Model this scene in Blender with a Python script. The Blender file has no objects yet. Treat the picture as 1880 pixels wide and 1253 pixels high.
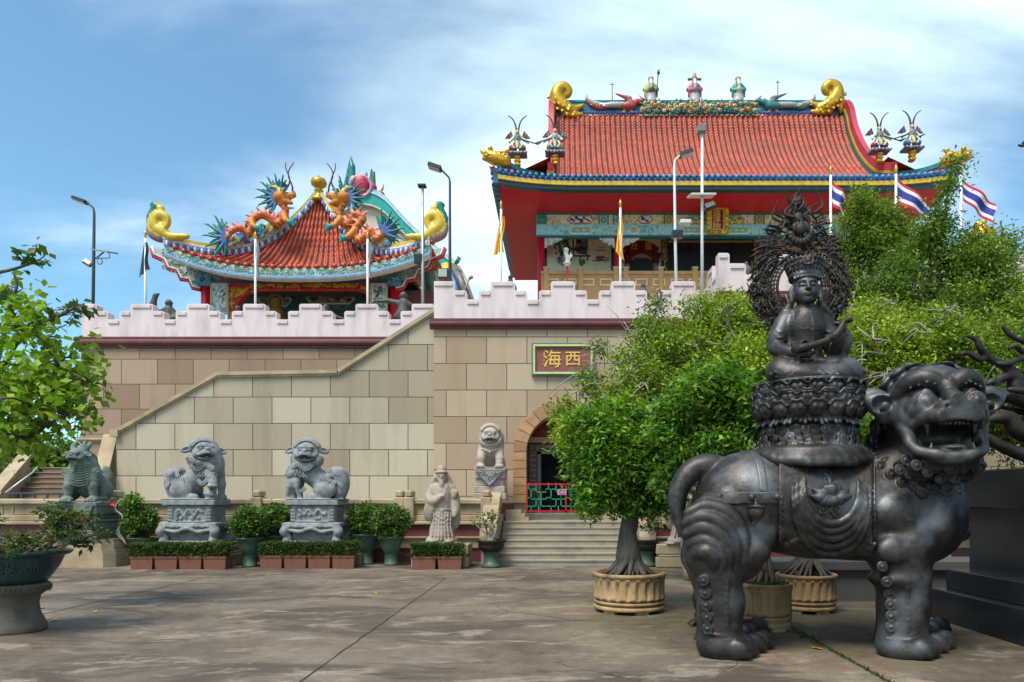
import bpy, math, random
import numpy as np
from mathutils import Vector, Matrix
R = math.radians
random.seed(11); RNG = np.random.default_rng(11)
S = bpy.context.scene
COL = S.collection
# ------------------------------------------------------------------ camera
F, CX, CY = 1250.0, 1020.0, 915.0          # focal length and principal point in photo pixels
cd = bpy.data.cameras.new("camera"); cam = bpy.data.objects.new("camera", cd); COL.objects.link(cam)
cam.location = (0, 0, 1.6); cam.rotation_euler = (R(90), 0, 0)
cd.lens = F / 1880 * 36; cd.sensor_width = 36; cd.sensor_fit = 'HORIZONTAL'
cd.shift_x = -(CX - 940) / 1880; cd.shift_y = (CY - 626.5) / 1880
cd.clip_start = 0.1; cd.clip_end = 3000
S.camera = cam
# ------------------------------------------------------------------ world and sun
SUN = Vector((-.42, -.55, 1.15)).normalized()
SUN_EL = math.asin(SUN.z); SUN_ROT = math.atan2(SUN.x, SUN.y)
wd = bpy.data.worlds.new("World"); S.world = wd; wd.use_nodes = True
nt = wd.node_tree; nt.nodes.clear()
def wn(t, **k):
    n = nt.nodes.new(t)
    for a, b in k.items(): setattr(n, a, b)
    return n
sky = wn('ShaderNodeTexSky', sky_type='NISHITA', sun_disc=False, sun_elevation=SUN_EL, sun_rotation=SUN_ROT,
         air_density=1.0, dust_density=0.4, ozone_density=1.2)
tc = wn('ShaderNodeTexCoord'); sp = wn('ShaderNodeSeparateXYZ')
nt.links.new(tc.outputs['Generated'], sp.inputs[0])
def wmath(op, a, b=None, c=None):
    n = wn('ShaderNodeMath', operation=op)
    for i, v in enumerate((a, b, c)):
        if v is None: continue
        if isinstance(v, (int, float)): n.inputs[i].default_value = v
        else: nt.links.new(v, n.inputs[i])
    return n.outputs[0]
zz = wmath('ADD', wmath('MAXIMUM', sp.outputs[2], 0.0), 0.22)
cv = wn('ShaderNodeCombineXYZ')
nt.links.new(wmath('DIVIDE', sp.outputs[0], zz), cv.inputs[0]); nt.links.new(wmath('DIVIDE', sp.outputs[1], zz), cv.inputs[1])
mp = wn('ShaderNodeMapping'); mp.inputs['Location'].default_value = (3.1, 1.7, 0); mp.inputs['Rotation'].default_value = (0, 0, R(-28)); mp.inputs['Scale'].default_value = (0.55, 1.25, 1)
nt.links.new(cv.outputs[0], mp.inputs[0])
n1 = wn('ShaderNodeTexNoise'); n1.inputs['Scale'].default_value = 1.15; n1.inputs['Detail'].default_value = 7; n1.inputs['Roughness'].default_value = .56; n1.inputs['Distortion'].default_value = .35
nt.links.new(mp.outputs[0], n1.inputs['Vector'])
# thick cloud bank ahead, a little to the right, thinning towards both sides and the zenith
dx = wmath('SUBTRACT', sp.outputs[0], 0.03)
bank = wmath('SUBTRACT', 0.40, wmath('MULTIPLY', wmath('MULTIPLY', dx, dx), 1.8))
low = wmath('MULTIPLY', wmath('SUBTRACT', 0.55, sp.outputs[2]), 0.34)
cov = wmath('ADD', wmath('ADD', wmath('MULTIPLY', wmath('SUBTRACT', n1.outputs['Fac'], .5), 2.5), bank), wmath('ADD', low, .17))
cr = wn('ShaderNodeMapRange', interpolation_type='SMOOTHSTEP'); cr.inputs['From Min'].default_value = .0; cr.inputs['From Max'].default_value = .78; cr.inputs['To Min'].default_value = .07; cr.inputs['To Max'].default_value = .97
nt.links.new(cov, cr.inputs['Value'])
mxc = wn('ShaderNodeMix', data_type='RGBA')
mxc.inputs['B'].default_value = (6.3, 7.75, 8.35, 1)
tin = wn('ShaderNodeMix', data_type='RGBA', blend_type='MULTIPLY'); tin.inputs['Factor'].default_value = 1; tin.inputs['B'].default_value = (.72, 1.12, 1.18, 1)
nt.links.new(sky.outputs[0], tin.inputs['A'])
nt.links.new(cr.outputs[0], mxc.inputs['Factor']); nt.links.new(tin.outputs['Result'], mxc.inputs['A'])
bg = wn('ShaderNodeBackground'); bg.inputs['Strength'].default_value = 0.068
wo = wn('ShaderNodeOutputWorld')
nt.links.new(mxc.outputs['Result'], bg.inputs[0]); nt.links.new(bg.outputs[0], wo.inputs[0])
sl = bpy.data.lights.new("sun", 'SUN'); sl.energy = 2.0; sl.angle = R(24); sl.color = (1, .93, .83)
so = bpy.data.objects.new("sun", sl); COL.objects.link(so)
so.rotation_euler = SUN.to_track_quat('Z', 'Y').to_euler(); so.location = (-20, -20, 60)
S.view_settings.view_transform = 'Standard'; S.view_settings.look = 'None'
S.view_settings.exposure = 1.3; S.view_settings.gamma = 1
S.cycles.max_bounces = 6; S.cycles.transparent_max_bounces = 6
# ------------------------------------------------------------------ helpers
def W(px, py, Y):                     # photo pixel and distance -> metres
    return np.array([(px - CX) * Y / F, Y, 1.6 + (CY - py) * Y / F])
LOC = {}
def wloc(o): return LOC.get(o.name, np.zeros(3)) if o is not None else np.zeros(3)
def tag(o, label=None, cat=None, group=None, kind=None):
    if label: o['label'] = label
    if cat: o['category'] = cat
    if group: o['group'] = group
    if kind: o['kind'] = kind
    return o
def thing(name, loc, label, cat, group=None):
    o = bpy.data.objects.new(name, None); COL.objects.link(o); o.empty_display_size = .2
    o.location = tuple(map(float, loc)); LOC[o.name] = np.array(loc, float)
    return tag(o, label, cat, group)
def setmesh(me, V, Fq, cols=None, smooth=True):
    V = np.asarray(V, np.float32); n = len(V)
    me.vertices.add(n); me.vertices.foreach_set('co', V.ravel())
    if isinstance(Fq, np.ndarray):
        k = Fq.shape[1]; m = len(Fq); flat = Fq.ravel().astype(np.int32); tot = np.full(m, k, np.int32); st = np.arange(m, dtype=np.int32) * k
    else:
        tot = np.array([len(f) for f in Fq], np.int32); m = len(tot)
        flat = np.concatenate([np.asarray(f, np.int32) for f in Fq]); st = np.concatenate([[0], np.cumsum(tot)[:-1]]).astype(np.int32)
    me.loops.add(len(flat)); me.loops.foreach_set('vertex_index', flat)
    me.polygons.add(m); me.polygons.foreach_set('loop_start', st); me.polygons.foreach_set('loop_total', tot)
    me.polygons.foreach_set('use_smooth', np.full(m, smooth, bool) if not isinstance(smooth, np.ndarray) else smooth)
    me.update(calc_edges=True)
    if cols is not None:
        a = me.color_attributes.new('Col', 'FLOAT_COLOR', 'POINT')
        c = np.ones((n, 4), np.float32); c[:, :3] = cols; a.data.foreach_set('color', c.ravel())
    me.validate()
def obj(name, V, Fq, mat, parent=None, origin=None, cols=None, smooth=True):
    base = wloc(parent) if parent is not None else (np.array(origin, float) if origin is not None else np.zeros(3))
    me = bpy.data.meshes.new(name); setmesh(me, np.asarray(V, float) - base, Fq, cols, smooth)
    me.materials.append(mat)
    o = bpy.data.objects.new(name, me); COL.objects.link(o)
    if parent is not None: o.parent = parent; LOC[o.name] = base
    else: o.location = tuple(map(float, base)); LOC[o.name] = base
    return o
def rotz(a): c, s = math.cos(a), math.sin(a); return np.array([[c, -s, 0], [s, c, 0], [0, 0, 1.]])
def rotx(a): c, s = math.cos(a), math.sin(a); return np.array([[1., 0, 0], [0, c, -s], [0, s, c]])
def roty(a): c, s = math.cos(a), math.sin(a); return np.array([[c, 0, s], [0, 1., 0], [-s, 0, c]])
class MB:
    """collects shapes into one mesh"""
    def __init__(s): s.V = []; s.Fs = []; s.n = 0; s.C = []; s.S = []; s.col = (.5, .5, .5)
    def add(s, V, Fs, col=None, smooth=False):
        V = np.asarray(V, float); s.V.append(V); off = s.n
        s.Fs += [tuple(int(i) + off for i in f) for f in Fs]; s.n += len(V)
        col = s.col if col is None else col
        s.C.append(np.broadcast_to(np.asarray(col, float), (len(V), 3))); s.S += [smooth] * len(Fs); return s
    def box(s, x0, x1, y0, y1, z0, z1, col=None, M=None, c=None, bev=0):
        if bev:
            b = bev; xs = (x0, x1); V = []
            # chamfered box through 24 points
            P = []
            for ix in (0, 1):
                for iy in (0, 1):
                    for iz in (0, 1):
                        X, Y, Z = (x0, x1)[ix], (y0, y1)[iy], (z0, z1)[iz]; a, bb, cc = (b if ix == 0 else -b), (b if iy == 0 else -b), (b if iz == 0 else -b)
                        P += [(X, Y + bb, Z + cc), (X + a, Y, Z + cc), (X + a, Y + bb, Z)]
            def k(ix, iy, iz, t): return (ix * 4 + iy * 2 + iz) * 3 + t
            Fs = [(k(0,0,0,0),k(0,0,1,0),k(0,1,1,0),k(0,1,0,0)), (k(1,0,0,0),k(1,1,0,0),k(1,1,1,0),k(1,0,1,0)),
                  (k(0,0,0,1),k(1,0,0,1),k(1,0,1,1),k(0,0,1,1)), (k(0,1,0,1),k(0,1,1,1),k(1,1,1,1),k(1,1,0,1)),
                  (k(0,0,0,2),k(0,1,0,2),k(1,1,0,2),k(1,0,0,2)), (k(0,0,1,2),k(1,0,1,2),k(1,1,1,2),k(0,1,1,2))]
            for iz in (0, 1):
                for iy in (0, 1): f = (k(0,iy,iz,1),k(1,iy,iz,1),k(1,iy,iz,2),k(0,iy,iz,2)); Fs.append(f if (iy ^ iz) else f[::-1])
                for ix in (0, 1): f = (k(ix,0,iz,0),k(ix,0,iz,2),k(ix,1,iz,2),k(ix,1,iz,0)); Fs.append(f if (ix ^ iz) else f[::-1])
            for ix in (0, 1):
                for iy in (0, 1):
                    f = (k(ix,iy,0,0),k(ix,iy,0,1),k(ix,iy,1,1),k(ix,iy,1,0)); Fs.append(f if not (ix ^ iy) else f[::-1])
            for ix in (0, 1):
                for iy in (0, 1):
                    for iz in (0, 1): f = (k(ix,iy,iz,0),k(ix,iy,iz,1),k(ix,iy,iz,2)); Fs.append(f if (ix ^ iy ^ iz) else f[::-1])
            V = np.array(P)
        else:
            V = np.array([(x, y, z) for x in (x0, x1) for y in (y0, y1) for z in (z0, z1)], float)
            Fs = [(0,1,3,2),(4,6,7,5),(0,4,5,1),(2,3,7,6),(0,2,6,4),(1,5,7,3)]
        if M is not None: V = (V - (c if c is not None else 0)) @ np.asarray(M).T + (c if c is not None else 0)
        return s.add(V, Fs, col)
    def prism(s, poly, a, b, axis='y', col=None, smooth=False):
        """poly in the two other axes (x,z for axis y; y,z for axis x; x,y for axis z), extruded a..b"""
        n = len(poly); P = np.asarray(poly, float)
        def pt(p, t):
            return {'y': (p[0], t, p[1]), 'x': (t, p[0], p[1]), 'z': (p[0], p[1], t)}[axis]
        V = [pt(p, a) for p in P] + [pt(p, b) for p in P]
        Fs = [tuple(range(n)), tuple(range(2*n-1, n-1, -1))] + [(i, i+n, (i+1) % n + n, (i+1) % n) for i in range(n)]
        return s.add(V, Fs, col, smooth)
    def tube(s, pts, r, n=8, col=None, cap=True, flat=None):
        P = np.asarray(pts, float); m = len(P); r = np.broadcast_to(np.asarray(r, float), (m,))
        T = np.gradient(P, axis=0); T /= np.linalg.norm(T, axis=1)[:, None] + 1e-9
        up = np.array([0, 0, 1.]) if abs(T[0][2]) < .9 else np.array([1., 0, 0])
        V = []; u = np.cross(T[0], up); u /= np.linalg.norm(u)
        for i in range(m):
            u = u - T[i] * np.dot(u, T[i]); u /= np.linalg.norm(u) + 1e-9; v = np.cross(T[i], u)
            for k in range(n):
                a = 2 * math.pi * k / n; V.append(P[i] + r[i] * (math.cos(a) * u + math.sin(a) * v * (1 if flat is None else flat)))
        Fs = [(i*n+k, i*n+(k+1) % n, (i+1)*n+(k+1) % n, (i+1)*n+k) for i in range(m-1) for k in range(n)]
        if cap: Fs += [tuple(range(n))[::-1], tuple(range((m-1)*n, m*n))]
        return s.add(V, Fs, col, True)
    def lathe(s, prof, c=(0, 0, 0), n=24, col=None, mod=None, sx=1, sy=1, M=None, smooth=True, a0=0):
        V = []; m = len(prof)
        for (r, z) in prof:
            for k in range(n):
                a = a0 + 2 * math.pi * k / n; rr = r * (mod(a, z) if mod else 1); V.append((rr * math.cos(a) * sx, rr * math.sin(a) * sy, z))
        V = np.array(V)
        if M is not None: V = V @ np.asarray(M).T
        V = V + np.array(c)
        Fs = [(i*n+k, i*n+(k+1) % n, (i+1)*n+(k+1) % n, (i+1)*n+k) for i in range(m-1) for k in range(n)]
        Fs += [tuple(range(n))[::-1], tuple(range((m-1)*n, m*n))]
        return s.add(V, Fs, col, smooth)
    def ball(s, c, r, n=10, col=None, M=None):
        r = np.broadcast_to(np.asarray(r, float), (3,)); V = []; h = max(4, n // 2)
        for i in range(1, h):
            t = math.pi * i / h
            for k in range(n):
                a = 2 * math.pi * k / n; V.append((math.sin(t) * math.cos(a), math.sin(t) * math.sin(a), -math.cos(t)))
        V += [(0, 0, -1), (0, 0, 1)]; V = np.array(V) * r
        if M is not None: V = V @ np.asarray(M).T
        V = V + np.array(c); b = (h-1) * n
        Fs = [(i*n+k, i*n+(k+1) % n, (i+1)*n+(k+1) % n, (i+1)*n+k) for i in range(h-2) for k in range(n)]
        Fs += [((k+1) % n, k, b) for k in range(n)] + [((h-2)*n+k, (h-2)*n+(k+1) % n, b+1) for k in range(n)]
        return s.add(V, Fs, col, True)
    def grid(s, P, col=None, smooth=True, keep=None, flip=False):
        P = np.asarray(P, float); a, b = P.shape[:2]
        I = np.arange(a*b).reshape(a, b); q = np.stack([I[:-1, :-1], I[1:, :-1], I[1:, 1:], I[:-1, 1:]], -1)
        if flip: q = q[..., ::-1]
        q = q.reshape(-1, 4) if keep is None else q[keep]
        c = None if col is None else (np.asarray(col).reshape(-1, 3) if np.ndim(col) == 3 else col)
        return s.add(P.reshape(-1, 3), q, c, smooth)
    def build(s, name, mat, parent=None, origin=None, M=None):
        V = np.concatenate(s.V); C = np.concatenate(s.C)
        return obj(name, V, s.Fs, mat, parent, origin, C, np.array(s.S))
def spline(pts, n=24):
    P = np.asarray(pts, float); m = len(P)
    if m < 3: return np.array([P[0] + (P[-1] - P[0]) * t for t in np.linspace(0, 1, n)])
    E = np.vstack([2*P[0]-P[1], P, 2*P[-1]-P[-2]]); out = []
    for t in np.linspace(0, m-1-1e-6, n):
        i = int(t); f = t - i; a, b, c, d = E[i], E[i+1], E[i+2], E[i+3]
        out.append(.5*((2*b)+(-a+c)*f+(2*a-5*b+4*c-d)*f*f+(-a+3*b-3*c+d)*f**3))
    return np.array(out)
def text(s, size, mat, parent, at, name='lettering', ext=.01, vertical=False, tilt=0, sx=1):
    cu = bpy.data.curves.new('t', 'FONT'); cu.body = '\n'.join(s) if vertical else s; cu.size = size; cu.extrude = ext
    cu.align_x = 'CENTER'; cu.align_y = 'CENTER'; cu.space_line = .95; cu.resolution_u = 4
    o = bpy.data.objects.new('t', cu); COL.objects.link(o)
    dg = bpy.context.evaluated_depsgraph_get(); me = bpy.data.meshes.new_from_object(o.evaluated_get(dg))
    bpy.data.objects.remove(o); me.name = name
    Mx = Matrix.Translation(Vector(at) - Vector(wloc(parent))) @ Matrix.Rotation(R(90) + tilt, 4, 'X') @ Matrix.Diagonal((sx, 1, 1, 1))
    me.transform(Mx); me.materials.clear(); me.materials.append(mat)
    p = bpy.data.objects.new(name, me); COL.objects.link(p); p.parent = parent; LOC[p.name] = wloc(parent); return p
def copy_thing(o, delta, label=None, group=None, mirror=False):
    c = o.copy(); COL.objects.link(c); c.location = tuple(np.array(o.location) + np.array(delta)); LOC[c.name] = wloc(o) + np.array(delta)
    if mirror: c.scale.x = -c.scale.x
    if label: c['label'] = label
    if group: c['group'] = group
    def rec(a, b):
        for ch in list(a.children):
            d = ch.copy(); COL.objects.link(d); d.parent = b; rec(ch, d)
    rec(o, c); return c
# ------------------------------------------------------------------ materials
def mat(name, base=(.5, .5, .5), rough=.7, metal=0., attr=False, var=.25, vs=3., bump=.2, bs=40., dirt=None, ds=1.2, spec=.4, stretch=(1, 1, 1), trans=0.):
    m = bpy.data.materials.new(name); m.use_nodes = True; t = m.node_tree; N = t.nodes; L = t.links
    b = N['Principled BSDF']; b.inputs['Roughness'].default_value = rough; b.inputs['Metallic'].default_value = metal
    b.inputs['Specular IOR Level'].default_value = spec
    c = N.new('ShaderNodeTexCoord'); mpn = N.new('ShaderNodeMapping'); mpn.inputs['Scale'].default_value = stretch
    L.new(c.outputs['Object'], mpn.inputs[0])
    if attr:
        a = N.new('ShaderNodeAttribute'); a.attribute_name = 'Col'; src = a.outputs['Color']
    else:
        a = N.new('ShaderNodeRGB'); a.outputs[0].default_value = (*base, 1); src = a.outputs[0]
    def noise(sc, det=5):
        n = N.new('ShaderNodeTexNoise'); n.inputs['Scale'].default_value = sc; n.inputs['Detail'].default_value = det; n.inputs['Roughness'].default_value = .6
        L.new(mpn.outputs[0], n.inputs['Vector']); return n.outputs['Fac']
    if var:
        mr = N.new('ShaderNodeMapRange'); mr.inputs['From Min'].default_value = .3; mr.inputs['From Max'].default_value = .7
        mr.inputs['To Min'].default_value = 1 - var; mr.inputs['To Max'].default_value = 1 + var * .6
        L.new(noise(vs), mr.inputs['Value'])
        mu = N.new('ShaderNodeMix'); mu.data_type = 'RGBA'; mu.blend_type = 'MULTIPLY'; mu.inputs['Factor'].default_value = 1
        L.new(src, mu.inputs['A']); L.new(mr.outputs[0], mu.inputs['B']); src = mu.outputs['Result']
    if dirt is not None:
        mr = N.new('ShaderNodeMapRange'); mr.inputs['From Min'].default_value = .48; mr.inputs['From Max'].default_value = .72; mr.inputs['To Max'].default_value = .85
        L.new(noise(ds, 8), mr.inputs['Value'])
        mu = N.new('ShaderNodeMix'); mu.data_type = 'RGBA'; L.new(mr.outputs[0], mu.inputs['Factor'])
        L.new(src, mu.inputs['A']); mu.inputs['B'].default_value = (*dirt, 1); src = mu.outputs['Result']
    L.new(src, b.inputs['Base Color'])
    if bump:
        bp = N.new('ShaderNodeBump'); bp.inputs['Strength'].default_value = bump; bp.inputs['Distance'].default_value = .02
        L.new(noise(bs, 4), bp.inputs['Height']); L.new(bp.outputs[0], b.inputs['Normal'])
    if trans:
        tr = N.new('ShaderNodeBsdfTranslucent'); L.new(src, tr.inputs[0])
        br = N.new('ShaderNodeMixRGB'); br.blend_type = 'MULTIPLY'; br.inputs[0].default_value = 1; br.inputs[2].default_value = (1.5, 1.6, .5, 1)
        L.new(src, br.inputs[1]); L.new(br.outputs[0], tr.inputs[0])
        ms = N.new('ShaderNodeMixShader'); ms.inputs[0].default_value = trans
        L.new(b.outputs[0], ms.inputs[1]); L.new(tr.outputs[0], ms.inputs[2]); L.new(ms.outputs[0], N['Material Output'].inputs[0])
    return m
def brick(name, c1, c2, mortar, bw=1.12, bh=.757, ox=0., oz=0., msz=.012, stain=(.14, .11, .08), sm=.5):
    m = bpy.data.materials.new(name); m.use_nodes = True; t = m.node_tree; N = t.nodes; L = t.links; b = N['Principled BSDF']
    b.inputs['Roughness'].default_value = .8
    c = N.new('ShaderNodeNewGeometry'); s = N.new('ShaderNodeSeparateXYZ'); L.new(c.outputs['Position'], s.inputs[0])
    ad = N.new('ShaderNodeMath'); ad.operation = 'ADD'; L.new(s.outputs[0], ad.inputs[0]); ad.inputs[1].default_value = ox
    az = N.new('ShaderNodeMath'); az.operation = 'ADD'; L.new(s.outputs[2], az.inputs[0]); az.inputs[1].default_value = oz
    k = N.new('ShaderNodeCombineXYZ'); L.new(ad.outputs[0], k.inputs[0]); L.new(az.outputs[0], k.inputs[1])
    br = N.new('ShaderNodeTexBrick'); L.new(k.outputs[0], br.inputs['Vector'])
    br.inputs['Color1'].default_value = (*c1, 1); br.inputs['Color2'].default_value = (*c2, 1); br.inputs['Mortar'].default_value = (*mortar, 1)
    br.inputs['Scale'].default_value = 1; br.inputs['Brick Width'].default_value = bw; br.inputs['Row Height'].default_value = bh
    br.inputs['Mortar Size'].default_value = msz; br.inputs['Mortar Smooth'].default_value = .2; br.inputs['Bias'].default_value = 0
    def noise(sc, det=6, vec=None):
        n = N.new('ShaderNodeTexNoise'); n.inputs['Scale'].default_value = sc; n.inputs['Detail'].default_value = det; n.inputs['Roughness'].default_value = .65
        L.new(vec or c.outputs['Position'], n.inputs['Vector']); return n.outputs['Fac']
    def rng(v, a, bb, lo, hi):
        r = N.new('ShaderNodeMapRange'); r.inputs['From Min'].default_value = a; r.inputs['From Max'].default_value = bb; r.inputs['To Min'].default_value = lo; r.inputs['To Max'].default_value = hi
        L.new(v, r.inputs['Value']); return r.outputs[0]
    mu = N.new('ShaderNodeMix'); mu.data_type = 'RGBA'; mu.blend_type = 'MULTIPLY'; mu.inputs['Factor'].default_value = 1
    L.new(br.outputs['Color'], mu.inputs['A']); L.new(rng(noise(55, 3), .3, .7, .78, 1.18), mu.inputs['B'])
    # rain streaks: noise stretched downwards
    mp2 = N.new('ShaderNodeMapping'); mp2.inputs['Scale'].default_value = (1.6, 1.6, .22); L.new(c.outputs['Position'], mp2.inputs[0])
    mx = N.new('ShaderNodeMix'); mx.data_type = 'RGBA'; L.new(rng(noise(1.0, 7, mp2.outputs[0]), .5, .8, 0, sm), mx.inputs['Factor'])
    L.new(mu.outputs['Result'], mx.inputs['A']); mx.inputs['B'].default_value = (*stain, 1)
    L.new(mx.outputs['Result'], b.inputs['Base Color'])
    bp = N.new('ShaderNodeBump'); bp.inputs['Strength'].default_value = .5; bp.inputs['Distance'].default_value = .02
    h = N.new('ShaderNodeMath'); h.operation = 'MULTIPLY_ADD'; L.new(br.outputs['Fac'], h.inputs[0]); h.inputs[1].default_value = -1.; L.new(rng(noise(70, 3), 0, 1, 0, .35), h.inputs[2])
    L.new(h.outputs[0], bp.inputs['Height']); L.new(bp.outputs[0], b.inputs['Normal'])
    return m
M = {}
M['paint'] = mat('painted_relief', attr=True, rough=.55, var=.22, vs=9, bump=.15, bs=60)
M['gloss'] = mat('glazed_ceramic', attr=True, rough=.35, var=.25, vs=5, bump=.25, bs=30)
M['tile'] = mat('glazed_roof_tile', attr=True, rough=.42, var=.38, vs=5, bump=.2, bs=18, dirt=(.22, .05, .025), ds=1.4)
M['pink'] = mat('pale_pink_plaster', (.70, .575, .57), .85, var=.1, vs=2, bump=.12, bs=25, dirt=(.46, .37, .36), ds=1.5, stretch=(1.3, 1.3, .35))
M['maroon'] = mat('maroon_painted_plaster', (.13, .035, .035), .6, var=.25, vs=3, bump=.1, bs=30, dirt=(.09, .04, .04), ds=2.)
M['beige'] = mat('beige_dressed_stone', (.40, .315, .20), .85, var=.22, vs=2.2, bump=.3, bs=60, dirt=(.22, .165, .10), ds=1.3)
M['tan'] = mat('tan_painted_plaster', attr=True, rough=.7, var=.15, vs=3, bump=.1)
M['granite_step'] = mat('speckled_granite', (.34, .295, .225), .6, var=.35, vs=60, bump=.1, bs=80, dirt=(.2, .18, .15), ds=2.5)
M['greystone'] = mat('pale_grey_carved_stone', (.265, .285, .29), .85, var=.32, vs=7, bump=.9, bs=38, dirt=(.13, .135, .13), ds=5)
M['greenstone'] = mat('green_carved_stone', (.15, .195, .165), .8, var=.3, vs=7, bump=.5, bs=70, dirt=(.08, .1, .085), ds=5)
M['pinkstone'] = mat('pinkish_carved_stone', (.44, .36, .31), .85, var=.22, vs=8, bump=.5, bs=70, dirt=(.24, .18, .14), ds=4)
M['brownstone'] = mat('weathered_brownish_stone', (.38, .315, .26), .85, var=.25, vs=6, bump=.5, bs=70, dirt=(.26, .16, .08), ds=2.2)
M['pot_stone'] = mat('weathered_cream_stone', (.43, .28, .135), .85, var=.4, vs=5, bump=.5, bs=50, dirt=(.04, .033, .025), ds=2.6, stretch=(1.6, 1.6, .5))
M['stand_stone'] = mat('grimy_stone', (.15, .125, .09), .9, var=.35, vs=5, bump=.5, bs=50, dirt=(.03, .027, .022), ds=2.6, stretch=(1.4, 1.4, .5))
M['terracotta'] = mat('terracotta', (.20, .07, .045), .8, var=.35, vs=4, bump=.3, bs=40, dirt=(.10, .05, .04), ds=4)
M['greenglaze'] = mat('green_glaze', (.05, .11, .075), .4, var=.3, vs=4, bump=.15, bs=30, dirt=(.12, .13, .1), ds=3)
M['tealglaze'] = mat('dark_teal_glaze', (.012, .05, .055), .3, var=.4, vs=5, bump=.2, bs=30, dirt=(.03, .04, .04), ds=4)
M['darkgranite'] = mat('polished_dark_granite', (.018, .023, .029), .2, var=.5, vs=90, bump=.0, dirt=(.028, .032, .037), ds=1.5)
M['greygranite'] = mat('rough_grey_granite', (.085, .085, .08), .7, var=.45, vs=80, bump=.3, bs=80)
M['soil'] = mat('dark_soil', (.05, .035, .022), .95, var=.4, vs=20, bump=1., bs=40)
M['moss'] = mat('moss', (.045, .075, .012), .95, var=.6, vs=18, bump=1., bs=60, dirt=(.06, .05, .03), ds=6)
M['bark'] = mat('grey_brown_bark', (.10, .085, .068), .9, var=.5, vs=9, bump=.8, bs=18, dirt=(.035, .03, .022), ds=5, stretch=(1, 1, .3))
M['palebark'] = mat('pale_grey_bark', (.34, .31, .25), .9, var=.35, vs=9, bump=.5, bs=30, dirt=(.14, .12, .09), ds=4)
M['leaf'] = mat('leaves', attr=True, rough=.5, var=0, bump=0, trans=.32, spec=.3)
M['metalgrey'] = mat('galvanised_steel', (.45, .47, .49), .45, .6, var=.15, bump=.05)
M['metaldark'] = mat('dark_painted_steel', (.07, .08, .09), .45, .3, var=.2, bump=.05)
M['black'] = mat('black_housing', (.012, .014, .016), .5, var=.2, bump=.05)
M['panel'] = mat('solar_panel', attr=True, rough=.25, var=.1, bump=0)
M['white'] = mat('white_paint', (.72, .72, .70), .5, var=.1, bump=.05)
M['red'] = mat('red_paint', (.48, .006, .022), .45, var=.15, vs=2, bump=.05)
M['gold'] = mat('gold_paint', (.58, .33, .035), .32, .55, var=.35, vs=8, bump=.3, bs=25)
M['glass'] = mat('dark_tinted_glass', (.035, .05, .055), .06, var=.2, bump=0, spec=.9)
M['dark'] = mat('dark_interior', (.006, .006, .007), .9, var=.3, bump=0, spec=0.05)
M['cloth'] = mat('flag_cloth', attr=True, rough=.8, var=.08, vs=3, bump=.05, trans=.0)
# bronze: brown-black patina, rubbed grey-blue where polished
def bronze(name, lo, hi, rl=.5, rh=.3, sc=2.1):
    m = mat(name, lo, .45, .72, var=.35, vs=14, bump=.18, bs=45, dirt=hi, ds=sc, spec=.5)
    N = m.node_tree.nodes; L = m.node_tree.links; b = N['Principled BSDF']
    n = N.new('ShaderNodeTexNoise'); n.inputs['Scale'].default_value = 3.5; n.inputs['Detail'].default_value = 6
    c = N.new('ShaderNodeTexCoord'); L.new(c.outputs['Object'], n.inputs['Vector'])
    r = N.new('ShaderNodeMapRange'); r.inputs['From Min'].default_value = .3; r.inputs['From Max'].default_value = .7; r.inputs['To Min'].default_value = rh; r.inputs['To Max'].default_value = rl
    L.new(n.outputs['Fac'], r.inputs['Value']); L.new(r.outputs[0], b.inputs['Roughness']); return m
M['bronze'] = bronze('patinated_bronze', (.055, .050, .046), (.20, .21, .225), .62, .42)
M['bronze_dark'] = bronze('dark_brown_bronze', (.045, .037, .03), (.08, .075, .07), .65, .5)
# ------------------------------------------------------------------ sculpting: distance fields on a voxel grid, meshed by surface nets
def surface_nets(d):
    s = d < 0; nx, ny, nz = d.shape
    c = np.zeros((nx-1, ny-1, nz-1), np.uint8); CO = [(i, j, k) for i in (0, 1) for j in (0, 1) for k in (0, 1)]
    for (i, j, k) in CO: c += s[i:nx-1+i, j:ny-1+j, k:nz-1+k]
    act = (c > 0) & (c < 8); ijk = np.argwhere(act); idx = np.full(act.shape, -1, np.int32); idx[act] = np.arange(len(ijk))
    pos = np.zeros((len(ijk), 3)); cnt = np.zeros(len(ijk)); I, J, K = ijk.T
    for a in CO:
        for ax in range(3):
            if a[ax]: continue
            b = list(a); b[ax] = 1
            da = d[I+a[0], J+a[1], K+a[2]]; db = d[I+b[0], J+b[1], K+b[2]]; m = (da < 0) != (db < 0)
            t = np.where(m, da / np.where(m, da - db, 1), 0); p = np.tile(np.array(a, float), (len(ijk), 1)); p[:, ax] += t
            pos += p * m[:, None]; cnt += m
    V = ijk + pos / cnt[:, None]; Q = []
    for ax in range(3):
        u, v = (ax+1) % 3, (ax+2) % 3
        sl0 = [slice(None)]*3; sl1 = [slice(None)]*3; sl0[ax] = slice(0, -1); sl1[ax] = slice(1, None)
        for q in (u, v): sl0[q] = slice(1, -1); sl1[q] = slice(1, -1)
        a, b = s[tuple(sl0)], s[tuple(sl1)]
        for sign in (0, 1):
            e = np.argwhere((a & ~b) if sign == 0 else (~a & b))
            if not len(e): continue
            e = e.copy(); e[:, u] += 1; e[:, v] += 1
            def cell(du, dv):
                f = e.copy(); f[:, u] -= du; f[:, v] -= dv; return idx[f[:, 0], f[:, 1], f[:, 2]]
            q = np.stack([cell(1, 1), cell(0, 1), cell(0, 0), cell(1, 0)], 1)
            Q.append(q if sign == 0 else q[:, ::-1])
    return V, np.concatenate(Q)
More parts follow.
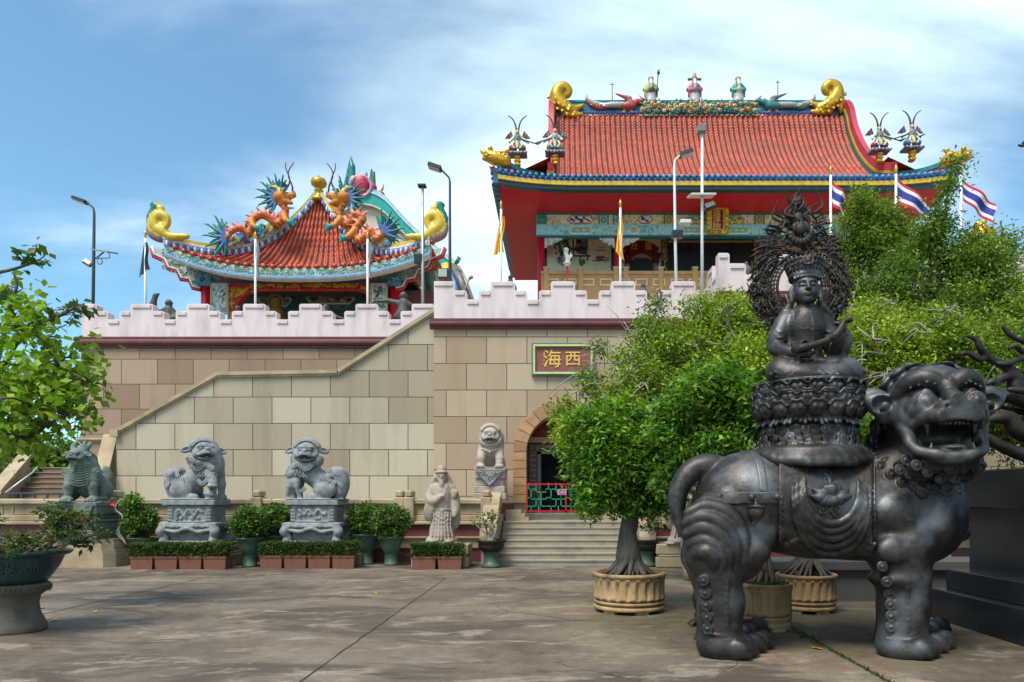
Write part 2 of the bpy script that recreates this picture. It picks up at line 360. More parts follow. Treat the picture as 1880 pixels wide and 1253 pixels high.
class SDF:
    def __init__(s, lo, hi, vox):
        s.lo = np.array(lo, float); s.v = vox; s.n = np.maximum(4, np.ceil((np.array(hi) - s.lo) / vox).astype(int) + 1)
        s.d = np.full(s.n, .4, np.float32); s.c = np.zeros(s.n, np.uint8); s.pal = [(.5, .5, .5)]; s.ci = 0
        s.ax = [s.lo[i] + np.arange(s.n[i]) * vox for i in range(3)]
        s.T = np.eye(3); s.t = np.zeros(3); s.k = .03
    def frame(s, T=None, t=None): s.T = np.eye(3) if T is None else np.asarray(T, float); s.t = np.zeros(3) if t is None else np.asarray(t, float)
    def sc(s): return np.linalg.norm(s.T[:, 0])
    def pt(s, p): return s.T @ np.asarray(p, float) + s.t
    def color(s, c):
        c = tuple(c)
        if c not in s.pal: s.pal.append(c)
        s.ci = s.pal.index(c)
    def win(s, lo, hi, m):
        a = np.clip(np.floor((lo - m - s.lo) / s.v).astype(int), 0, s.n); b = np.clip(np.ceil((hi + m - s.lo) / s.v).astype(int) + 1, 0, s.n)
        if (b <= a).any(): return None
        return tuple(slice(i, j) for i, j in zip(a, b))
    def pts(s, w):
        return np.stack(np.meshgrid(*[s.ax[i][w[i]] for i in range(3)], indexing='ij'), -1)
    def put(s, w, e, k, op):
        d = s.d[w]
        if op == 'u':
            h = np.maximum(k - np.abs(d - e), 0) / k; s.c[w] = np.where(e < d, s.ci, s.c[w]); s.d[w] = np.minimum(d, e) - h*h*k*.25
        else:
            e = -e; h = np.maximum(k - np.abs(d - e), 0) / k; n = np.maximum(d, e) + h*h*k*.25
            if s.subcol: s.c[w] = np.where(e > d, s.ci, s.c[w])
            s.d[w] = n
    subcol = False
    def ell(s, c, r, k=None, rot=None, op='u'):
        k = s.k if k is None else k; c = s.pt(c); r = np.broadcast_to(np.asarray(r, float), (3,)) * s.sc(); A = s.T / s.sc()
        if rot is not None: A = A @ rot
        ext = np.sqrt(((A * r) ** 2).sum(1)); w = s.win(c - ext, c + ext, k + s.v)
        if w is None: return s
        p = (s.pts(w) - c) @ A; k0 = np.linalg.norm(p / r, axis=-1); k1 = np.linalg.norm(p / r**2, axis=-1) + 1e-9
        s.put(w, k0 * (k0 - 1) / k1, k, op); return s
    def cap(s, a, b, ra, rb=None, k=None, op='u'):
        k = s.k if k is None else k; rb = ra if rb is None else rb; a, b = s.pt(a), s.pt(b); ra *= s.sc(); rb *= s.sc(); m = max(ra, rb)
        w = s.win(np.minimum(a, b) - m, np.maximum(a, b) + m, k + s.v)
        if w is None: return s
        ab = b - a; p = s.pts(w) - a; t = np.clip((p @ ab) / (ab @ ab + 1e-12), 0, 1)
        s.put(w, np.linalg.norm(p - t[..., None] * ab, axis=-1) - (ra + (rb - ra) * t), k, op); return s
    def path(s, pts, r, k=None, op='u', n=None):
        P = np.asarray(pts, float) if n is None else spline(pts, n); r = np.broadcast_to(np.asarray(r, float), (len(P),)) if np.ndim(r) == 0 or len(r) == len(P) else np.interp(np.linspace(0, 1, len(P)), np.linspace(0, 1, len(r)), r)
        for i in range(len(P)-1): s.cap(P[i], P[i+1], float(r[i]), float(r[i+1]), k, op)
        return s
    def box(s, c, h, rad=.01, k=None, rot=None, op='u'):
        k = s.k if k is None else k; c = s.pt(c); h = np.asarray(h, float) * s.sc(); A = s.T / s.sc()
        if rot is not None: A = A @ rot
        ext = np.abs(A) @ h; w = s.win(c - ext, c + ext, k + s.v)
        if w is None: return s
        q = np.abs((s.pts(w) - c) @ A) - (h - rad)
        s.put(w, np.linalg.norm(np.maximum(q, 0), axis=-1) + np.minimum(q.max(-1), 0) - rad, k, op); return s
    def torus(s, c, Rr, r, ax=(0, 1, 0), k=None, op='u'):
        k = s.k if k is None else k; c = s.pt(c); Rr *= s.sc(); r *= s.sc(); n = s.T @ np.asarray(ax, float); n /= np.linalg.norm(n)
        w = s.win(c - Rr - r, c + Rr + r, k + s.v)
        if w is None: return s
        p = s.pts(w) - c; z = p @ n; q = np.sqrt(np.maximum((p*p).sum(-1) - z*z, 0)); s.put(w, np.sqrt((q - Rr)**2 + z*z) - r, k, op); return s
    def curl(s, c, r, ax=(0, -1, 0), k=.008):
        n = np.asarray(ax, float); n = n / np.linalg.norm(n); s.ell(c, r * .75, k=k*1.5); s.torus(np.asarray(c) + n * r * .42, r * .74, r * .27, ax, k=k*.5); s.ell(np.asarray(c) + n * r * .55, r * .34, k=k*.5); return s
    def surf(s, x, z, side=-1, y0=None):
        """y of the first surface met from the side -y (side=-1) at x, z (grid coordinates)"""
        i = int(np.clip(round((x - s.lo[0]) / s.v), 0, s.n[0]-1)); k = int(np.clip(round((z - s.lo[2]) / s.v), 0, s.n[2]-1)); row = s.d[i, :, k] < 0
        if not row.any(): return None
        return s.ax[1][np.argmax(row)] if side < 0 else s.ax[1][len(row)-1-np.argmax(row[::-1])]
    def arr(s, smooth=0):
        d = s.d
        return d
    def mesh(s, d=None):
        d = (s.d if d is None else d).copy()
        for a in range(3):
            for e in (0, -1):
                sl = [slice(None)]*3; sl[a] = e; d[tuple(sl)] = np.maximum(d[tuple(sl)], s.v*.5)
        V, Q = surface_nets(d)
        ii = np.clip(np.round(V).astype(int), 0, s.n - 1); C = np.array(s.pal)[s.c[ii[:, 0], ii[:, 1], ii[:, 2]]]
        return s.lo + V * s.v, Q, C
    def build(s, name, mat, parent=None, origin=None, d=None, paint=False):
        V, Q, C = s.mesh(d); return obj(name, V, Q, mat, parent, origin, C if paint else None, True)
# ------------------------------------------------------------------ ground
def ground_mat():
    m = bpy.data.materials.new('stained_concrete'); m.use_nodes = True; t = m.node_tree; N = t.nodes; L = t.links; b = N['Principled BSDF']
    c = N.new('ShaderNodeNewGeometry')
    def noise(sc, det, stretch=(1, 1, 1), loc=(0, 0, 0), ro=.62, dist=0):
        mp = N.new('ShaderNodeMapping'); mp.inputs['Scale'].default_value = stretch; mp.inputs['Location'].default_value = loc; L.new(c.outputs['Position'], mp.inputs[0])
        n = N.new('ShaderNodeTexNoise'); n.inputs['Scale'].default_value = sc; n.inputs['Detail'].default_value = det; n.inputs['Roughness'].default_value = ro; n.inputs['Distortion'].default_value = dist
        L.new(mp.outputs[0], n.inputs['Vector']); return n.outputs['Fac']
    def rng(v, a, bb, lo=0., hi=1.):
        r = N.new('ShaderNodeMapRange'); r.interpolation_type = 'SMOOTHSTEP'; r.inputs['From Min'].default_value = a; r.inputs['From Max'].default_value = bb; r.inputs['To Min'].default_value = lo; r.inputs['To Max'].default_value = hi
        L.new(v, r.inputs['Value']); return r.outputs[0]
    def mix(f, A, B, bt='MIX'):
        x = N.new('ShaderNodeMix'); x.data_type = 'RGBA'; x.blend_type = bt
        if isinstance(f, float): x.inputs['Factor'].default_value = f
        else: L.new(f, x.inputs['Factor'])
        for k, v in (('A', A), ('B', B)):
            if isinstance(v, tuple): x.inputs[k].default_value = (*v, 1)
            else: L.new(v, x.inputs[k])
        return x.outputs['Result']
    col = mix(rng(noise(.55, 8, (1, .7, 1)), .3, .7), (.115, .081, .053), (.275, .215, .15))
    col = mix(rng(noise(.6, 10, (.6, 1.1, 1), (7, 3, 0), .72, .8), .47, .59, 0, .85), col, (.070, .047, .030))     # water stains
    col = mix(rng(noise(1.7, 10, (.55, 1.2, 1), (2, 9, 0), .74, .5), .52, .63, 0, .75), col, (.40, .325, .24))        # worn pale patches
    col = mix(rng(noise(9., 6), .3, .75, .0, .4), col, (.08, .062, .05))
    # darker olive patch around the planters, fading outwards
    dist = N.new('ShaderNodeVectorMath'); dist.operation = 'DISTANCE'; mpd = N.new('ShaderNodeMapping'); mpd.inputs['Scale'].default_value = (.62, 1, 1); L.new(c.outputs['Position'], mpd.inputs[0])
    L.new(mpd.outputs[0], dist.inputs[0]); dist.inputs[1].default_value = (2.1, 8.6, 0)
    ad = N.new('ShaderNodeMath'); ad.operation = 'MULTIPLY_ADD'; L.new(noise(1.1, 7), ad.inputs[0]); ad.inputs[1].default_value = 2.4; L.new(dist.outputs['Value'], ad.inputs[2])
    col = mix(rng(ad.outputs[0], 1.9, 3.4, .72, 0), col, (.062, .052, .024))
    col = mix(rng(noise(70., 3), .25, .75, 0., .45), col, (.05, .04, .035))
    L.new(col, b.inputs['Base Color'])
    L.new(rng(noise(.8, 6), .3, .7, .5, .85), b.inputs['Roughness']); b.inputs['Specular IOR Level'].default_value = .35
    bp = N.new('ShaderNodeBump'); bp.inputs['Strength'].default_value = .35; bp.inputs['Distance'].default_value = .01; L.new(noise(45., 6), bp.inputs['Height']); L.new(bp.outputs[0], b.inputs['Normal'])
    return m
g = MB(); g.add([(-400, -60, 0), (400, -60, 0), (400, 900, 0), (-400, 900, 0)], [(0, 1, 2, 3)])
o = g.build('ground', ground_mat()); tag(o, kind='structure')
j = MB()
def joint(x0, y0, x1, y1, w=.018):
    n = 40 if w > .01 else 4; P = np.linspace((x0, y0), (x1, y1), n); d = np.array([y1-y0, x0-x1], float); d /= np.linalg.norm(d)
    ww = w * (.55 + .9 * RNG.random(n)); of = RNG.normal(0, .006, n)
    A = P + d * (of*(w > .01) + ww/2)[:, None]; B = P + d * (of*(w > .01) - ww/2)[:, None]
    V = [(a[0], a[1], .004) for a in A] + [(b[0], b[1], .004) for b in B]
    j.add(V, [(i, i+1, n+i+1, n+i) for i in range(n-1)])
joint(-2.24, 3, -2.2, 13.6); joint(2.86, 3, 2.95, 9.2, .03); joint(-7.06, 3, -7.06, 13.6); joint(-20, 13.62, 14, 13.62, .012); joint(7.6, 3, 7.6, 13.6)
joint(-20, 4.4, 14, 4.45, .014)
rg = np.random.default_rng(9)
for k in range(16):
    x, y = rg.uniform(-7, 4), rg.uniform(5, 13); a = rg.uniform(0, 3.1)
    for s_ in range(int(rg.integers(5, 13))): a += rg.normal(0, .35); x2, y2 = x + .22*math.cos(a), y + .22*math.sin(a); joint(x, y, x2, y2, .006); x, y = x2, y2
tag(j.build('ground_joints', M['soil']), kind='structure')
# moss in the joint by the bronze animal
ms = MB()
for k in range(240):
    y = 5.6 + 3.0 * RNG.random(); w = .02 + .12 * max(0, 1 - abs(y - 7.7) / .5); x = 2.89 + RNG.normal(0, w*.45); h = .008 + .02 * RNG.random(); a = RNG.random() * 6.28
    q = .012 + .016 * RNG.random()
    ms.add([(x - q*math.cos(a), y - q*math.sin(a), .003), (x + q*math.cos(a), y + q*math.sin(a), .003), (x + RNG.normal(0, .01), y + RNG.normal(0, .01), h + .01)], [(0, 1, 2)])
tag(ms.build('moss', M['moss']), 'green moss growing along the crack in the concrete', 'moss', kind='stuff')
# ------------------------------------------------------------------ battlement parapets
def parapet(s, x0, x1, y, z0, cx, per, ztop, zmid, zdip, tw, mw, th=.32):
    """stepped merlons along x; returns polygons"""
    n = int((x1 - x0) / per) + 3; i0 = math.floor((x0 - cx) / per) - 1; prof = []
    for i in range(i0, i0 + n + 2):
        c = cx + i * per; b = .045
        prof += [(c - mw/2, zdip), (c - mw/2, zmid - b), (c - mw/2 + b, zmid), (c - tw/2, zmid), (c - tw/2, ztop - b), (c - tw/2 + b, ztop), (c + tw/2 - b, ztop), (c + tw/2, ztop - b), (c + tw/2, zmid), (c + mw/2 - b, zmid), (c + mw/2, zmid - b), (c + mw/2, zdip)]
    pr = []
    for a, b in zip(prof[:-1], prof[1:]):
        if b[0] <= x0 or a[0] >= x1:
            if a[0] < x0 <= b[0] or a[0] < x1 <= b[0]: pass
            continue
        pr += [a, b]
    pr = [p for i, p in enumerate(pr) if i == 0 or p != pr[i-1]]
    pr = [(min(max(p[0], x0), x1), p[1]) for p in pr]
    # build as vertical slabs so every face stays convex
    for a, b in zip(pr[:-1], pr[1:]):
        if b[0] - a[0] < 1e-4: continue
        s.prism([(a[0], z0), (b[0], z0), (b[0], b[1]), (a[0], a[1])], y, y + th)
    return pr
def moulding(s, pr, y, d=.11, out=.035):
    """double bead that follows a stepped top edge, a little below it"""
    for off, r in ((d, .022), (d * .55, .03)):
        for a, b in zip(pr[:-1], pr[1:]):
            if abs(a[1] - b[1]) < 1e-3 and b[0] - a[0] > .12:
                dn = off; s.box(a[0] + (.02), b[0] - .02, y - out, y - .002, a[1] - dn - r, a[1] - dn + r)
def cornice(s, x0, x1, y, z0, z1, out=.16):
    h = z1 - z0; P = [(y + .05, z0), (y - out*.45, z0), (y - out*.5, z0 + .18*h), (y - out*.8, z0 + .24*h), (y - out, z0 + .42*h), (y - out, z0 + .62*h), (y - out*.8, z0 + .76*h), (y - out*.85, z0 + .8*h), (y - out*.85, z1), (y + .05, z1)]
    s.prism([(p[0], p[1]) for p in P], x0, x1, 'x')
def wall_with_cap(name, label, x0, x1, y, depth, zb, zw, zc, zp, brickmat, mer, skirt=None, holes=None, faces=None):
    t = thing(name, ((x0+x1)/2, y, zb), label, 'wall')
    w = MB()
    if holes is None: w.box(x0, x1, y, y + depth, zb, zw)
    else: holes(w)
    w.build('wall', brickmat, t)
    c = MB(); cornice(c, x0 - .1, x1 + .1, y, zw, zc); c.build('cornice', M['maroon'], t)
    p = MB(); pr = parapet(p, x0, x1, y + .03, zc, *mer); moulding(p, pr, y + .03)
    p.build('parapet', M['pink'], t)
    if skirt: s = MB(); s.box(x0, x1, y - .03, y - .002, zb, skirt); s.build('skirting', M['maroon'], t)
    return t
BR1 = brick('beige_stone_blocks', (.50, .435, .33), (.31, .245, .17), (.055, .042, .03), ox=.33, oz=.03, stain=(.19, .15, .10))
BR2 = brick('pinkish_stone_blocks', (.38, .275, .19), (.245, .155, .10), (.085, .05, .035), bw=1.15, bh=.80, ox=.1, oz=.35, stain=(.15, .095, .065), sm=.6)
BR3 = brick('arch_wall_blocks', (.46, .365, .25), (.34, .245, .16), (.075, .055, .04), bw=1.15, bh=.757, ox=.24, oz=.62, stain=(.28, .175, .115))
FLZ = 1.14
# terrace behind the balustrade, and the raised deck the temples stand on
g = MB(); g.box(-17, -1.4, 17.36, 19.4, .02, FLZ - .004); g.box(1.98, 18, 17.36, 19.4, .02, FLZ - .004); g.box(-17, -12.2, 19.4, 22, .02, FLZ - .004); tag(g.build('terrace', M['beige']), kind='structure')
g = MB(); g.box(-15.1, -3.45, 22.2, 60, .05, 6.6); g.box(-3.45, 40, 20.2, 60, .05, 6.6); tag(g.build('raised_deck', M['beige']), kind='structure')
# gate wall with the arched doorway
GY = 19.4; AX = .26; AR = 1.10; AZ = 2.92; GX0, GX1 = -3.47, 6.2
def arch_hole(w):
    n = 20; arc = [(AX - AR*math.cos(math.pi*i/n), AZ + AR*math.sin(math.pi*i/n)) for i in range(n+1)]; top = 6.41
    w.box(GX0, AX - AR, GY, GY + .8, FLZ, top); w.box(AX + AR, GX1, GY, GY + .8, FLZ, top)
    for a, b in zip(arc[:-1], arc[1:]): w.prism([(a[0], a[1]), (b[0], b[1]), (b[0], top), (a[0], top)], GY, GY + .8)
gate = wall_with_cap('gate_wall', 'stone block wall with an arched doorway under a pink battlement', GX0, GX1, GY, .8, FLZ, 6.41, 6.69, 0, BR3,
                     (.21, 1.717, 7.79, 7.53, 7.27, .69, 1.37), skirt=None, holes=arch_hole)
sk = MB(); sk.box(GX0, AX - 1.45, GY - .05, GY - .002, FLZ, 1.46); sk.box(AX + 1.45, GX1, GY - .05, GY - .002, FLZ, 1.46); sk.build('skirting', M['maroon'], gate)
ar = MB(); R0, R1 = AR - .01, AR + .36
def arcs(a0, a1, n, seg):
    for i in range(n):
        u0 = a0 + (a1 - a0) * (i + .03) / n; u1 = a0 + (a1 - a0) * (i + .97) / n
        q = [u0 + (u1 - u0) * k / seg for k in range(seg+1)]
        P = [(AX - R1*math.cos(a), AZ + R1*math.sin(a)) for a in q] + [(AX - R0*math.cos(a), AZ + R0*math.sin(a)) for a in q[::-1]]
        c = np.array((.40, .235, .115)) * (.8 + .35 * RNG.random())
        for k in range(seg): ar.prism([P[k], P[k+1], P[2*seg-k], P[2*seg+1-k]], GY - .10, GY + .5, col=c)
arcs(0, math.pi, 14, 3)
for sx in (-1, 1):
    for i in range(6):
        z0 = FLZ + .32 + i * (AZ - FLZ - .32) / 6; c = np.array((.40, .235, .115)) * (.8 + .35 * RNG.random())
        xa, xb = AX + sx * R0, AX + sx * R1; ar.box(min(xa, xb), max(xa, xb), GY - .10, GY + .5, z0 + .008, z0 + (AZ - FLZ - .32)/6 - .008, c)
M['archstone'] = mat('ochre_arch_stone', attr=True, rough=.85, var=.2, vs=6, bump=.3, bs=60)
ar.build('arch_surround', M['archstone'], gate)
dr = MB(); dr.box(AX - AR, AX - AR + .1, GY + .5, GY + .8, FLZ, 4.02); ri = dr
bk = MB()
bk.box(AX - 1.6, AX + 1.6, GY + .80, GY + .84, FLZ, 4.3, (.05, .035, .032)); bk.build('door_recess', M['paint'], gate)
dp = MB()          # patterned surround, dark red lunette with scrolls, green door frame
for sx in (-1, 1):
    dp.box(AX + sx*.92 - .13, AX + sx*.92 + .13, GY + .74, GY + .79, FLZ, 3.0, (.13, .05, .045))
    for i in range(16):
        z = 1.8 + i*.075; dp.box(AX + sx*.92 - .09, AX + sx*.92 + .09, GY + .725, GY + .74, z, z + .04, [(.22, .16, .12), (.06, .09, .08)][i % 2])
    dp.box(AX + sx*.92 - .12, AX + sx*.92 + .12, GY + .72, GY + .739, FLZ, 1.72, (.03, .06, .055))
dp.box(AX - 1.05, AX + 1.05, GY + .74, GY + .79, 3.0, 3.2, (.13, .05, .045))
for i in range(22): dp.box(AX - 1.0 + i*.092, AX - .955 + i*.092, GY + .725, GY + .739, 3.04, 3.16, [(.24, .17, .12), (.07, .1, .09)][i % 2])
dp.box(AX - 1.05, AX + 1.05, GY + .70, GY + .74, 3.24, 3.40, (.36, .25, .13))
dp.box(AX - 1.08, AX + 1.08, GY + .76, GY + .79, 3.4, 4.05, (.15, .012, .016))
for sx in (-1, 1):
    for q in range(4):
        c = (AX + sx*(.86 - q*.05), GY + .73, 3.48 + q*.13); dp.tube([(c[0] + .09*math.cos(a)*sx*(1-a/9), c[1], c[2] + .09*math.sin(a)*(1-a/9)) for a in np.linspace(0, 7, 18)], .03, 6, (.13, .02, .02))
dp.build('painted_lunette', M['paint'], gate)
d = MB()
for sx in (-1, 1): d.box(AX + sx*.74 - .05, AX + sx*.74 + .05, GY + .66, GY + .739, FLZ, 2.98)
d.box(AX - .79, AX + .79, GY + .66, GY + .739, 2.9, 3.0); d.build('door_frame', mat('green_grey_frame', (.10, .13, .115), .6), gate)
d = MB(); d.box(AX - .69, AX + .69, GY + .70, GY + .735, FLZ, 2.9); d.build('door', M['dark'], gate)  # near-black sheet; the darkness of the interior is put into its colour
# board over the arch
x0, x1, zb, zt = W(976, 0, 19.3)[0], W(1091, 0, 19.3)[0], W(0, 690, 19.3)[2], W(0, 630, 19.3)[2]
bd = thing('name_plaque', ((x0+x1)/2, GY - .01, zb), 'red plaque with two large gold characters in a yellow and teal frame over the arch', 'sign')
b = MB(); b.box(x0 + .09, x1 - .09, GY - .06, GY - .003, zb + .09, zt - .09); b.build('board', mat('dull_red_board', (.24, .075, .06), .6, var=.15, vs=4), bd)
fr = MB()
def rect_frame(s, x0, x1, z0, z1, w, ya, yb, col):
    s.box(x0, x1, ya, yb, z0, z0 + w, col); s.box(x0, x1, ya, yb, z1 - w, z1, col); s.box(x0, x0 + w, ya, yb, z0 + w, z1 - w, col); s.box(x1 - w, x1, ya, yb, z0 + w, z1 - w, col)
rect_frame(fr, x0, x1, zb, zt, .045, GY - .10, GY - .004, (.05, .17, .2)); rect_frame(fr, x0 + .045, x1 - .045, zb + .045, zt - .045, .05, GY - .13, GY - .004, (.62, .58, .17)); rect_frame(fr, x0 + .095, x1 - .095, zb + .095, zt - .095, .03, GY - .09, GY - .004, (.10, .22, .24))
fr.build('frame', M['paint'], bd)
GOLDT = mat('gold_lettering', (.80, .50, .10), .45, .1, var=.1, bump=0)
zc = (zb + zt) / 2
text('西', .46, GOLDT, bd, (W(1052, 0, 19.3)[0], GY - .068, zc), sx=1.05); text('海', .54, GOLDT, bd, (W(1014, 0, 19.3)[0], GY - .068, zc - .02))
text(list('佛曆二五三年'), .065, GOLDT, bd, (W(999, 0, 19.3)[0], GY - .065, zc + .02), vertical=True)
# left back wall
wall_with_cap('back_wall', 'brownish stone block wall with a stepped pink parapet behind the staircase', -15.2, -3.6, 21.8, .5, 1.14, 6.40, 6.74, 0, BR2,
              (W(362.5, 0, 21.8)[0], 1.803, 7.83, 7.60, 7.33, .72, 1.43))
lw = bpy.data.objects['back_wall']
s = MB(); cornice(s, -15.25, -12.0, 21.8, W(0, 812, 21.8)[2], W(0, 803, 21.8)[2], .1); s.build('ledge', M['beige'], lw)
# forward bastion on the right, mostly behind trees
bt = wall_with_cap('bastion_wall', 'higher stone bastion with pink stepped parapet behind the pale green trees', 4.22, 17., 17.6, 2.2, .0, 6.62, 6.92, 0, BR3,
                   (W(1286, 0, 17.6)[0] + .35, 2.1, 7.95, 7.68, 7.40, .82, 1.66))
p = MB()
for k in range(3):
    y0 = 17.95 + k * .52; zt = (7.55, 7.9, 7.55)[k]; p.box(4.25, 4.55, y0, y0 + .52, 6.92, zt)
    p.box(4.215, 4.25, y0 + .04, y0 + .48, zt - .16, zt - .11)
p.build('side_parapet', M['pink'], bt)
# ------------------------------------------------------------------ side staircase
sw = thing('side_staircase', (-8, 19.6, FLZ), 'broad stone staircase climbing beside the wall behind a sloping parapet', 'staircase')
SY = 19.62
top = [W(213, 790, SY), W(400, 684, SY), W(620, 680, SY), W(799, 566, SY)]
base = [(top[0][0] + .02, FLZ + .25), (-3.47, FLZ + .25)]
w = MB(); T2 = [(p[0], p[2]) for p in top]
for a, b in zip(T2[:-1], T2[1:]):
    w.prism([(a[0], FLZ), (b[0], FLZ), (b[0], b[1] - .08), (a[0], a[1] - .08)], SY, SY + .35)
w.build('parapet_wall', BR1, sw)
c = MB()
def bar(s, a, b, w0, w1, h, y, ext=0.):
    a = np.array(a); b = np.array(b); d = (b - a) / np.linalg.norm(b - a); nrm = np.array([-d[1], d[0]]); a = a - d*ext; b = b + d*ext
    s.prism([tuple(a - nrm*h), tuple(b - nrm*h), tuple(b), tuple(a)], y - w0, y + w1)
for i, (a, b) in enumerate(zip(T2[:-1], T2[1:])):
    bar(c, a, b, .09 + .004*i, .42 + .004*i, .10, SY, .0); bar(c, np.array(a) - (0, .1), np.array(b) - (0, .1), .05 + .004*i, .38, .06, SY, .0)
c.box(T2[0][0] - .12, T2[0][0] + .12, SY - .12, SY + .45, T2[0][1] - .2, T2[0][1] + .02)
c.build('coping', M['beige'], sw)
# lower flight that faces the viewer, between two sloping cheeks
st = MB(); xs0, xs1 = W(20, 0, 20.4)[0], W(200, 0, 20.4)[0]
for k in range(9): st.box(xs0, xs1, 19.75 + .24*k, 22, FLZ + .16*k, FLZ + .16*(k+1) - .002, np.array((.235, .165, .115)) * (.9 + .2*RNG.random())); st.box(xs0, xs1, 19.72 + .24*k, 19.80 + .24*k, FLZ + .16*(k+1) - .028, FLZ + .16*(k+1) + .003, (.31, .22, .155))
st.build('steps', M['archstone'], sw)
def cheek(xa, xb, y0, z0, y1, z1, w, xoff):
    ch = MB()
    # sloping rail from (y0,z0) up to (y1,z1), drifting in x from xa to xb
    n = 14
    for i in range(n):
        t0, t1 = i/n, (i+1)/n; A = [xa + (xb-xa)*t0, y0 + (y1-y0)*t0, z0 + (z1-z0)*t0]; B = [xa + (xb-xa)*t1, y0 + (y1-y0)*t1, z0 + (z1-z0)*t1]
        for (lo, hi, ww) in ((None, -.12, w*.8), (-.12, 0, w)):
            V = []
            for P in (A, B):
                zl = FLZ if lo is None else P[2] + lo
                for sx in (-ww/2, ww/2): V += [(P[0] + sx, P[1], zl), (P[0] + sx, P[1], P[2] + hi)]
            ch.add(V, [(0, 1, 3, 2), (4, 6, 7, 5), (0, 4, 5, 1), (2, 3, 7, 6), (1, 5, 7, 3), (0, 2, 6, 4)])
    ch.build('sloping_cheek', M['beige'], sw)
cheek(W(187, 0, 19.3)[0], W(207, 0, 20.1)[0], 19.15, W(0, 884, 19.3)[2], 20.0, W(0, 797, 20.)[2], .42, 0)
cheek(W(-12, 0, 19.0)[0], W(50, 0, 21.6)[0], 19.0, W(0, 900, 19.)[2], 21.5, W(0, 835, 21.5)[2], .42, 0)
h = MB(); h.tube([W(10, 905, 18.9), W(60, 868, 19.8), W(75, 850, 20.5)], .025, 8); h.build('handrail', M['metalgrey'], sw)
# ------------------------------------------------------------------ terrace balustrade
def balustrade(name, label, x0, x1, posts):
    t = thing(name, ((x0+x1)/2, 17.2, 0), label, 'balustrade')
    b = MB(); b.box(x0, x1, 17.1, 17.4, 0.0, .34); b.box(x0, x1, 17.12, 17.4, .63, .98); b.build('maroon_band', M['maroon'], t)
    b = MB()
    b.box(x0, x1, 17.06, 17.4, .34, .60, bev=.02); b.box(x0, x1, 17.0, 17.4, .60, .64); b.box(x0, x1, 17.02, 17.4, .935, 1.02, bev=.02)
    b.box(x0, x1, 17.09, 17.35, 1.02, 1.17, bev=.02); b.box(x0, x1, 17.15, 17.3, 1.17, 1.48)
    b.box(x0, x1, 17.05, 17.4, 1.44, 1.585, bev=.03); b.build('rail', M['beige'], t)
    pn = MB(); xs = [x0] + posts + [x1]
    for a, c in zip(xs[:-1], xs[1:]):
        n = max(1, round((c - a) / 1.5)); w = (c - a) / n
        for i in range(n):
            rect_frame(pn, a + i*w + .12, a + (i+1)*w - .12, 1.19, 1.42, .03, 17.125, 17.149, (.5, .5, .5))
    pn.build('panel_moulding', M['beige'], t)
    for p in posts:
        q = MB(); q.box(p - .13, p + .13, 16.98, 17.42, 1.02, 1.62, bev=.02); q.box(p - .10, p + .10, 17.0, 17.38, 1.62, 1.80, bev=.04); q.build('post', M['beige'], t)
    return t
balustrade('terrace_balustrade', 'beige stone balustrade with maroon bands behind the statues, on the side of the staircase', -16.5, -1.62,
           [W(q, 0, 17)[0] for q in (205, 470, 732, 750, 892)])
balustrade('terrace_balustrade', 'beige stone balustrade behind the bronze animal, beyond the entrance steps', 2.15, 15., [2.4, 6.0, 9.5])
# ------------------------------------------------------------------ entrance steps with rolled cheeks
es = thing('entrance_steps', (.26, 16, 0), 'seven speckled granite steps leading up to the arched door', 'steps')
ex0, ex1 = -1.36, 1.92
for k in range(7):
    q = MB(); q.box(ex0, ex1, 16 + .3*k + .02, 18.0, .1417*k + .0015, .1417*(k+1) - .03); q.box(ex0, ex1, 16 + .3*k, 16 + .3*(k+1) + .1, .1417*(k+1) - .03, .1417*(k+1)); q.build('step', M['granite_step'], es)
q = MB(); q.box(ex0 - .02, ex1 + .02, 18.0, 19.38, 0, .992); q.box(ex0 + .5, ex1 - .5, 18.9, 19.8, .992, 1.175); q.build('landing', M['granite_step'], es)
for sx in (0, 1):
    q = MB(); xa = -1.78 if sx == 0 else 1.96
    cen = [(16.15, .62, .26), (16.5, .92, .24), (16.87, 1.2, .23), (17.2, 1.42, .22), (17.5, 1.55, .2)]
    q.prism([(16.0, 0), (17.7, 0), (17.7, 1.5), (17.3, 1.42), (16.8, 1.1), (16.3, .7), (16.0, .45)], xa + .03, xa + .35, 'x')
    for (y, z, r) in cen:
        P = [(y + r*math.cos(a), z + r*math.sin(a)) for a in np.linspace(0, 2*math.pi, 20, endpoint=False)]; q.prism(P, xa, xa + .38, 'x')
    q.build('rolled_cheek', M['beige'], es)
for sx in (0, 1):
    q = MB(); xa = -1.34 if sx == 0 else 1.3
    for i in range(3): q.box(xa, xa + .62 - .1*i, 18.3, 18.9, .992 + .1*i, .992 + .1*(i+1) - .002)
    q.build('side_step', M['beige'], es)
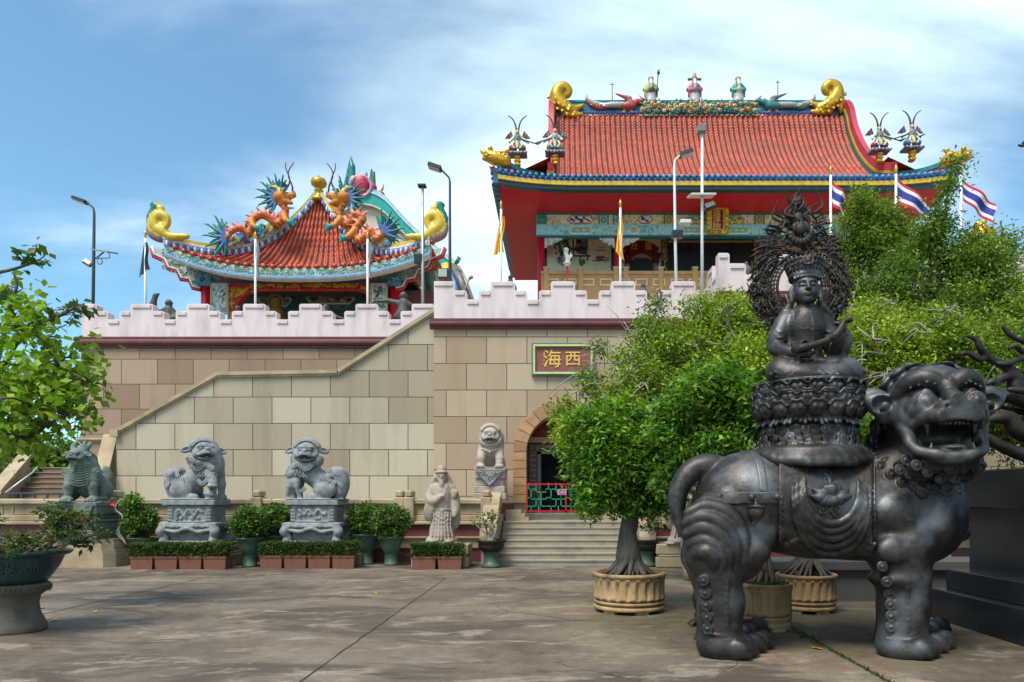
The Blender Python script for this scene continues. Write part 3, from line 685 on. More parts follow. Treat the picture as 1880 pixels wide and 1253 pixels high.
# red and green folding gate across the doorway
fg = thing('lattice_gate', (AX, 18.85, 1.0), 'low red framed gate with green lattice across the arched doorway', 'gate')
gx0, gx1, gz0, gz1 = W(966, 0, 18.8)[0], W(1112, 0, 18.8)[0], W(0, 940, 18.8)[2], W(0, 888, 18.8)[2]
q = MB(); rect_frame(q, gx0, gx1, gz0, gz1, .04, 18.78, 18.82, None); q.box((gx0+gx1)/2 - .02, (gx0+gx1)/2 + .02, 18.78, 18.82, gz0, gz1); q.build('frame', M['red'], fg)
q = MB(); G = (.02, .26, .13); gw = (gx1 - gx0) / 4; H = gz1 - gz0
def lb(x0, z0, x1, z1): q.box(min(x0, x1) - .014, max(x0, x1) + .014, 18.785, 18.815, min(z0, z1) - .014, max(z0, z1) + .014, G)
for i in range(4):
    X = gx0 + i*gw
    for (a, b, c, d) in ((.25, .0, .25, .2), (.0, .2, .5, .2), (.5, .2, .5, .45), (.25, .45, .75, .45), (.25, .45, .25, .8), (.0, .8, .45, .8), (.75, .2, .75, .7), (.5, .7, 1., .7), (.5, .7, .5, 1.), (.75, .2, 1., .2), (.0, .5, .25, .5), (.75, .45, 1., .45), (.12, .8, .12, 1.), (.62, 0, .62, .2)):
        lb(X + a*gw, gz0 + b*H, X + c*gw, gz0 + d*H)
q.build('lattice', M['paint'], fg)
q = MB(); a = W(1029, 905, 18.7); q.box(a[0] - .08, a[0] + .16, 18.74, 18.77, a[2] - .06, a[2] + .1, (.6, .3, .45)); rect_frame(q, a[0] - .04, a[0] + .12, a[2] - .03, a[2] + .07, .02, 18.73, 18.745, (.3, .05, .2)); q.build('notice', M['paint'], fg)
# granite bench wall and plinth
t = thing('granite_bench', (6, 10.5, 0), 'long dark granite bench wall behind the bronze animal', 'bench')
q = MB(); q.box(2.8, 7.5, 10.6, 11.2, 0, .48); q.build('base', M['greygranite'], t)
q = MB(); q.box(2.7, 7.6, 10.5, 11.3, .48, .63, bev=.015); q.build('slab', M['greygranite'], t)
t = thing('granite_plinth', (5.9, 8.2, 0), 'big stepped plinth of polished dark granite carrying the bronze branches', 'plinth')
q = MB(); q.box(5.04, 10, 3.5, 9.18, 0, .40, bev=.012); q.build('lower_step', M['darkgranite'], t)
q = MB(); q.box(5.19, 10, 3.7, 9.06, .40, .665, bev=.012); q.build('upper_step', M['darkgranite'], t)
q = MB(); q.box(5.44, 9.7, 4., 8.95, .665, 1.47); q.build('die', M['darkgranite'], t)
q = MB(); q.box(5.36, 9.8, 3.9, 9.03, 1.47, 1.955, bev=.02); q.build('cap', M['darkgranite'], t)
# ------------------------------------------------------------------ tiled roof surfaces
RED1 = np.array((.42, .058, .018))
def tiled(s, P, pitch_u, rows, rib=.055, keepfn=None, col=RED1):
    """P(u, t) -> point (vectorised) for u in metres along the eave, t 0 (ridge)..1 (eave): round ribs and overlapping rows"""
    u0, u1 = pitch_u[0], pitch_u[1]; n = pitch_u[2]; sub = 8
    U = np.linspace(u0, u1, n*sub+1); Tn = []
    for r in range(rows): Tn += [r/rows, (r+.5)/rows, (r+.94)/rows]
    Tn = np.array(Tn + [1.]); uu, tt = np.meshgrid(U, Tn, indexing='ij')
    Q = P(uu, tt); e = 1e-3
    du = P(uu+e, tt) - P(uu-e, tt); dt = P(uu, np.minimum(tt+e, 1.02)) - P(uu, tt-e); N = np.cross(dt, du); N /= np.linalg.norm(N, axis=-1)[..., None] + 1e-9
    N *= np.sign(N[..., 2:3] + 1e-9)
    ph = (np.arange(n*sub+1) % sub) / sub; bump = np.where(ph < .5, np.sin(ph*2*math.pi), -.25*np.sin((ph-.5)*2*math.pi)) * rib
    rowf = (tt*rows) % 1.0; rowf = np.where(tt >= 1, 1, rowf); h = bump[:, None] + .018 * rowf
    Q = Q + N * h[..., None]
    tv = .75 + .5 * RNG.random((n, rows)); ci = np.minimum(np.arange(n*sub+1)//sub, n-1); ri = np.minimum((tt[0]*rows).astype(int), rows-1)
    C = col * tv[ci][:, ri][..., None] * np.where(ph < .5, 1.3, .62)[:, None, None]  # shading put into the colour: rib tops lightened, troughs between them darkened
    keep = None
    if keepfn is not None: k = keepfn(uu, tt); keep = k[:-1, :-1] & k[1:, 1:]
    s.grid(Q, C, True, keep); return s
TEAL = (.02, .20, .19); BLUE = (.03, .13, .34); YEL = (.60, .40, .04); LBLUE = (.30, .52, .58); CREAM = (.62, .54, .36); ROSE = (.50, .03, .05); GRN = (.03, .24, .13); WHT = (.66, .68, .66)
def frieze_noise(s, x0, x1, y, z0, z1, n, cols, sz=.05):
    """small raised scrolls and blossoms that cover a painted beam"""
    for i in range(n):
        x = x0 + (x1-x0)*RNG.random(); z = z0 + (z1-z0)*RNG.random(); c = cols[int(RNG.integers(len(cols)))]; a = RNG.random()*6.28; r = sz*(.5+RNG.random())
        s.tube([(x + r*math.cos(a+b)*(1-b/8), y - .012, z + r*math.sin(a+b)*(1-b/8)) for b in np.linspace(0, 5, 7)], r*.22, 4, c, False)
def hexpanel(s, x0, x1, z0, z1, y, cout, cin, w=.05):
    def hexa(a, b, c, d, k): m = (c+d)/2; h = (d-c)/2; return [(a, m), (a + h*k, c), (b - h*k, c), (b, m), (b - h*k, d), (a + h*k, d)]
    s.prism(hexa(x0, x1, z0, z1, .9), y - .03, y - .002, col=cout); s.prism(hexa(x0+w*1.2, x1-w*1.2, z0+w, z1-w, .9), y - .045, y - .031, col=WHT); s.prism(hexa(x0+w*1.9, x1-w*1.9, z0+w*1.6, z1-w*1.6, .9), y - .06, y - .046, col=cin)
# ================================================================== main temple
TC = 8.3; FY = 36.0
main = thing('temple_hall', (TC, FY, 6.6), 'large red roofed temple hall with a red soffit and painted teal frieze', 'temple')
prof = np.array([(40.0, 24.15), (39.45, 23.55), (38.9, 22.2), (37.7, 20.35), (35.9, 18.55), (34.2, 17.6), (33.25, 17.28)])
pd = np.concatenate([[0], np.cumsum(np.linalg.norm(np.diff(prof, axis=0), axis=1))]); pd /= pd[-1]
sp_ = spline(prof, 200); sd = np.concatenate([[0], np.cumsum(np.linalg.norm(np.diff(sp_, axis=0), axis=1))]); sd /= sd[-1]
def mroof(u, t):
    y = np.interp(t, sd, sp_[:, 0]); z = np.interp(t, sd, sp_[:, 1]); return np.stack([u + 0*t, y, z], -1)
RX0, RX1 = -.25, 16.85
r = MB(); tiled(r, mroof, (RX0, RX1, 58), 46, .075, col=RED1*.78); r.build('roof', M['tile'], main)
r = MB()
def mback(u, t): q = mroof(u, t); q[..., 1] = 80.0 - q[..., 1]; return q
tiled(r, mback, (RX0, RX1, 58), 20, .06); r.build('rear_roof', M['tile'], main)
# lower skirt at each end, rising to the corner tips
ez = lambda u: 17.28 + .55 * (max(0, abs(u - TC) - 7.) / 4.6)**2.2
EX = 11.1
for sx in (-1, 1):
    r = MB()
    def skirt(u, t, sx=sx):
        xi = TC + sx*8.55; xo = xi + sx*(u); z1 = 17.28 + .55*np.clip((np.abs(xo - TC) - 7)/4.6, 0, 2)**2.2
        y = 35.9 + (33.25 - 35.9)*t; zi = 18.7 - .35*u*.3; z = zi + (z1 - zi)*(np.clip(t, 0, 1)**.8); return np.stack([xo + 0*t, y, z], -1)
    tiled(r, skirt, (0, 3.0, 10), 10, .06); r.build('skirt_roof', M['tile'], main)
    r = MB()
    P = [[(TC + sx*(8.55 + 3.0*t), y, 18.9 + (17.5 - 18.9)*t) for y in np.linspace(34.5, 47, 6)] for t in np.linspace(0, 1, 5)]; r.grid(P, RED1); r.build('end_roof', M['tile'], main)
# gable end walls and their coloured verges
vp = spline(prof[:6], 60)
for sx in (-1, 1):
    xg = RX0 if sx < 0 else RX1; v = MB()
    for (o0, o1, c, w) in ((.0, .28, TEAL, .30), (.28, .40, YEL, .36), (.40, .78, (.50, .06, .09), .30)):
        for i in range(len(vp)-1):
            a, b = vp[i], vp[i+1]; tn = b - a; tn /= np.linalg.norm(tn); nn = np.array([-tn[1]*-1, tn[0]*-1]); nn = np.array([tn[1], -tn[0]]); nn *= np.sign(nn[1]) if abs(nn[1]) > 1e-6 else 1
            v.prism([tuple(a + nn*o0), tuple(b + nn*o0), tuple(b + nn*o1), tuple(a + nn*o1)], xg - w*.5, xg + w*.5, 'x', col=c)
    v.build('verge', M['gloss'], main)
    v = MB(); poly = [tuple(p) for p in vp[::4]] + [(80 - p[0], p[1]) for p in vp[::-4]]
    zb = 18.6
    for i in range(0, len(vp)-1, 3):
        a, b = vp[i], vp[min(i+3, len(vp)-1)]
        for m_ in (0, 1):
            ya, yb = (a[0], b[0]) if not m_ else (80-a[0], 80-b[0])
            if min(a[1], b[1]) > zb: v.prism([(ya, zb), (yb, zb), (yb, b[1]), (ya, a[1])], xg - .1, xg + .1, 'x', col=CREAM)
    v.build('gable_wall', M['paint'], main)
# ridge band with its scroll finials
rd = MB(); rd.box(RX0, RX1, 39.8, 40.2, 23.95, 24.13, WHT); rd.box(RX0 + .1, RX1 - .1, 39.75, 40.25, 24.13, 24.72, (.02, .14, .22)); rd.box(RX0 + .1, RX1 - .1, 39.7, 40.3, 24.72, 24.82, (.02, .20, .26))
for i in range(110): x = RX0 + (RX1-RX0)*(i+.5)/110; rd.ball((x, 39.62, 24.02), (.07, .08, .09), 6, (.04, .07, .32))
rd.build('ridge', M['gloss'], main)
fl = MB()
for i in range(170):
    x = TC + RNG.uniform(-3.35, 3.35); z = RNG.uniform(23.98, 24.52 - .02*abs(x-TC)); y = 39.6 - RNG.random()*.2; c0 = [(.65, .42, .06), (.55, .22, .2), (.7, .6, .3), (.6, .3, .3), (.12, .4, .38)][int(RNG.integers(5))]; rr = .10 + .07*RNG.random()
    n = 7; a0 = RNG.random()
    if i % 2: 
        for k in range(n): a = a0 + 2*math.pi*k/n; fl.add([(x, y, z), (x + rr*1.5*math.cos(a-.25), y - .05, z + rr*1.5*math.sin(a-.25)), (x + rr*2.2*math.cos(a), y - .12, z + rr*2.2*math.sin(a)), (x + rr*1.5*math.cos(a+.25), y - .05, z + rr*1.5*math.sin(a+.25))], [(0, 1, 2, 3)], np.array((.04, .26, .17))*(.6+.8*RNG.random()))
    fl.ball((x, y - .1, z), (rr*.8, .06, rr*.8), 7, c0); fl.ball((x, y - .16, z), (rr*.35, .05, rr*.35), 6, (.5, .2, .03))
fl.build('ridge_flowers', M['gloss'], main)
def scroll_finial(sx, x, y, z, sc):
    # golden dragon head biting the ridge, its tail curled up into a scroll
    s = SDF((x - 1.9*sc, y - .5*sc, z - .45*sc), (x + 1.9*sc, y + .5*sc, z + 2.3*sc), .045*sc); s.k = .1*sc; s.color((.58, .36, .03))
    q = lambda a, b, c=0: (x + sx*a*sc, y + c*sc, z + b*sc)
    s.path([q(-.9, .15), q(-.35, .35), q(.15, .8), q(.35, 1.25), q(.2, 1.7), q(-.2, 1.85), q(-.5, 1.6), q(-.42, 1.3), q(-.2, 1.35)], [.3*sc, .44*sc, .48*sc, .44*sc, .38*sc, .33*sc, .26*sc, .18*sc, .1*sc], n=26)
    s.path([q(-.2, .0), q(-.9, -.12), q(-1.45, -.05)], [.26*sc, .2*sc, .12*sc], n=8); s.path([q(-.6, .35), q(-1.2, .42), q(-1.55, .62)], [.2*sc, .16*sc, .08*sc], n=8)
    s.ell(q(-.55, .42, -.18), .13*sc); s.ell(q(.62, .55), (.26*sc, .3*sc, .75*sc)); s.ell(q(.62, 1.35), .16*sc); s.path([q(.62, 1.3), q(.95, 1.15), q(1.0, 1.4)], [.1*sc, .07*sc, .03*sc])
    for i in range(16): s.curl(q(.5 - .11*i, .5 + .42*math.sin(i*2.1) - .012*i*i*.5, -.42 + .02*(i % 3)), .12*sc, (0, -1, 0), .015)
    return s.build('dragon_finial', M['gold'], main)
scroll_finial(1, W(1545, 0, 39.6)[0] - .55, 39.6, W(0, 204, 39.6)[2], .82); scroll_finial(-1, W(1012, 0, 39.6)[0] + .6, 39.6, W(0, 209, 39.6)[2], .82)
# hip ridges to the corners with gold heads
for sx in (-1, 1):
    h = MB(); P = spline([(TC + sx*8.6, 35.8, 18.45), (TC + sx*9.8, 34.4, 17.95), (TC + sx*10.7, 33.4, 17.92), (TC + sx*11.15, 33.1, 18.1)], 16)
    for i in range(15):
        a, b = P[i], P[i+1]
        for (o0, o1, c, w) in ((-.42, -.30, TEAL, .2), (-.30, -.05, (.45, .02, .07) if 3 < i < 12 or True else TEAL, .16), (-.05, .16, TEAL, .24)):
            V = []
            for p in (a, b):
                for yy in (-w, w): V += [(p[0], p[1] + yy, p[2] + o0), (p[0], p[1] + yy, p[2] + o1)]
            h.add(V, [(0, 1, 3, 2), (4, 6, 7, 5), (0, 4, 5, 1), (2, 3, 7, 6), (1, 5, 7, 3), (0, 2, 6, 4)], c)
    h.build('hip_ridge', M['gloss'], main)
    e = P[-1]; s = SDF(e - (1.2, .6, .7), e + (1.2, .6, .8), .05); s.k = .1
    q = lambda a, b, c=0: e + np.array((sx*a, c, b))
    s.path([q(-.4, -.1), q(.1, .02), q(.45, .15)], [.3, .3, .22]); s.path([q(.3, .1), q(.72, .36)], [.2, .1]); s.path([q(.2, -.1), q(.66, .0)], [.16, .08]); s.path([q(-.2, .2), q(-.6, .45)], [.16, .05]); s.ell(q(.3, .42, -.15), .12)
    for i in range(6): s.torus(q(-.45 + .2*i, .02 + .12*(i % 2), -.27), .09, .035, k=.02)
    s.build('corner_dragon_head', M['gold'], main)
# eave bands: blue tile ends, gold fillet, dark band; soffit in red
def eave_line(u): return 17.05 + .42 * np.clip((np.abs(u - TC) - 7.0)/4.6, 0, 2)**2.2
ev = MB(); xs = np.linspace(TC - EX, TC + EX, 70)
def band(s, z0, z1, ya, yb, c):
    for a, b in zip(xs[:-1], xs[1:]):
        za, zb_ = eave_line(a), eave_line(b)
        V = [(a, ya, za+z0), (a, ya, za+z1), (a, yb, za+z0), (a, yb, za+z1), (b, ya, zb_+z0), (b, ya, zb_+z1), (b, yb, zb_+z0), (b, yb, zb_+z1)]
        s.add(V, [(0, 1, 3, 2), (4, 6, 7, 5), (0, 4, 5, 1), (2, 3, 7, 6), (1, 5, 7, 3), (0, 2, 6, 4)], c)
band(ev, -.22, -.02, 33.10, 33.6, YEL); band(ev, -.40, -.22, 33.2, 33.6, (.015, .05, .075)); band(ev, -.02, .16, 33.16, 33.5, BLUE)
for x in np.arange(TC - EX + .1, TC + EX, .295):
    z = eave_line(x); ev.tube([(x, 33.0, z + .16), (x, 33.3, z + .2)], .10, 8, np.array((.05, .20, .42))*(.7+.6*RNG.random())); ev.add([(x + .05, 33.08, z + .12), (x + .147, 33.06, z - .0), (x + .245, 33.08, z + .12)], [(0, 1, 2)], (.03, .10, .30))
for sx in (-1, 1):   # side eaves run back
    xe = TC + sx*EX; z0 = eave_line(xe)
    for i, y in enumerate(np.linspace(33.2, 46.5, 34)[:-1]):
        zz_ = 17.05 + (z0 - 17.05)*max(0, 1 - i/9)**2; dy = 13.3/33
        ev.box(min(xe, xe+sx*.25), max(xe, xe+sx*.25), y, y + dy, zz_ - .40, zz_ + .16, (.03, .13, .26)); ev.tube([(xe + sx*.25, y + .1, zz_ + .12), (xe + sx*.38, y + .1, zz_ + .1)], .09, 6, (.06, .08, .12))
ev.build('eave', M['gloss'], main)
sf = MB(); SZ = 16.80
Pn = []
for y, f in ((33.58, 1.), (34.4, .35), (35.2, .06), (47.0, 0.)):
    Pn.append([(x, y, SZ - .16 + (eave_line(x) - 17.05)*f + .12*f + (.0 if 33.6 < y else 0)) for x in xs])
sf.grid(np.array(Pn), (.48, .006, .022)); sf.build('soffit', M['red'], main)
cx0, cx1 = W(985, 0, FY)[0], TC*2 - W(985, 0, FY)[0]
bm = MB(); zt, zm, zb = SZ - .2, W(0, 414, FY)[2], W(0, 434, FY)[2]
bm.box(cx0, cx1, FY - .12, FY + .4, zt - .02, zt + .14, (.01, .14, .13)); bm.box(cx0, cx1, FY, FY + .35, zm + .02, zt - .02, (.70, .63, .45)); bm.box(cx0, cx1, FY - .05, FY + .4, zb, zm, (.26, .54, .60)); bm.box(cx0, cx1, FY - .08, FY + .3, zb - .05, zb + .03, (.02, .15, .17)); bm.box(cx0, cx1, FY - .07, FY + .3, zm - .02, zm + .03, (.25, .48, .50))
bm.box(cx0, cx0 + .3, FY + .35, 47, zb, zt, (.3, .05, .06))
frieze_noise(bm, cx0 + .5, cx1 - .5, FY, zm + .06, zt - .06, 420, [(.52, .36, .10), (.62, .60, .48), (.35, .42, .34), (.55, .45, .25)], .07)
frieze_noise(bm, cx0 + .5, cx1 - .5, FY - .05, zb + .05, zm - .05, 420, [(.08, .28, .38), (.5, .72, .76), (.06, .38, .36), (.65, .62, .35)], .06)
posts = [W(q, 0, FY)[0] for q in (1108, 1135, 1228, 1394, 1450)]
for p, c in zip([cx0 + .28, posts[0], posts[1], posts[2], posts[3], posts[4], cx1 - .3], (TEAL, LBLUE, LBLUE, (.55, .33, .08), (.55, .33, .08), LBLUE, TEAL)):
    bm.box(p - .2, p + .2, FY - .035, FY - .001, zm + .03, zt - .03, c)
    for e in (-.24, .24): bm.box(p + e - .03, p + e + .03, FY - .05, FY - .001, zm + .03, zt - .03, (.02, .20, .16))
    for i in range(2): z = zm + .25 + i*.33; bm.tube([(p + .12*math.cos(a), FY - .05, z + .12*math.sin(a)) for a in np.linspace(0, 6.3, 12)], .03, 5, (.05, .25, .2)); bm.ball((p, FY - .05, z), (.05, .03, .05), 6, (.6, .5, .15))
for (a, b, c, d) in ((1041, 1091, ROSE, WHT), (1170, 1199, ROSE, (.5, .62, .68)), (1258, 1367, ROSE, (.03, .28, .17)), (1425, 1470, ROSE, WHT), (1540, 1590, ROSE, WHT)):
    hexpanel(bm, W(a, 0, FY)[0], W(b, 0, FY)[0], zm + .08, zt - .06, FY, c, d)
def blob(px, py, rx, rz, c, y=FY - .065): p = W(px, py, y); bm.ball((p[0], y, p[2]), (rx, .015, rz), 8, c)
for q in range(9): blob(1049 + q*4.6, 403 + 3*math.sin(q*2.1), .06 + .05*RNG.random(), .04 + .07*RNG.random(), (.03, .07, .14))
blob(1180, 402, .1, .09, (.04, .08, .14)); blob(1188, 406, .12, .05, (.06, .12, .2)); bm.tube([W(1178, 398, FY - .07), W(1190, 408, FY - .07)], .03, 5, (.02, .05, .1))
for sx in (1268, 1340):
    for q in range(8): blob(sx + q*2.8, 404 + 5*math.sin(q*1.3), .09, .06, (.66, .56, .08))
for (a, b) in ((1042, 1090), (1152, 1175), (1247, 1378), (1430, 1475)):
    x0_, x1_ = W(a, 0, FY)[0], W(b, 0, FY)[0]; hexpanel(bm, x0_, x1_, zb + .08, zm - .07, FY - .05, (.6, .75, .78), (.16, .40, .36), .04)
    n = max(1, int((x1_ - x0_)/.3))
    for i in range(n): bm.ball((x0_ + (i+.5)*(x1_-x0_)/n, FY - .12, (zb+zm)/2), (.11, .02, .07), 8, (.62, .50, .16))
bm.build('frieze', M['paint'], main)
# cusped valances under the beam
def valance(xc, side, w=1.25, h=.52):
    va = MB()
    P = [(0, 0), (w, 0), (w*.95, -.10), (w*.8, -.12), (w*.72, -.22), (w*.5, -.24), (w*.44, -.36), (w*.2, -.38), (w*.12, -h), (0, -h)]
    va.prism([(xc + side*p[0], zb - .05 + p[1]) for p in P], FY + .1, FY + .2, col=(.50, .52, .52))
    for i in range(14): x = RNG.random()*w*.8; va.ball((xc + side*x, FY + .09, zb - .08 - RNG.random()*(.42 - .35*x/w)), (.06, .03, .05), 6, [(.6, .62, .62), (.28, .40, .40), (.40, .44, .42)][i % 3])
    va.build('valance', M['paint'], main)
cols_x = [W(993.5, 0, FY)[0], W(1135, 0, FY)[0], W(1487, 0, FY)[0], cx1 - .28, W(1587, 0, FY)[0]]
for k, x in enumerate(cols_x[:2]):
    if k: valance(x - .15, -1, .85)
    valance(x + .15, 1, 1.0)
DZ = 12.2
for x in cols_x:
    c = MB(); c.tube([(x, FY + .15, 11.), (x, FY + .15, zb)], .19, 16); c.build('column', M['red'], main)
# back wall of the veranda with mural, window, couplets and glazed doors
WY = 39.0; wp = lambda px, py: W(px, py, WY)
wl = MB(); x0, x1 = cx0 + .3, cx1
wl.box(x0, x1, WY, WY + .3, 10, 16.9, (.78, .70, .52)); wl.build('wall', M['paint'], main)
mu = MB()
def pr(s, a, b, c, d, y0, y1, col): A, B = wp(a, d), wp(b, c); s.box(A[0], B[0], WY - y1, WY - y0, A[2], B[2], col)
pr(mu, 1003, 1122, 428, 512, .002, .03, (.82, .79, .62)); pr(mu, 1122, 1130, 428, 512, .002, .06, (.03, .07, .04)); pr(mu, 998, 1004, 428, 512, .002, .06, (.03, .07, .04))
def mb(px, py, rx, rz, c, a=0): p = wp(px, py); mu.ball((p[0], WY - .03, p[2]), (rx, .02, rz), 8, c, roty(a))
for q in range(40): mb(1018 + RNG.random()*28, 440 + RNG.random()*28, .12*RNG.random()+.04, .06, [(.04, .16, .10), (.03, .08, .06), (.06, .22, .12)][q % 3], RNG.random()*3)
for x in (1040, 1052, 1076): mu.tube([wp(x, 432) - (0, .04, 0), wp(x + 1, 470) - (0, .04, 0)], .05, 5, (.05, .2, .14))
for q in range(16): mb(1060 + RNG.random()*14, 440 + RNG.random()*26, .2, .14, [(.02, .025, .04), (.10, .11, .14), (.2, .22, .25)][q % 3])
mb(1072, 442, .15, .16, (.45, .33, .22)); mb(1072, 438, .16, .1, (.02, .02, .02)); mb(1062, 458, .5, .12, (.03, .06, .11)); mu.tube([wp(1046, 471) - (0, .05, 0), wp(1084, 471) - (0, .05, 0)], .04, 5, (.02, .02, .02))
for x in (1050, 1066, 1080): mu.tube([wp(x, 471) - (0, .05, 0), wp(x - 2, 480) - (0, .05, 0)], .035, 5, (.02, .02, .02))
for q in range(10): mb(1026 + RNG.random()*10, 464 + RNG.random()*20, .12, .16, [(.06, .12, .24), (.15, .25, .35), (.5, .5, .45)][q % 3])
for q in range(6): mb(1065 + RNG.random()*8, 479 + RNG.random()*8, .12, .09, (.02, .25, .13))
mb(1104, 460, .3, .05, (.35, .36, .12)); mb(1104, 455, .24, .05, (.45, .42, .2)); mb(1102, 474, .3, .12, (.20, .10, .14)); mb(1100, 479, .45, .05, (.05, .09, .08)); mb(1116, 477, .06, .05, (.03, .03, .03))
for q in range(7): mb(1112 + 2.2*(q % 3), 474 + 4*(q//3), .03, .04, (.03, .03, .03))
mu.build('mural', M['paint'], main)
wi = MB(); pr(wi, 1146, 1209, 466, 512, .002, .05, (.05, .13, .33)); pr(wi, 1150, 1205, 470, 512, .05, .07, (.40, .34, .38)); pr(wi, 1152, 1203, 473, 512, .07, .09, (.22, .13, .10)); win = wi.build('window', M['paint'], main)
q = MB(); pr(q, 1156, 1198, 476, 512, .09, .10, None); q.build('pane', M['glass'], win)
fan = MB(); cen = wp(1177, 484)
an = np.linspace(R(42), R(138), 15); ro, ri = 1.38, .62
for a, b in zip(an[:-1], an[1:]): fan.prism([(cen[0] + ro*math.cos(a), cen[2] - .12 + ro*math.sin(a)), (cen[0] + ro*math.cos(b), cen[2] - .12 + ro*math.sin(b)), (cen[0] + ri*math.cos(b), cen[2] - .12 + ri*math.sin(b)), (cen[0] + ri*math.cos(a), cen[2] - .12 + ri*math.sin(a))], WY - .12, WY - .002, col=(.17, .012, .018))
fan.tube([(cen[0] + .6*math.cos(a), WY - .12, cen[2] - .12 + .6*math.sin(a)) for a in np.linspace(R(30), R(150), 14)], .035, 5, (.55, .33, .12))
for sx in (-1, 1):
    for k in range(3): x = cen[0] + sx*(.62 + .18*k); fan.tube([(x + sx*.1, WY - .1, cen[2] + .68 - .06*k), (x - sx*.05, WY - .1, cen[2] + .08)], .08, 8, (.17, .015, .02)); fan.ball((x - sx*.05, WY - .12, cen[2] + .06), .11, 8, (.15, .012, .018))
fs = thing('fan_sign', (cen[0], WY - .002, cen[2]), 'dark red fan shaped sign with two gold characters above the blue framed window', 'sign'); fan.build('board', M['paint'], fs)
text('靈', .46, GOLDT, fs, (cen[0] + .4, WY - .13, cen[2] + .92)); text('壯', .46, GOLDT, fs, (cen[0] - .4, WY - .13, cen[2] + .92))
for px, s1 in ((1220, '玄妙觀天下人和'), (1387, '福地洞天春永在')):
    a, b = wp(px - 6, 512), wp(px + 6, 433); t = thing('couplet_board', ((a[0]+b[0])/2, WY - .1, a[2]), 'black board with a column of gold characters between window and glass doors' if px < 1300 else 'black board with a column of gold characters at the far end of the glass doors', 'sign')
    q = MB(); q.box(a[0], b[0], WY - .1, WY - .002, a[2], b[2]); q.build('board', M['black'], t); text(list(s1), .33, GOLDT, t, ((a[0]+b[0])/2, WY - .11, (a[2]+b[2])/2), vertical=True)
gd = MB(); pr(gd, 1226, 1381, 446, 520, .002, .06, (.012, .013, .014)); pr(gd, 1226, 1381, 443, 447, .06, .1, (.45, .33, .16)); pr(gd, 1226, 1381, 434, 443, .002, .09, (.03, .03, .03)); dd = gd.build('door_frame', M['paint'], main)
for (a, b) in ((1228, 1263), (1268, 1300), (1303, 1339), (1345, 1379)):
    q = MB(); pr(q, a, b, 462, 520, .06, .075, None); pr(q, a, b, 449, 460, .06, .075, None); q.build('glass_door', M['glass'], main)
q = MB(); pr(q, 1264, 1340, 429, 440, .09, .2, (.14, .02, .02)); pr(q, 1268, 1336, 430.5, 438, .2, .21, (.24, .03, .03)); rect_frame(q, wp(1262, 0)[0], wp(1342, 0)[0], wp(0, 442)[2], wp(0, 428)[2], .06, WY - .24, WY - .21, (.30, .24, .06)); 
q.build('lintel_board', M['paint'], main)
# tan balustrade of the veranda
bl = MB(); BY = 35.7; a0, a1 = cx0 + .25, cx1
zb0, zb1 = 10.9, W(0, 504, BY)[2]
bl.box(a0, a1, BY, BY + .2, zb0, zb1, (.40, .225, .095)); bl.box(a0, a1, BY - .06, BY + .26, zb1, zb1 + .16, (.45, .26, .11))
for i in range(16):
    x = W(1000, 0, BY)[0] + i*.93; z0, z1 = W(0, 525, BY)[2], W(0, 512, BY)[2]
    rect_frame(bl, x + .1, x + .74, z0, z1, .07, BY - .03, BY - .002, (.62, .50, .30))
for x in [W(q, 0, BY)[0] for q in (1003, 1066, 1131, 1149, 1213, 1276, 1340, 1404)]: bl.box(x - .13, x + .13, BY - .08, BY + .28, zb0, zb1 + .28, (.45, .26, .11)); bl.box(x - .16, x + .16, BY - .1, BY + .3, zb1 + .28, zb1 + .38, (.48, .29, .13))
t = thing('veranda_balustrade', (TC, BY, zb0), 'tan painted balustrade with white frame panels before the temple veranda', 'balustrade'); bl.build('panel', M['tan'], t)
po = MB(); po.box(a0 - .3, a1 + .3, BY - .4, 48, 6.6, 10.88, (.36, .20, .085)); 
for k in range(8): po.box(a0 - .6, a1, BY - .42 - .02, BY - .41, 6.8 + .5*k, 6.85 + .5*k, (.22, .12, .05))
po.build('podium', M['tan'], main)
bw = MB(); bw.box(cx0 + .4, cx1, 46, 46.3, 10, 16.6, (.3, .05, .05)); bw.build('rear_wall', M['paint'], main)
# hanging name board, leaning forward
A, B = W(1297, 431, 35.4), W(1336, 373, 35.4); xm, zm_ = (A[0]+B[0])/2, (A[2]+B[2])/2; hw, hh = (B[0]-A[0])/2, (B[2]-A[2])/2
nb = thing('hanging_name_board', (xm, 35.4, A[2]), 'upright board with three gold characters in a carved gold frame hung under the temple eave', 'sign')
q = MB(); q.box(xm - hw*.7, xm + hw*.7, 35.35, 35.45, zm_ - hh*.8, zm_ + hh*.66, (.16, .015, .025)); q.build('board', M['paint'], nb)
q = MB(); rect_frame(q, xm - hw, xm + hw, zm_ - hh, zm_ + hh*.86, .26, 35.28, 35.42, (.5, .3, .04)); 
for i in range(60):
    e = i % 4; u = RNG.uniform(-1, 1); x, z = ((xm - hw*.86, zm_ + u*hh*.95), (xm + hw*.86, zm_ + u*hh*.95), (xm + u*hw, zm_ - hh*.9), (xm + u*hw*1.1, zm_ + hh*.86))[e]; q.ball((x, 35.25, z), (.12, .06, .10), 6, np.array((.62, .38, .05))*(.5 + .8*RNG.random()))
for sx in (-1, 1): q.ball((xm + sx*hw*1.15, 35.3, zm_ + hh*.86), (.34, .08, .16), 8, (.6, .37, .05))
q.build('frame', M['gloss'], nb)
text(list('淡浮院'), .37, GOLDT, nb, (xm - .03, 35.34, zm_ - .1), vertical=True, sx=1.2); text(list('泰國'), .16, GOLDT, nb, (xm + .36, 35.34, zm_ + .42), vertical=True); text(list('丁卯年吉'), .13, GOLDT, nb, (xm - .42, 35.34, zm_ - .5), vertical=True)
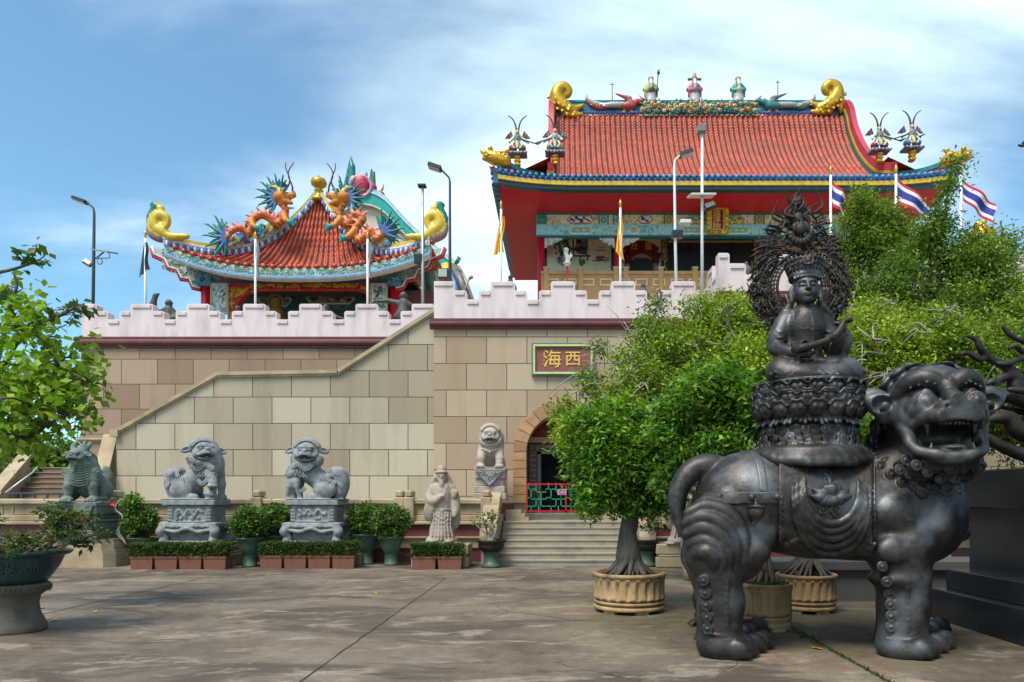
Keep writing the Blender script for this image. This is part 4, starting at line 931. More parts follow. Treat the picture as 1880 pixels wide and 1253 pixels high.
# ================================================================== pavilion on the left
PX, PY = -10.26, 27.0
pav = thing('pavilion', (PX, 29.5, 6.6), 'smaller pavilion with a red tiled roof sweeping up to gold scroll tips', 'pavilion')
AP = W(586, 368, 29.6)
EWL, EWR = W(303, 0, 27)[0], W(790, 0, 27)[0]; EC = (EWL + EWR)/2; EH = (EWR - EWL)/2
ze = lambda x: 10.72 + .95*np.abs((x - EC)/EH)**2.6
def proof(u, t):
    """u: place along the eave (-EH..EH), t 0 apex..1 eave; ribs fan out a little"""
    f = .42 + .58*t; x = EC + u*f + (AP[0] - EC)*(1-t); y = 29.6 - 2.6*t
    zc_ = ze(EC + u)*0 + 10.72 + .95*np.abs(u/EH)**2.6; z = AP[2] + (zc_ - AP[2])*(1 - np.clip(1-t, 0, 1)**2.35); return np.stack([x, y, z], -1)
hipw = lambda t: EH*(.02 + .98*t)
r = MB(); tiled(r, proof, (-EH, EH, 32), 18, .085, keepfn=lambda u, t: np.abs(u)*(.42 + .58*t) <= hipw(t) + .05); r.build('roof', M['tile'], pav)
hipP = {}
for sx in (-1, 1):
    pts = []
    for t in np.linspace(.0, 1, 22):
        u = sx*min(EH, hipw(t)/(.42 + .58*t)); p = proof(np.array(u), np.array(t)); pts.append(p + (0, -.02, .05))
    pts = np.array(pts); hipP[sx] = pts
    h = MB()
    for i in range(21):
        a, b = pts[i], pts[i+1]
        for (o0, o1, c, w) in ((-.12, .13, (.42, .48, .62), .13), (.13, .21, WHT, .15), (.21, .34, (.62, .45, .06), .13)):
            V = []
            for p in (a, b):
                for yy in (-w, w): V += [(p[0], p[1] + yy, p[2] + o0), (p[0], p[1] + yy, p[2] + o1)]
            h.add(V, [(0, 1, 3, 2), (4, 6, 7, 5), (0, 4, 5, 1), (2, 3, 7, 6), (1, 5, 7, 3), (0, 2, 6, 4)], c)
    for i in range(46):
        f = i/46*20.9; k = int(f); p = pts[k] + (pts[k+1]-pts[k])*(f-k); h.ball(p + (0, -.16, -.02 + .0), (.06, .05, .13), 5, [(.05, .10, .38), (.55, .57, .62)][i % 2])
    h.build('hip_ridge', M['gloss'], pav)
    r = MB()      # side slopes, seen only from elsewhere
    P = [[(pts[i][0] + sx*.0, pts[i][1] + k*1.2*(i/21)*1., pts[i][2] - .04) for k in range(6)] for i in range(22)]; r.grid(P, RED1); r.build('side_roof', M['tile'], pav)
    e = pts[-1] + (0, 0, .15); s = SDF(e - (1.3, .45, .7), e + (1.3, .45, 1.7), .045); s.k = .08
    q = lambda a, b, c=0: e + np.array((sx*a, c, b))
    s.color((.60, .42, .04)); s.path([q(-.9, .1), q(-.2, .1), q(.15, .35)], [.10, .15, .2], n=8); s.path([q(.1, .25), q(.40, .55), q(.25, .92), q(-.05, .85), q(-.08, .58), q(.12, .52), q(.16, .68)], [.2, .21, .18, .14, .11, .09, .06], n=22); s.torus(q(.1, .68, -.12), .3, .05, k=.02)
    s.path([q(.1, .9), q(.15, 1.2), q(.3, 1.35)], [.15, .12, .09])
    s.color((.02, .17, .13)); s.path([q(.5, .35), q(.58, .8), q(.42, 1.15), q(.34, 1.36), q(.52, 1.34)], [.1, .12, .12, .11, .07], n=12)
    s.color((.25, .15, .14)); s.path([q(.15, .0), q(.5, .2), q(.62, .55)], [.15, .15, .08], n=8)
    s.build('scroll_tip', M['gloss'], pav, paint=True)
f = MB(); f.lathe([(.04, 0), (.34, 0), (.28, .14), (.16, .22), (.14, .42), (.2, .47), (.13, .53), (.15, .58), (.31, .7), (.34, .82), (.29, .95), (.13, 1.03), (.06, 1.09), (.02, 1.14)], AP + (0, -.05, -.08), 24)
f.add([AP + (-1.0, -.0, -.5), AP + (1.0, -.0, -.5), AP + (0, -.0, .2), AP + (-1.0, .2, -.5), AP + (1.0, .2, -.5), AP + (0, .2, .2)], [(0, 1, 2), (5, 4, 3), (0, 2, 5, 3), (1, 4, 5, 2)]); f.build('gold_finial', M['gold'], pav)
# eave band, tile ends
ev = MB(); xs2 = np.linspace(EWL, EWR, 60)
for (z0, z1, ya, yb, c) in ((-.33, -.02, 26.95, 27.3, (.32, .50, .46)), (-.42, -.33, 26.88, 27.3, (.20, .36, .55)), (-.46, -.42, 26.92, 27.3, (.6, .62, .62))):
    for a, b in zip(xs2[:-1], xs2[1:]):
        za, zb_ = ze(a), ze(b); V = [(a, ya, za+z0), (a, ya, za+z1), (a, yb, za+z0), (a, yb, za+z1), (b, ya, zb_+z0), (b, ya, zb_+z1), (b, yb, zb_+z0), (b, yb, zb_+z1)]
        ev.add(V, [(0, 1, 3, 2), (4, 6, 7, 5), (0, 4, 5, 1), (2, 3, 7, 6), (1, 5, 7, 3), (0, 2, 6, 4)], c)
for i in range(31):
    u = -EH + 2*EH*i/30 + .08; p = proof(np.array(u), np.array(1.)); ev.tube([p + (0, -.12, .03), p + (0, .1, .05)], .095, 8, RED1*(.7+.5*RNG.random()))
for i in range(260):
    x = RNG.uniform(EWL + .1, EWR - .1); z = ze(x) - .08 - .2*RNG.random(); c = [(.10, .36, .28), (.62, .64, .6), (.5, .42, .2), (.16, .36, .4)][i % 4]; a = RNG.random()*6
    ev.tube([(x + .08*math.cos(a+b), 26.93, z + .06*math.sin(a+b)) for b in np.linspace(0, 4, 6)], .016, 4, c, False)
ev.build('eave', M['gloss'], pav)
# painted beam, corner brackets, columns, arch, ink panels, back wall
cy = 28.4; B = lambda px, py, y=cy: W(px, py, y)
fb = MB(); a0, a1 = B(352, 0)[0], B(742, 0)[0]
fb.box(a0, a1, cy, cy + .3, B(0, 518)[2], B(0, 500)[2] + .5, (.14, .30, .28)); fb.box(a0, a1, cy - .05, cy + .3, B(0, 518)[2] - .04, B(0, 517)[2] + .02, (.03, .08, .22))
for i in range(9):
    x0_ = a0 + .2 + i*(a1-a0-.4)/9; rect_frame(fb, x0_ + .05, x0_ + .85, B(0, 515)[2], B(0, 500)[2], .05, cy - .03, cy - .002, [(.02, .20, .16), (.45, .04, .05), (.05, .12, .32)][i % 3])
frieze_noise(fb, a0, a1, cy, B(0, 516)[2], B(0, 500)[2], 220, [(.5, .52, .45), (.04, .25, .2), (.05, .15, .3), (.5, .36, .1)], .06)
fb.build('painted_beam', M['paint'], pav)
for sx, px in ((-1, 368), (1, 727)):
    k = MB(); X = B(px, 0)[0]; zt_ = B(0, 500)[2]; P = [(0, .5), (2.05, 1.05), (1.95, .72), (1.5, .52), (1.35, .2), (.95, .08), (.8, -.25), (.45, -.3), (.3, -.62), (0, -.68)]
    P2 = [(X + sx*p[0], zt_ + p[1]) for p in P]
    for i in range(1, len(P2)-1): k.prism([P2[0], P2[i], P2[i+1]], cy - .02, cy + .12, col=(.40, .46, .42))
    k.tube([(X + sx*p[0], cy + .02, zt_ + p[1] - .06) for p in P[1:]], .09, 5, (.45, .02, .05)); k.tube([(X + sx*p[0]*.97, cy - .05, zt_ + p[1] + .02) for p in P[1:]], .045, 5, (.62, .64, .62))
    for i in range(60):
        u = RNG.random()*1.5; v = RNG.uniform(-.5 + .45*u, .45 + .3*u); a = RNG.random()*6; k.tube([(X + sx*(u + .1*math.cos(a+b)), cy - .04, zt_ + v + .08*math.sin(a+b)) for b in np.linspace(0, 4.5, 7)], .022, 4, [(.10, .27, .2), (.5, .5, .42), (.36, .3, .16), (.18, .3, .3)][i % 4], False)
    k.build('carved_bracket', M['paint'], pav)
    c = MB(); c.tube([(B(376 if sx < 0 else 724, 0)[0], cy + .2, 6.6), (B(376 if sx < 0 else 724, 0)[0], cy + .2, B(0, 510)[2])], .24, 16); col_ = c.build('column', M['red'], pav)
    c = MB(); x = B(376 if sx < 0 else 724, 0)[0]; c.box(x - .3, x + .3, cy - .1, cy + .4, B(0, 526)[2], B(0, 508)[2], (.05, .22, .30)); frieze_noise(c, x - .25, x + .25, cy - .1, B(0, 525)[2], B(0, 510)[2], 10, [(.4, .55, .6), (.03, .08, .25)], .06); c.build('capital', M['paint'], pav)
for (pa, pb, nm) in ((388, 420, 0), (680, 712, 1)):
    t = thing('ink_painting', (B((pa+pb)/2, 0)[0], cy, B(0, 578)[2]), 'upright framed painting of a pale robed figure by the pavilion arch' if nm == 0 else 'upright framed ink painting of bamboo by the pavilion arch', 'painting')
    q = MB(); A, C = B(pa, 578), B(pb, 521); q.box(A[0], C[0], cy - .06, cy, A[2], C[2], (.60, .62, .56)); rect_frame(q, A[0], C[0], A[2], C[2], .06, cy - .1, cy - .061, (.45, .36, .22))
    q.build('frame', M['paint'], t)
    q = MB(); w_, h_ = C[0]-A[0], C[2]-A[2]; q.box(A[0] + .1, C[0] - .1, cy - .075, cy - .061, A[2] + .1, C[2] - .1, (.36, .52, .50) if nm == 0 else (.55, .60, .56))
    for i in range(46):
        if nm == 0: u, v = RNG.normal(.5, .16), RNG.random(); c_ = [(.06, .26, .28), (.10, .14, .15), (.62, .66, .64), (.16, .38, .38)][i % 4] if abs(u-.5) > .14 else [(.66, .68, .66), (.30, .34, .35)][i % 2]
        else: u, v = .5 + .28*math.sin(i*.7)*RNG.random() + .12*RNG.normal(), RNG.random(); c_ = [(.05, .09, .08), (.12, .20, .17), (.3, .38, .35)][i % 3]
        u = min(max(u, .2), .8); q.ball((A[0] + u*w_, cy - .078, A[2] + (.12 + .76*v)*h_), (.03 + .09*RNG.random(), .008, .03 + .08*RNG.random()), 6, c_, roty(RNG.random()*3))
    q.build('picture', M['paint'], t)
am = MB(); x0_, x1_, zt_, zb_ = B(420, 0)[0], B(706, 0)[0], B(0, 518)[2], 6.6; ix0, ix1, it = B(430, 0)[0], B(694, 0)[0], B(0, 531)[2]; rr = 1.05
def archpoly(n=10):
    return [(ix0, zb_)] + [(ix0 + rr - rr*math.cos(a), it - rr + rr*math.sin(a)) for a in np.linspace(0, math.pi/2, n)] + [(ix1 - rr + rr*math.sin(a), it - rr + rr*math.cos(a)) for a in np.linspace(0, math.pi/2, n)] + [(ix1, zb_)]
ap_ = archpoly(); 
for a, b in zip(ap_[:-1], ap_[1:]):
    if b[0] - a[0] > 1e-4: am.prism([(a[0], a[1]), (b[0], b[1]), (b[0], zt_), (a[0], zt_)], cy + .05, cy + .35, col=(.42, .02, .015))
am.box(x0_, ix0, cy + .05, cy + .35, zb_, zt_, (.42, .02, .015)); am.box(ix1, x1_, cy + .05, cy + .35, zb_, zt_, (.42, .02, .015))
am.tube([(p[0], cy + .04, p[1]) for p in ap_], .045, 6, (.45, .02, .03))
for i in range(420):
    f_ = RNG.random()*(len(ap_)-1.001); k = int(f_); a, b = ap_[k], ap_[k+1]; 
    seg = RNG.random()
    L1 = [it - zb_, ix1 - ix0, it - zb_]
    s_ = RNG.random()*sum(L1)
    if s_ < L1[0]: x, z = ix0 - .14 + .04, zb_ + s_
    elif s_ < L1[0] + L1[1]: x, z = ix0 + s_ - L1[0], it + .15
    else: x, z = ix1 + .10, zb_ + s_ - L1[0] - L1[1]
    if z < 7.2: continue
    dxy = RNG.normal(0, .07, 2)
    x += dxy[0]; z += dxy[1]; e_ = min(x - ix0, ix1 - x); 
    if 0 < e_ < rr and z > it - .3: z -= .5*(1 - e_/rr)**2*.9
    am.tube([(x + .07*math.cos(b_), cy + .03, z + .05*math.sin(b_)) for b_ in np.linspace(RNG.random()*6, RNG.random()*6 + 4, 6)], .02, 4, (.62, .36, .04), False)
am.build('arch_panel', M['paint'], pav)
it_ = MB(); iy = 31.5; it_.box(a0, a1, iy, iy + .2, 6.6, 11, (.035, .10, .10)); Bi = lambda px, py: W(px, py, iy)
for (a, b, c, d) in ((560, 655, 537, 562), (470, 540, 537, 566)):
    P, Q = Bi(a, d), Bi(b, c); hexpanel(it_, P[0], Q[0], P[2], Q[2], iy, (.05, .16, .22), (.17, .20, .18), .07)
    for i in range(34): x = P[0] + .3 + (Q[0]-P[0]-.6)*RNG.random(); it_.ball((x, iy - .07, P[2] + .2 + (Q[2]-P[2]-.4)*RNG.random()), (.12, .015, .07), 6, [(.03, .03, .03), (.2, .16, .06), (.06, .1, .08), (.3, .3, .27)][i % 4])
frieze_noise(it_, Bi(430, 0)[0], Bi(690, 0)[0], iy, Bi(0, 585)[2], Bi(0, 530)[2], 200, [(.03, .16, .16), (.14, .20, .14), (.03, .06, .14), (.2, .17, .06)], .1)
it_.box(a0, a1, iy - .02, iy - .001, 6.6, Bi(0, 590)[2], (.10, .01, .015)); it_.build('painted_wall', M['paint'], pav)
c = MB(); c.box(a0 - .2, a1 + .2, cy + .3, iy, 10.9, 11.1, (.06, .06, .06)); c.build('ceiling', M['paint'], pav)
# the hall behind the pavilion: cream gable with a rolling teal edge
bh = thing('gabled_hall', (-7.6, 34, 6.6), 'cream walled hall with a rolling teal edged gable behind the pavilion', 'temple')
gp = spline([W(540, 470, 34), W(585, 420, 34), W(630, 372, 34), W(668, 358, 34), W(705, 370, 34), W(745, 412, 34), W(785, 450, 34), W(838, 492, 34)], 44)
w = MB()
for a, b in zip(gp[:-1], gp[1:]): w.prism([(a[0], 6.6), (b[0], 6.6), (b[0], b[2] - .1), (a[0], a[2] - .1)], 34, 50, col=(.60, .52, .38))
w.build('wall', M['paint'], bh)
w = MB()
for (o0, o1, c, d) in ((-.55, 0, (.02, .34, .29), .25), (0, .10, (.5, .62, .66), .3), (.10, .26, (.36, .50, .62), .22), (-.62, -.55, (.6, .6, .55), .28)):
    for a, b in zip(gp[:-1], gp[1:]):
        V = []
        for p in (a, b):
            for yy in (34 - d, 35.5): V += [(p[0], yy, p[2] + o0), (p[0], yy, p[2] + o1)]
        w.add(V, [(0, 1, 3, 2), (4, 6, 7, 5), (0, 4, 5, 1), (2, 3, 7, 6), (1, 5, 7, 3), (0, 2, 6, 4)], c)
w.build('gable_edge', M['gloss'], bh)
w = MB(); P = spline([W(779, 458, 30), W(786, 500, 30.2), W(797, 545, 30.5), W(806, 580, 31)], 12)
w.tube(P, .34, 8, (.10, .22, .18)); w.tube(P + (.3, -.1, 0), .12, 6, (.5, .45, .33)); w.tube(P + (-.26, -.2, 0), .1, 6, (.3, .26, .2)); w.build('side_verge', M['gloss'], bh)
w = MB(); P = [W(833, 490, 33.5), W(846, 515, 33), W(860, 555, 32.5)]; w.tube(P, .2, 6, (.16, .15, .13)); w.tube([p + (.22, 0, 0) for p in P], .1, 6, (.35, .3, .24)); w.tube([p + (-.3, 0, -.1) for p in P], .16, 6, (.02, .1, .28)); w.tube([W(820, 485, 33.4), W(822, 530, 33.4)], .26, 6, (.62, .44, .05)); w.tube([W(834, 520, 33.3), W(846, 560, 33)], .2, 6, (.03, .10, .30))
w.tube([W(848, 545, 32.5), W(862, 510, 32.5)], .05, 5, (.3, .27, .22)); w.tube([W(862, 512, 32.5), W(868, 508, 32.5)], .09, 5, (.3, .2, .1)); w.tube([W(836, 485, 33), W(842, 472, 33)], .08, 5, (.05, .2, .14)); w.tube([W(840, 484, 33), W(845, 474, 33)], .06, 5, (.05, .2, .14)); w.build('eave_ornament', M['gloss'], bh)
s = MB()
s.box(EC + EH*.62, EC + EH*1.0, 29.5, 31.5, 6.6, 10.6, (.14, .05, .04)); s.build('side_wall', M['paint'], bh)
# ------------------------------------------------------------------ stone statues
PY0 = 16.3
def lion_head(s, c, yaw, pitch, r, mane=True, ears=1):
    """guardian lion head of radius about r at c looking along -y turned by yaw; built in its own frame"""
    T0, t0 = s.T.copy(), s.t.copy(); s.frame(rotz(yaw) @ rotx(pitch) * r, c)
    k = .12*r; e = s.ell
    e((0, .05, .1), (.85, .8, .8), k); e((0, -.5, .35), (.55, .35, .35), k)
    for x in (-1, 1):
        e((x*.36, -.72, .33), (.26, .2, .13), .06*r); e((x*.62, -.35, -.2), (.3, .4, .35), k)
        e((x*.34, -.78, .16), .14, .02*r); e((x*.24, -.98, -.12), (.17, .16, .12), .05*r)
        if ears: s.ell((x*1.15, -.1, .22), (.5, .17, .26), .06*r, roty(x*.35)); s.ell((x*1.3, -.26, .20), (.28, .13, .13), .04*r, roty(x*.35), 'd')
    e((0, -1.14, .02), (.24, .2, .17), .05*r); e((0, -.92, -.2), (.54, .36, .17), .08*r)
    s.path([(-.62, -.55, -.3), (-.46, -1.0, -.36), (0, -1.22, -.30), (.46, -1.0, -.36), (.62, -.55, -.3)], .09, .04*r, n=10)
    e((0, -.62, -.62), (.44, .34, .15), .08*r); s.path([(-.55, -.4, -.5), (-.4, -.78, -.58), (0, -.92, -.6), (.4, -.78, -.58), (.55, -.4, -.5)], .075, .04*r, n=10)
    e((0, -.95, -.46), (.46, .6, .15), .04*r, None, 'd'); e((0, -.72, -.52), (.2, .25, .06), .03*r)
    for x in (-.3, .3): s.cap((x, -.92, -.36), (x, -.93, -.5), .06, .02, .02*r)
    if mane:
        for i in range(13):
            a = R(28) + (math.pi - R(56))*(i/12); x, z = 1.0*math.cos(a)*.92, .18 + .82*math.sin(a)
            s.curl((x, -.22, z), .2, (x*.5, -.8, z*.4), .03*r); s.curl((x*.98, .22, z*.96 + .02), .22, (x, .1, z), .03*r)
        for i in range(11):
            a = -math.pi*(i/10); s.curl((.95*math.cos(a), -.3 - .25*abs(math.sin(a)), -.42 + .58*math.sin(a)), .21, (math.cos(a)*.6, -.8, -.3), .03*r)
            s.curl((1.0*math.cos(a), .15, -.5 + .6*math.sin(a)), .22, (math.cos(a), -.5, -.3), .03*r)
    s.T, s.t = T0, t0
def grey_lion(var):
    """seated lion, tail at -x, chest at +x, head turned to the viewer; var 0 paw on a ball, var 1 with a cub"""
    S_ = PY0/F; q = lambda px, py, y=0.: ((px-362)*S_, y, (918-py)*S_)
    s = SDF((-.78, -.5, -.03), (.78, .5, 1.6), .0115); s.k = .06
    s.ell(q(345, 893, .0), (.30, .27, .27)); s.cap(q(350, 888), q(387, 860), .24, .26, .08); s.ell(q(391, 856), (.24, .27, .36), .08)
    s.cap(q(388, 850), q(385, 835, -.05), .28, .27)
    for y in (-.24, .24): s.ell(q(343, 900, y), (.27, .14, .21)); s.path([q(350, 912, y), q(366, 914, y - .03)], [.075, .07]); s.ell(q(368, 912, y - .03), (.1, .085, .06))
    for i in range(3): s.ell(q(371, 914, -.27 + i*.05 - .03), (.045, .03, .04), .02)
    for y in (-.2, .2): s.cap(q(395, 868, y), q(400, 890, y - .03), .13, .09); s.cap(q(400, 890, y-.03), q(400, 908, y - .03), .09, .075); s.ell(q(402, 913, y - .05), (.11, .1, .065))
    if var == 0:
        s.ell(q(398, 908, -.3), .13, .02); s.cap(q(396, 872, -.25), q(405, 888, -.34), .12, .1); s.ell(q(404, 893, -.36), (.13, .11, .06), .03); s.torus(q(398, 908, -.3), .125, .018, (.3, 0, 1), .01); s.torus(q(398, 908, -.3), .125, .018, (1, .3, 0), .01)
        for i in range(9): s.curl(q(380 + 3*i, 884 + 5*math.sin(i*.7), -.36), .055, (0, -1, 0), .01)
    else:
        s.ell(q(396, 888, -.3), (.15, .13, .17)); s.ell(q(400, 872, -.34), .1, .03); s.cap(q(390, 895, -.36), q(384, 915, -.33), .06, .05); s.cap(q(404, 895, -.36), q(408, 915, -.33), .06, .05)
        for i in range(8): s.curl(q(400 + 8*math.cos(i*.8), 872 - 8*math.sin(i*.8), -.36), .04, (0, -1, 0), .01)
        for i in range(8): s.curl(q(376 + 3.6*i, 898 + 5*math.sin(i*.8), -.34), .05, (0, -1, 0), .01)
    # woven sash on the chest and upright curly tail
    for i in range(6): s.path([q(372 + i*5, 840 + i*2, -.27 + .0*i), q(380 + i*5, 868, -.31), q(372 + i*6, 878, -.3)], .016, .012, n=8)
    s.path([q(322, 912, .02), q(316, 890, 0), q(320, 872, -.02), q(332, 868, -.03)], [.13, .15, .16, .12], n=12)
    for i in range(16): a = i*1.1; s.curl(q(325 + 11*math.cos(a), 880 + 15*math.sin(a*1.7), -.13 - .04*math.sin(a)), .06, (-.2, -1, .2), .012)
    for i in range(5): s.path([q(345 - 4*i, 873 + i*2, -.27), q(352 - 4*i, 890, -.32), q(346 - 4*i, 905, -.31)], .014, .012, n=6)
    lion_head(s, np.array(q(378, 833, -.10)), R(40 if var == 0 else -9), R(-12 if var == 0 else -5), .31)
    for i in range(9): s.curl(q(366 + 4.5*i, 858 + 4*math.sin(i*.9), -.30), .07, (.1, -1, 0), .012)
    s.box(q(360, 917, 0), (.62, .42, .012), .01); return s
def prop_part(s, name, mt, parent): 
    V, Q, C = s.mesh(); return obj(name, V + wloc(parent), Q, mt, parent)
PYX = 0
def place_statue(name, label, cat, loc, sdf, mt, mirror=False, scale=1., group=None, turn=0):
    V, Q, C = sdf.mesh() if isinstance(sdf, SDF) else sdf
    V = (V.copy()*scale) @ rotz(R(turn)).T
    if mirror: V[:, 0] *= -1; Q = Q[:, ::-1]
    o = obj(name, V + np.array(loc), Q, mt, None, loc); tag(o, label, cat, group); return o
def W0(px, py, Y): a = W(px, py, Y); return a
for (px, var, mir, lab) in ((362, 0, False, 'grey stone guardian lion with its paw on a ball, head turned up with open mouth'), (583, 1, True, 'grey stone guardian lion with a cub under its paw, curly tail towards the green pots')):
    place_statue('guardian_lion', lab, 'lion statue', W(px, 918, PY0), grey_lion(var), M['greystone'], mir, group='grey stone guardian lions')
# pedestals of the grey lions: slab, carved dado, table with four beast legs
def lion_pedestal(px, lab):
    b = W(px, 996, PY0); t = thing('lion_pedestal', b, lab, 'pedestal', 'pedestals of the grey lions'); S_ = PY0/F; Z = lambda py: b[2] + (996-py)*S_
    q = MB(); q.box(b[0]-.62, b[0]+.62, PY0-.42, PY0+.42, Z(928), Z(918), bev=.02); q.build('top_slab', M['greystone'], t)
    x0, x1 = b[0]-.52, b[0]+.52
    s = SDF((x0-.05, PY0-.42, Z(960)), (x1+.05, PY0+.4, Z(927)), .014); s.box((b[0], PY0, (Z(959)+Z(928))/2), (.52, .34, (Z(928)-Z(959))/2), .01)
    for sx in (-1, 1):
        for i in range(5): s.box((b[0]+sx*.46, PY0-.35, Z(957)+.03+i*.075), (.045, .02, .03), .01, .005)
        s.box((b[0]+sx*.40, PY0-.35, Z(943)), (.012, .02, .19), .006, .005)
    for zz in (Z(957), Z(930)): s.box((b[0], PY0-.35, zz), (.4, .02, .012), .006, .005)
    rg = np.random.default_rng(int(px)); p = [(b[0]-.3+.06*i, PY0-.35, Z(948)+.16*abs(math.sin(i*.8+px))) for i in range(11)]; s.path(p, .035, .015, n=30)
    for i in range(16): s.curl((b[0]+rg.uniform(-.34, .34), PY0-.345, rg.uniform(Z(953), Z(934))), .04, (0, -1, 0), .01)
    s.build('carved_dado', M['greystone'], t)
    s = SDF((b[0]-.75, PY0-.55, Z(998)), (b[0]+.75, PY0+.55, Z(957)), .016); s.k = .03
    s.box((b[0], PY0, Z(963)), (.68, .46, .055), .03); s.box((b[0], PY0, Z(968)), (.6, .42, .06), .03); s.box((b[0], PY0, Z(994)), (.66, .46, .035), .02); s.box((b[0], PY0+.05, Z(982)), (.5, .34, .2), .02)
    s.path([(b[0]-.5, PY0-.44, Z(972)), (b[0]-.25, PY0-.45, Z(975)), (b[0], PY0-.46, Z(969)), (b[0]+.25, PY0-.45, Z(975)), (b[0]+.5, PY0-.44, Z(972))], .04, n=14)
    for sx in (-1, 1):
        for sy in (-1, 1):
            x, y = b[0]+sx*.56, PY0+sy*.36; s.path([(x, y, Z(965)), (x+sx*.07, y+sy*.05, Z(975)), (x, y, Z(984)), (x+sx*.03, y+sy*.03, Z(993))], [.085, .105, .07, .1], n=10); s.ell((x+sx*.05, y+sy*.05, Z(970)), .075); s.curl((x+sx*.03, y-.1 if sy < 0 else y, Z(972)), .06, k=.012)
    for i in range(15): s.curl((b[0]-.5+i*.072, PY0-.455, Z(966)+.012*(i % 2)), .035, k=.01)
    s.build('beast_leg_table', M['greystone'], t); return t
lion_pedestal(362, 'carved grey stone pedestal on beast legs under the lion with the ball'); lion_pedestal(583, 'carved grey stone pedestal on beast legs under the lion with the cub')
# stepped beige plinths behind the flower troughs
def plinth(px, w, lab, py=1040, h=62, Y=16.38, d=.7):
    b = W(px, py, Y); t = thing('stone_plinth', (b[0], Y, 0), lab, 'plinth', 'stepped plinths under the statues'); top = W(0, py-h, Y)[2]; n = 8
    q = MB()
    for (f0, f1, ww) in ((0, .5, 1.0), (.5, .62, .96), (.62, .86, .91), (.86, 1, .86)):
        W_, D_ = w*ww, d*ww; c = .18
        P = [(-W_+c, -D_), (W_-c, -D_), (W_, -D_+c), (W_, D_-c), (W_-c, D_), (-W_+c, D_), (-W_, D_-c), (-W_, -D_+c)]
        q.prism([(b[0]+x, Y+y) for x, y in P], top*f0 + (.002 if f0 else 0), top*f1, 'z')
    q.build('steps', M['beige'], t); return top
pt1 = plinth(366, 1.02, 'stepped beige stone plinth under the lion with the ball', h=45); plinth(587, 1.02, 'stepped beige stone plinth under the lion with the cub', h=45); plinth(166, .95, 'stepped beige stone plinth under the green beast', h=52)
# green seated beast (qilin)
def qilin():
    S_ = 16.3/F; q = lambda px, py, y=0.: ((px-160)*S_, y, (922-py)*S_)
    s = SDF((-.55, -.75, -.03), (.65, .6, 1.5), .0135); s.k = .06
    s.ell(q(164, 890, .12), (.3, .4, .36)); s.ell(q(160, 868, -.15), (.33, .3, .4), .1); s.cap(q(160, 855, -.2), q(156, 838, -.3), .22, .19, .1)
    for sx in (-1, 1):
        x = 160 + sx*19; s.cap(q(x, 868, -.25), q(x - sx*1, 893, -.38), .13, .1); s.cap(q(x - sx, 893, -.38), q(x + sx*1, 912, -.38), .1, .075); s.ell(q(x + sx*.5, 917, -.45), (.13, .15, .06))
        for i in range(4): s.cap(q(x - 7 + i*4.6, 918, -.55), q(x - 8 + i*5, 921, -.62), .03, .015, .02)
        for i in range(7): s.torus(q(x - sx*.5, 884 + i*4, -.34 - .006*i), .105 - .003*i, .012, (0, .25, 1), .01)
        s.ell(q(160 + sx*26, 900, .1), (.17, .3, .25)); s.ell(q(160 + sx*28, 916, -.18), (.12, .17, .07))
        s.curl(q(160 + sx*24, 868, -.3), .1, (sx*.5, -1, 0), .02)
    for i in range(9): z = 852 + i*4.6; s.path([q(145, z, -.38 - .03*min(i, 4)), q(160, z + 5, -.46 - .01*min(i, 4)), q(175, z, -.38 - .03*min(i, 4))], .012, .01, n=8)
    lion_head(s, np.array(q(154, 840, -.36)), R(-12), R(-4), .215, mane=False, ears=1)
    for i in range(12): s.cap(q(172 - i*.9 + 6*math.sin(i*.5), 858 - i*3.2, -.2 + .01*i), q(178 - i*1.4 + 5*math.sin(i*.5), 851 - i*3.4, -.12), .05, .015, .03)
    s.cap(q(160, 828, -.3), q(163, 813, -.24), .08, .03); s.cap(q(153, 856, -.48), q(151, 868, -.5), .05, .015); 
    for sx in (-1, 1): s.path([q(154 + sx*8, 830, -.3), q(156 + sx*12, 820, -.2), q(158 + sx*10, 813, -.1)], [.045, .035, .012], n=8)
    s.path([q(172, 905, .4), q(184, 880, .42), q(180, 858, .4)], [.1, .12, .05], n=10); s.box(q(160, 922, -.02), (.5, .55, .012), .01); return s
place_statue('seated_beast', 'green stone horned beast with banded legs sitting upright on a draped pedestal', 'beast statue', W(160, 922, 16.3), qilin(), M['greenstone'], turn=16)
b = W(163, 990, 16.3); t = thing('draped_pedestal', b, 'greenish grey stone pedestal with a draped cloth corner below the horned beast', 'pedestal'); S_ = 16.3/F; Z = lambda py: b[2] + (990-py)*S_
q = MB()
for (a0, a1, w) in ((990, 976, .60), (976, 972, .56), (972, 958, .50), (958, 953, .53), (953, 944, .46), (944, 930, .54), (930, 922, .56)): q.box(b[0]-w, b[0]+w, 16.3-w, 16.3+w, Z(a0)+.001, Z(a1)-.001, bev=.018)
q.build('block', M['greenstone'], t)
q = MB(); q.prism([(b[0]+.05, Z(929)), (b[0]+.5, Z(929)), (b[0]+.3, Z(962))], 16.3-.60, 16.3-.545); q.build('cloth_corner', M['greenstone'], t)
q = MB()
for i in range(16): q.ball((b[0]-.5+i*.067, 16.3-.53, Z(956)), (.03, .02, .03), 6)
q.build('beading', M['greenstone'], t)
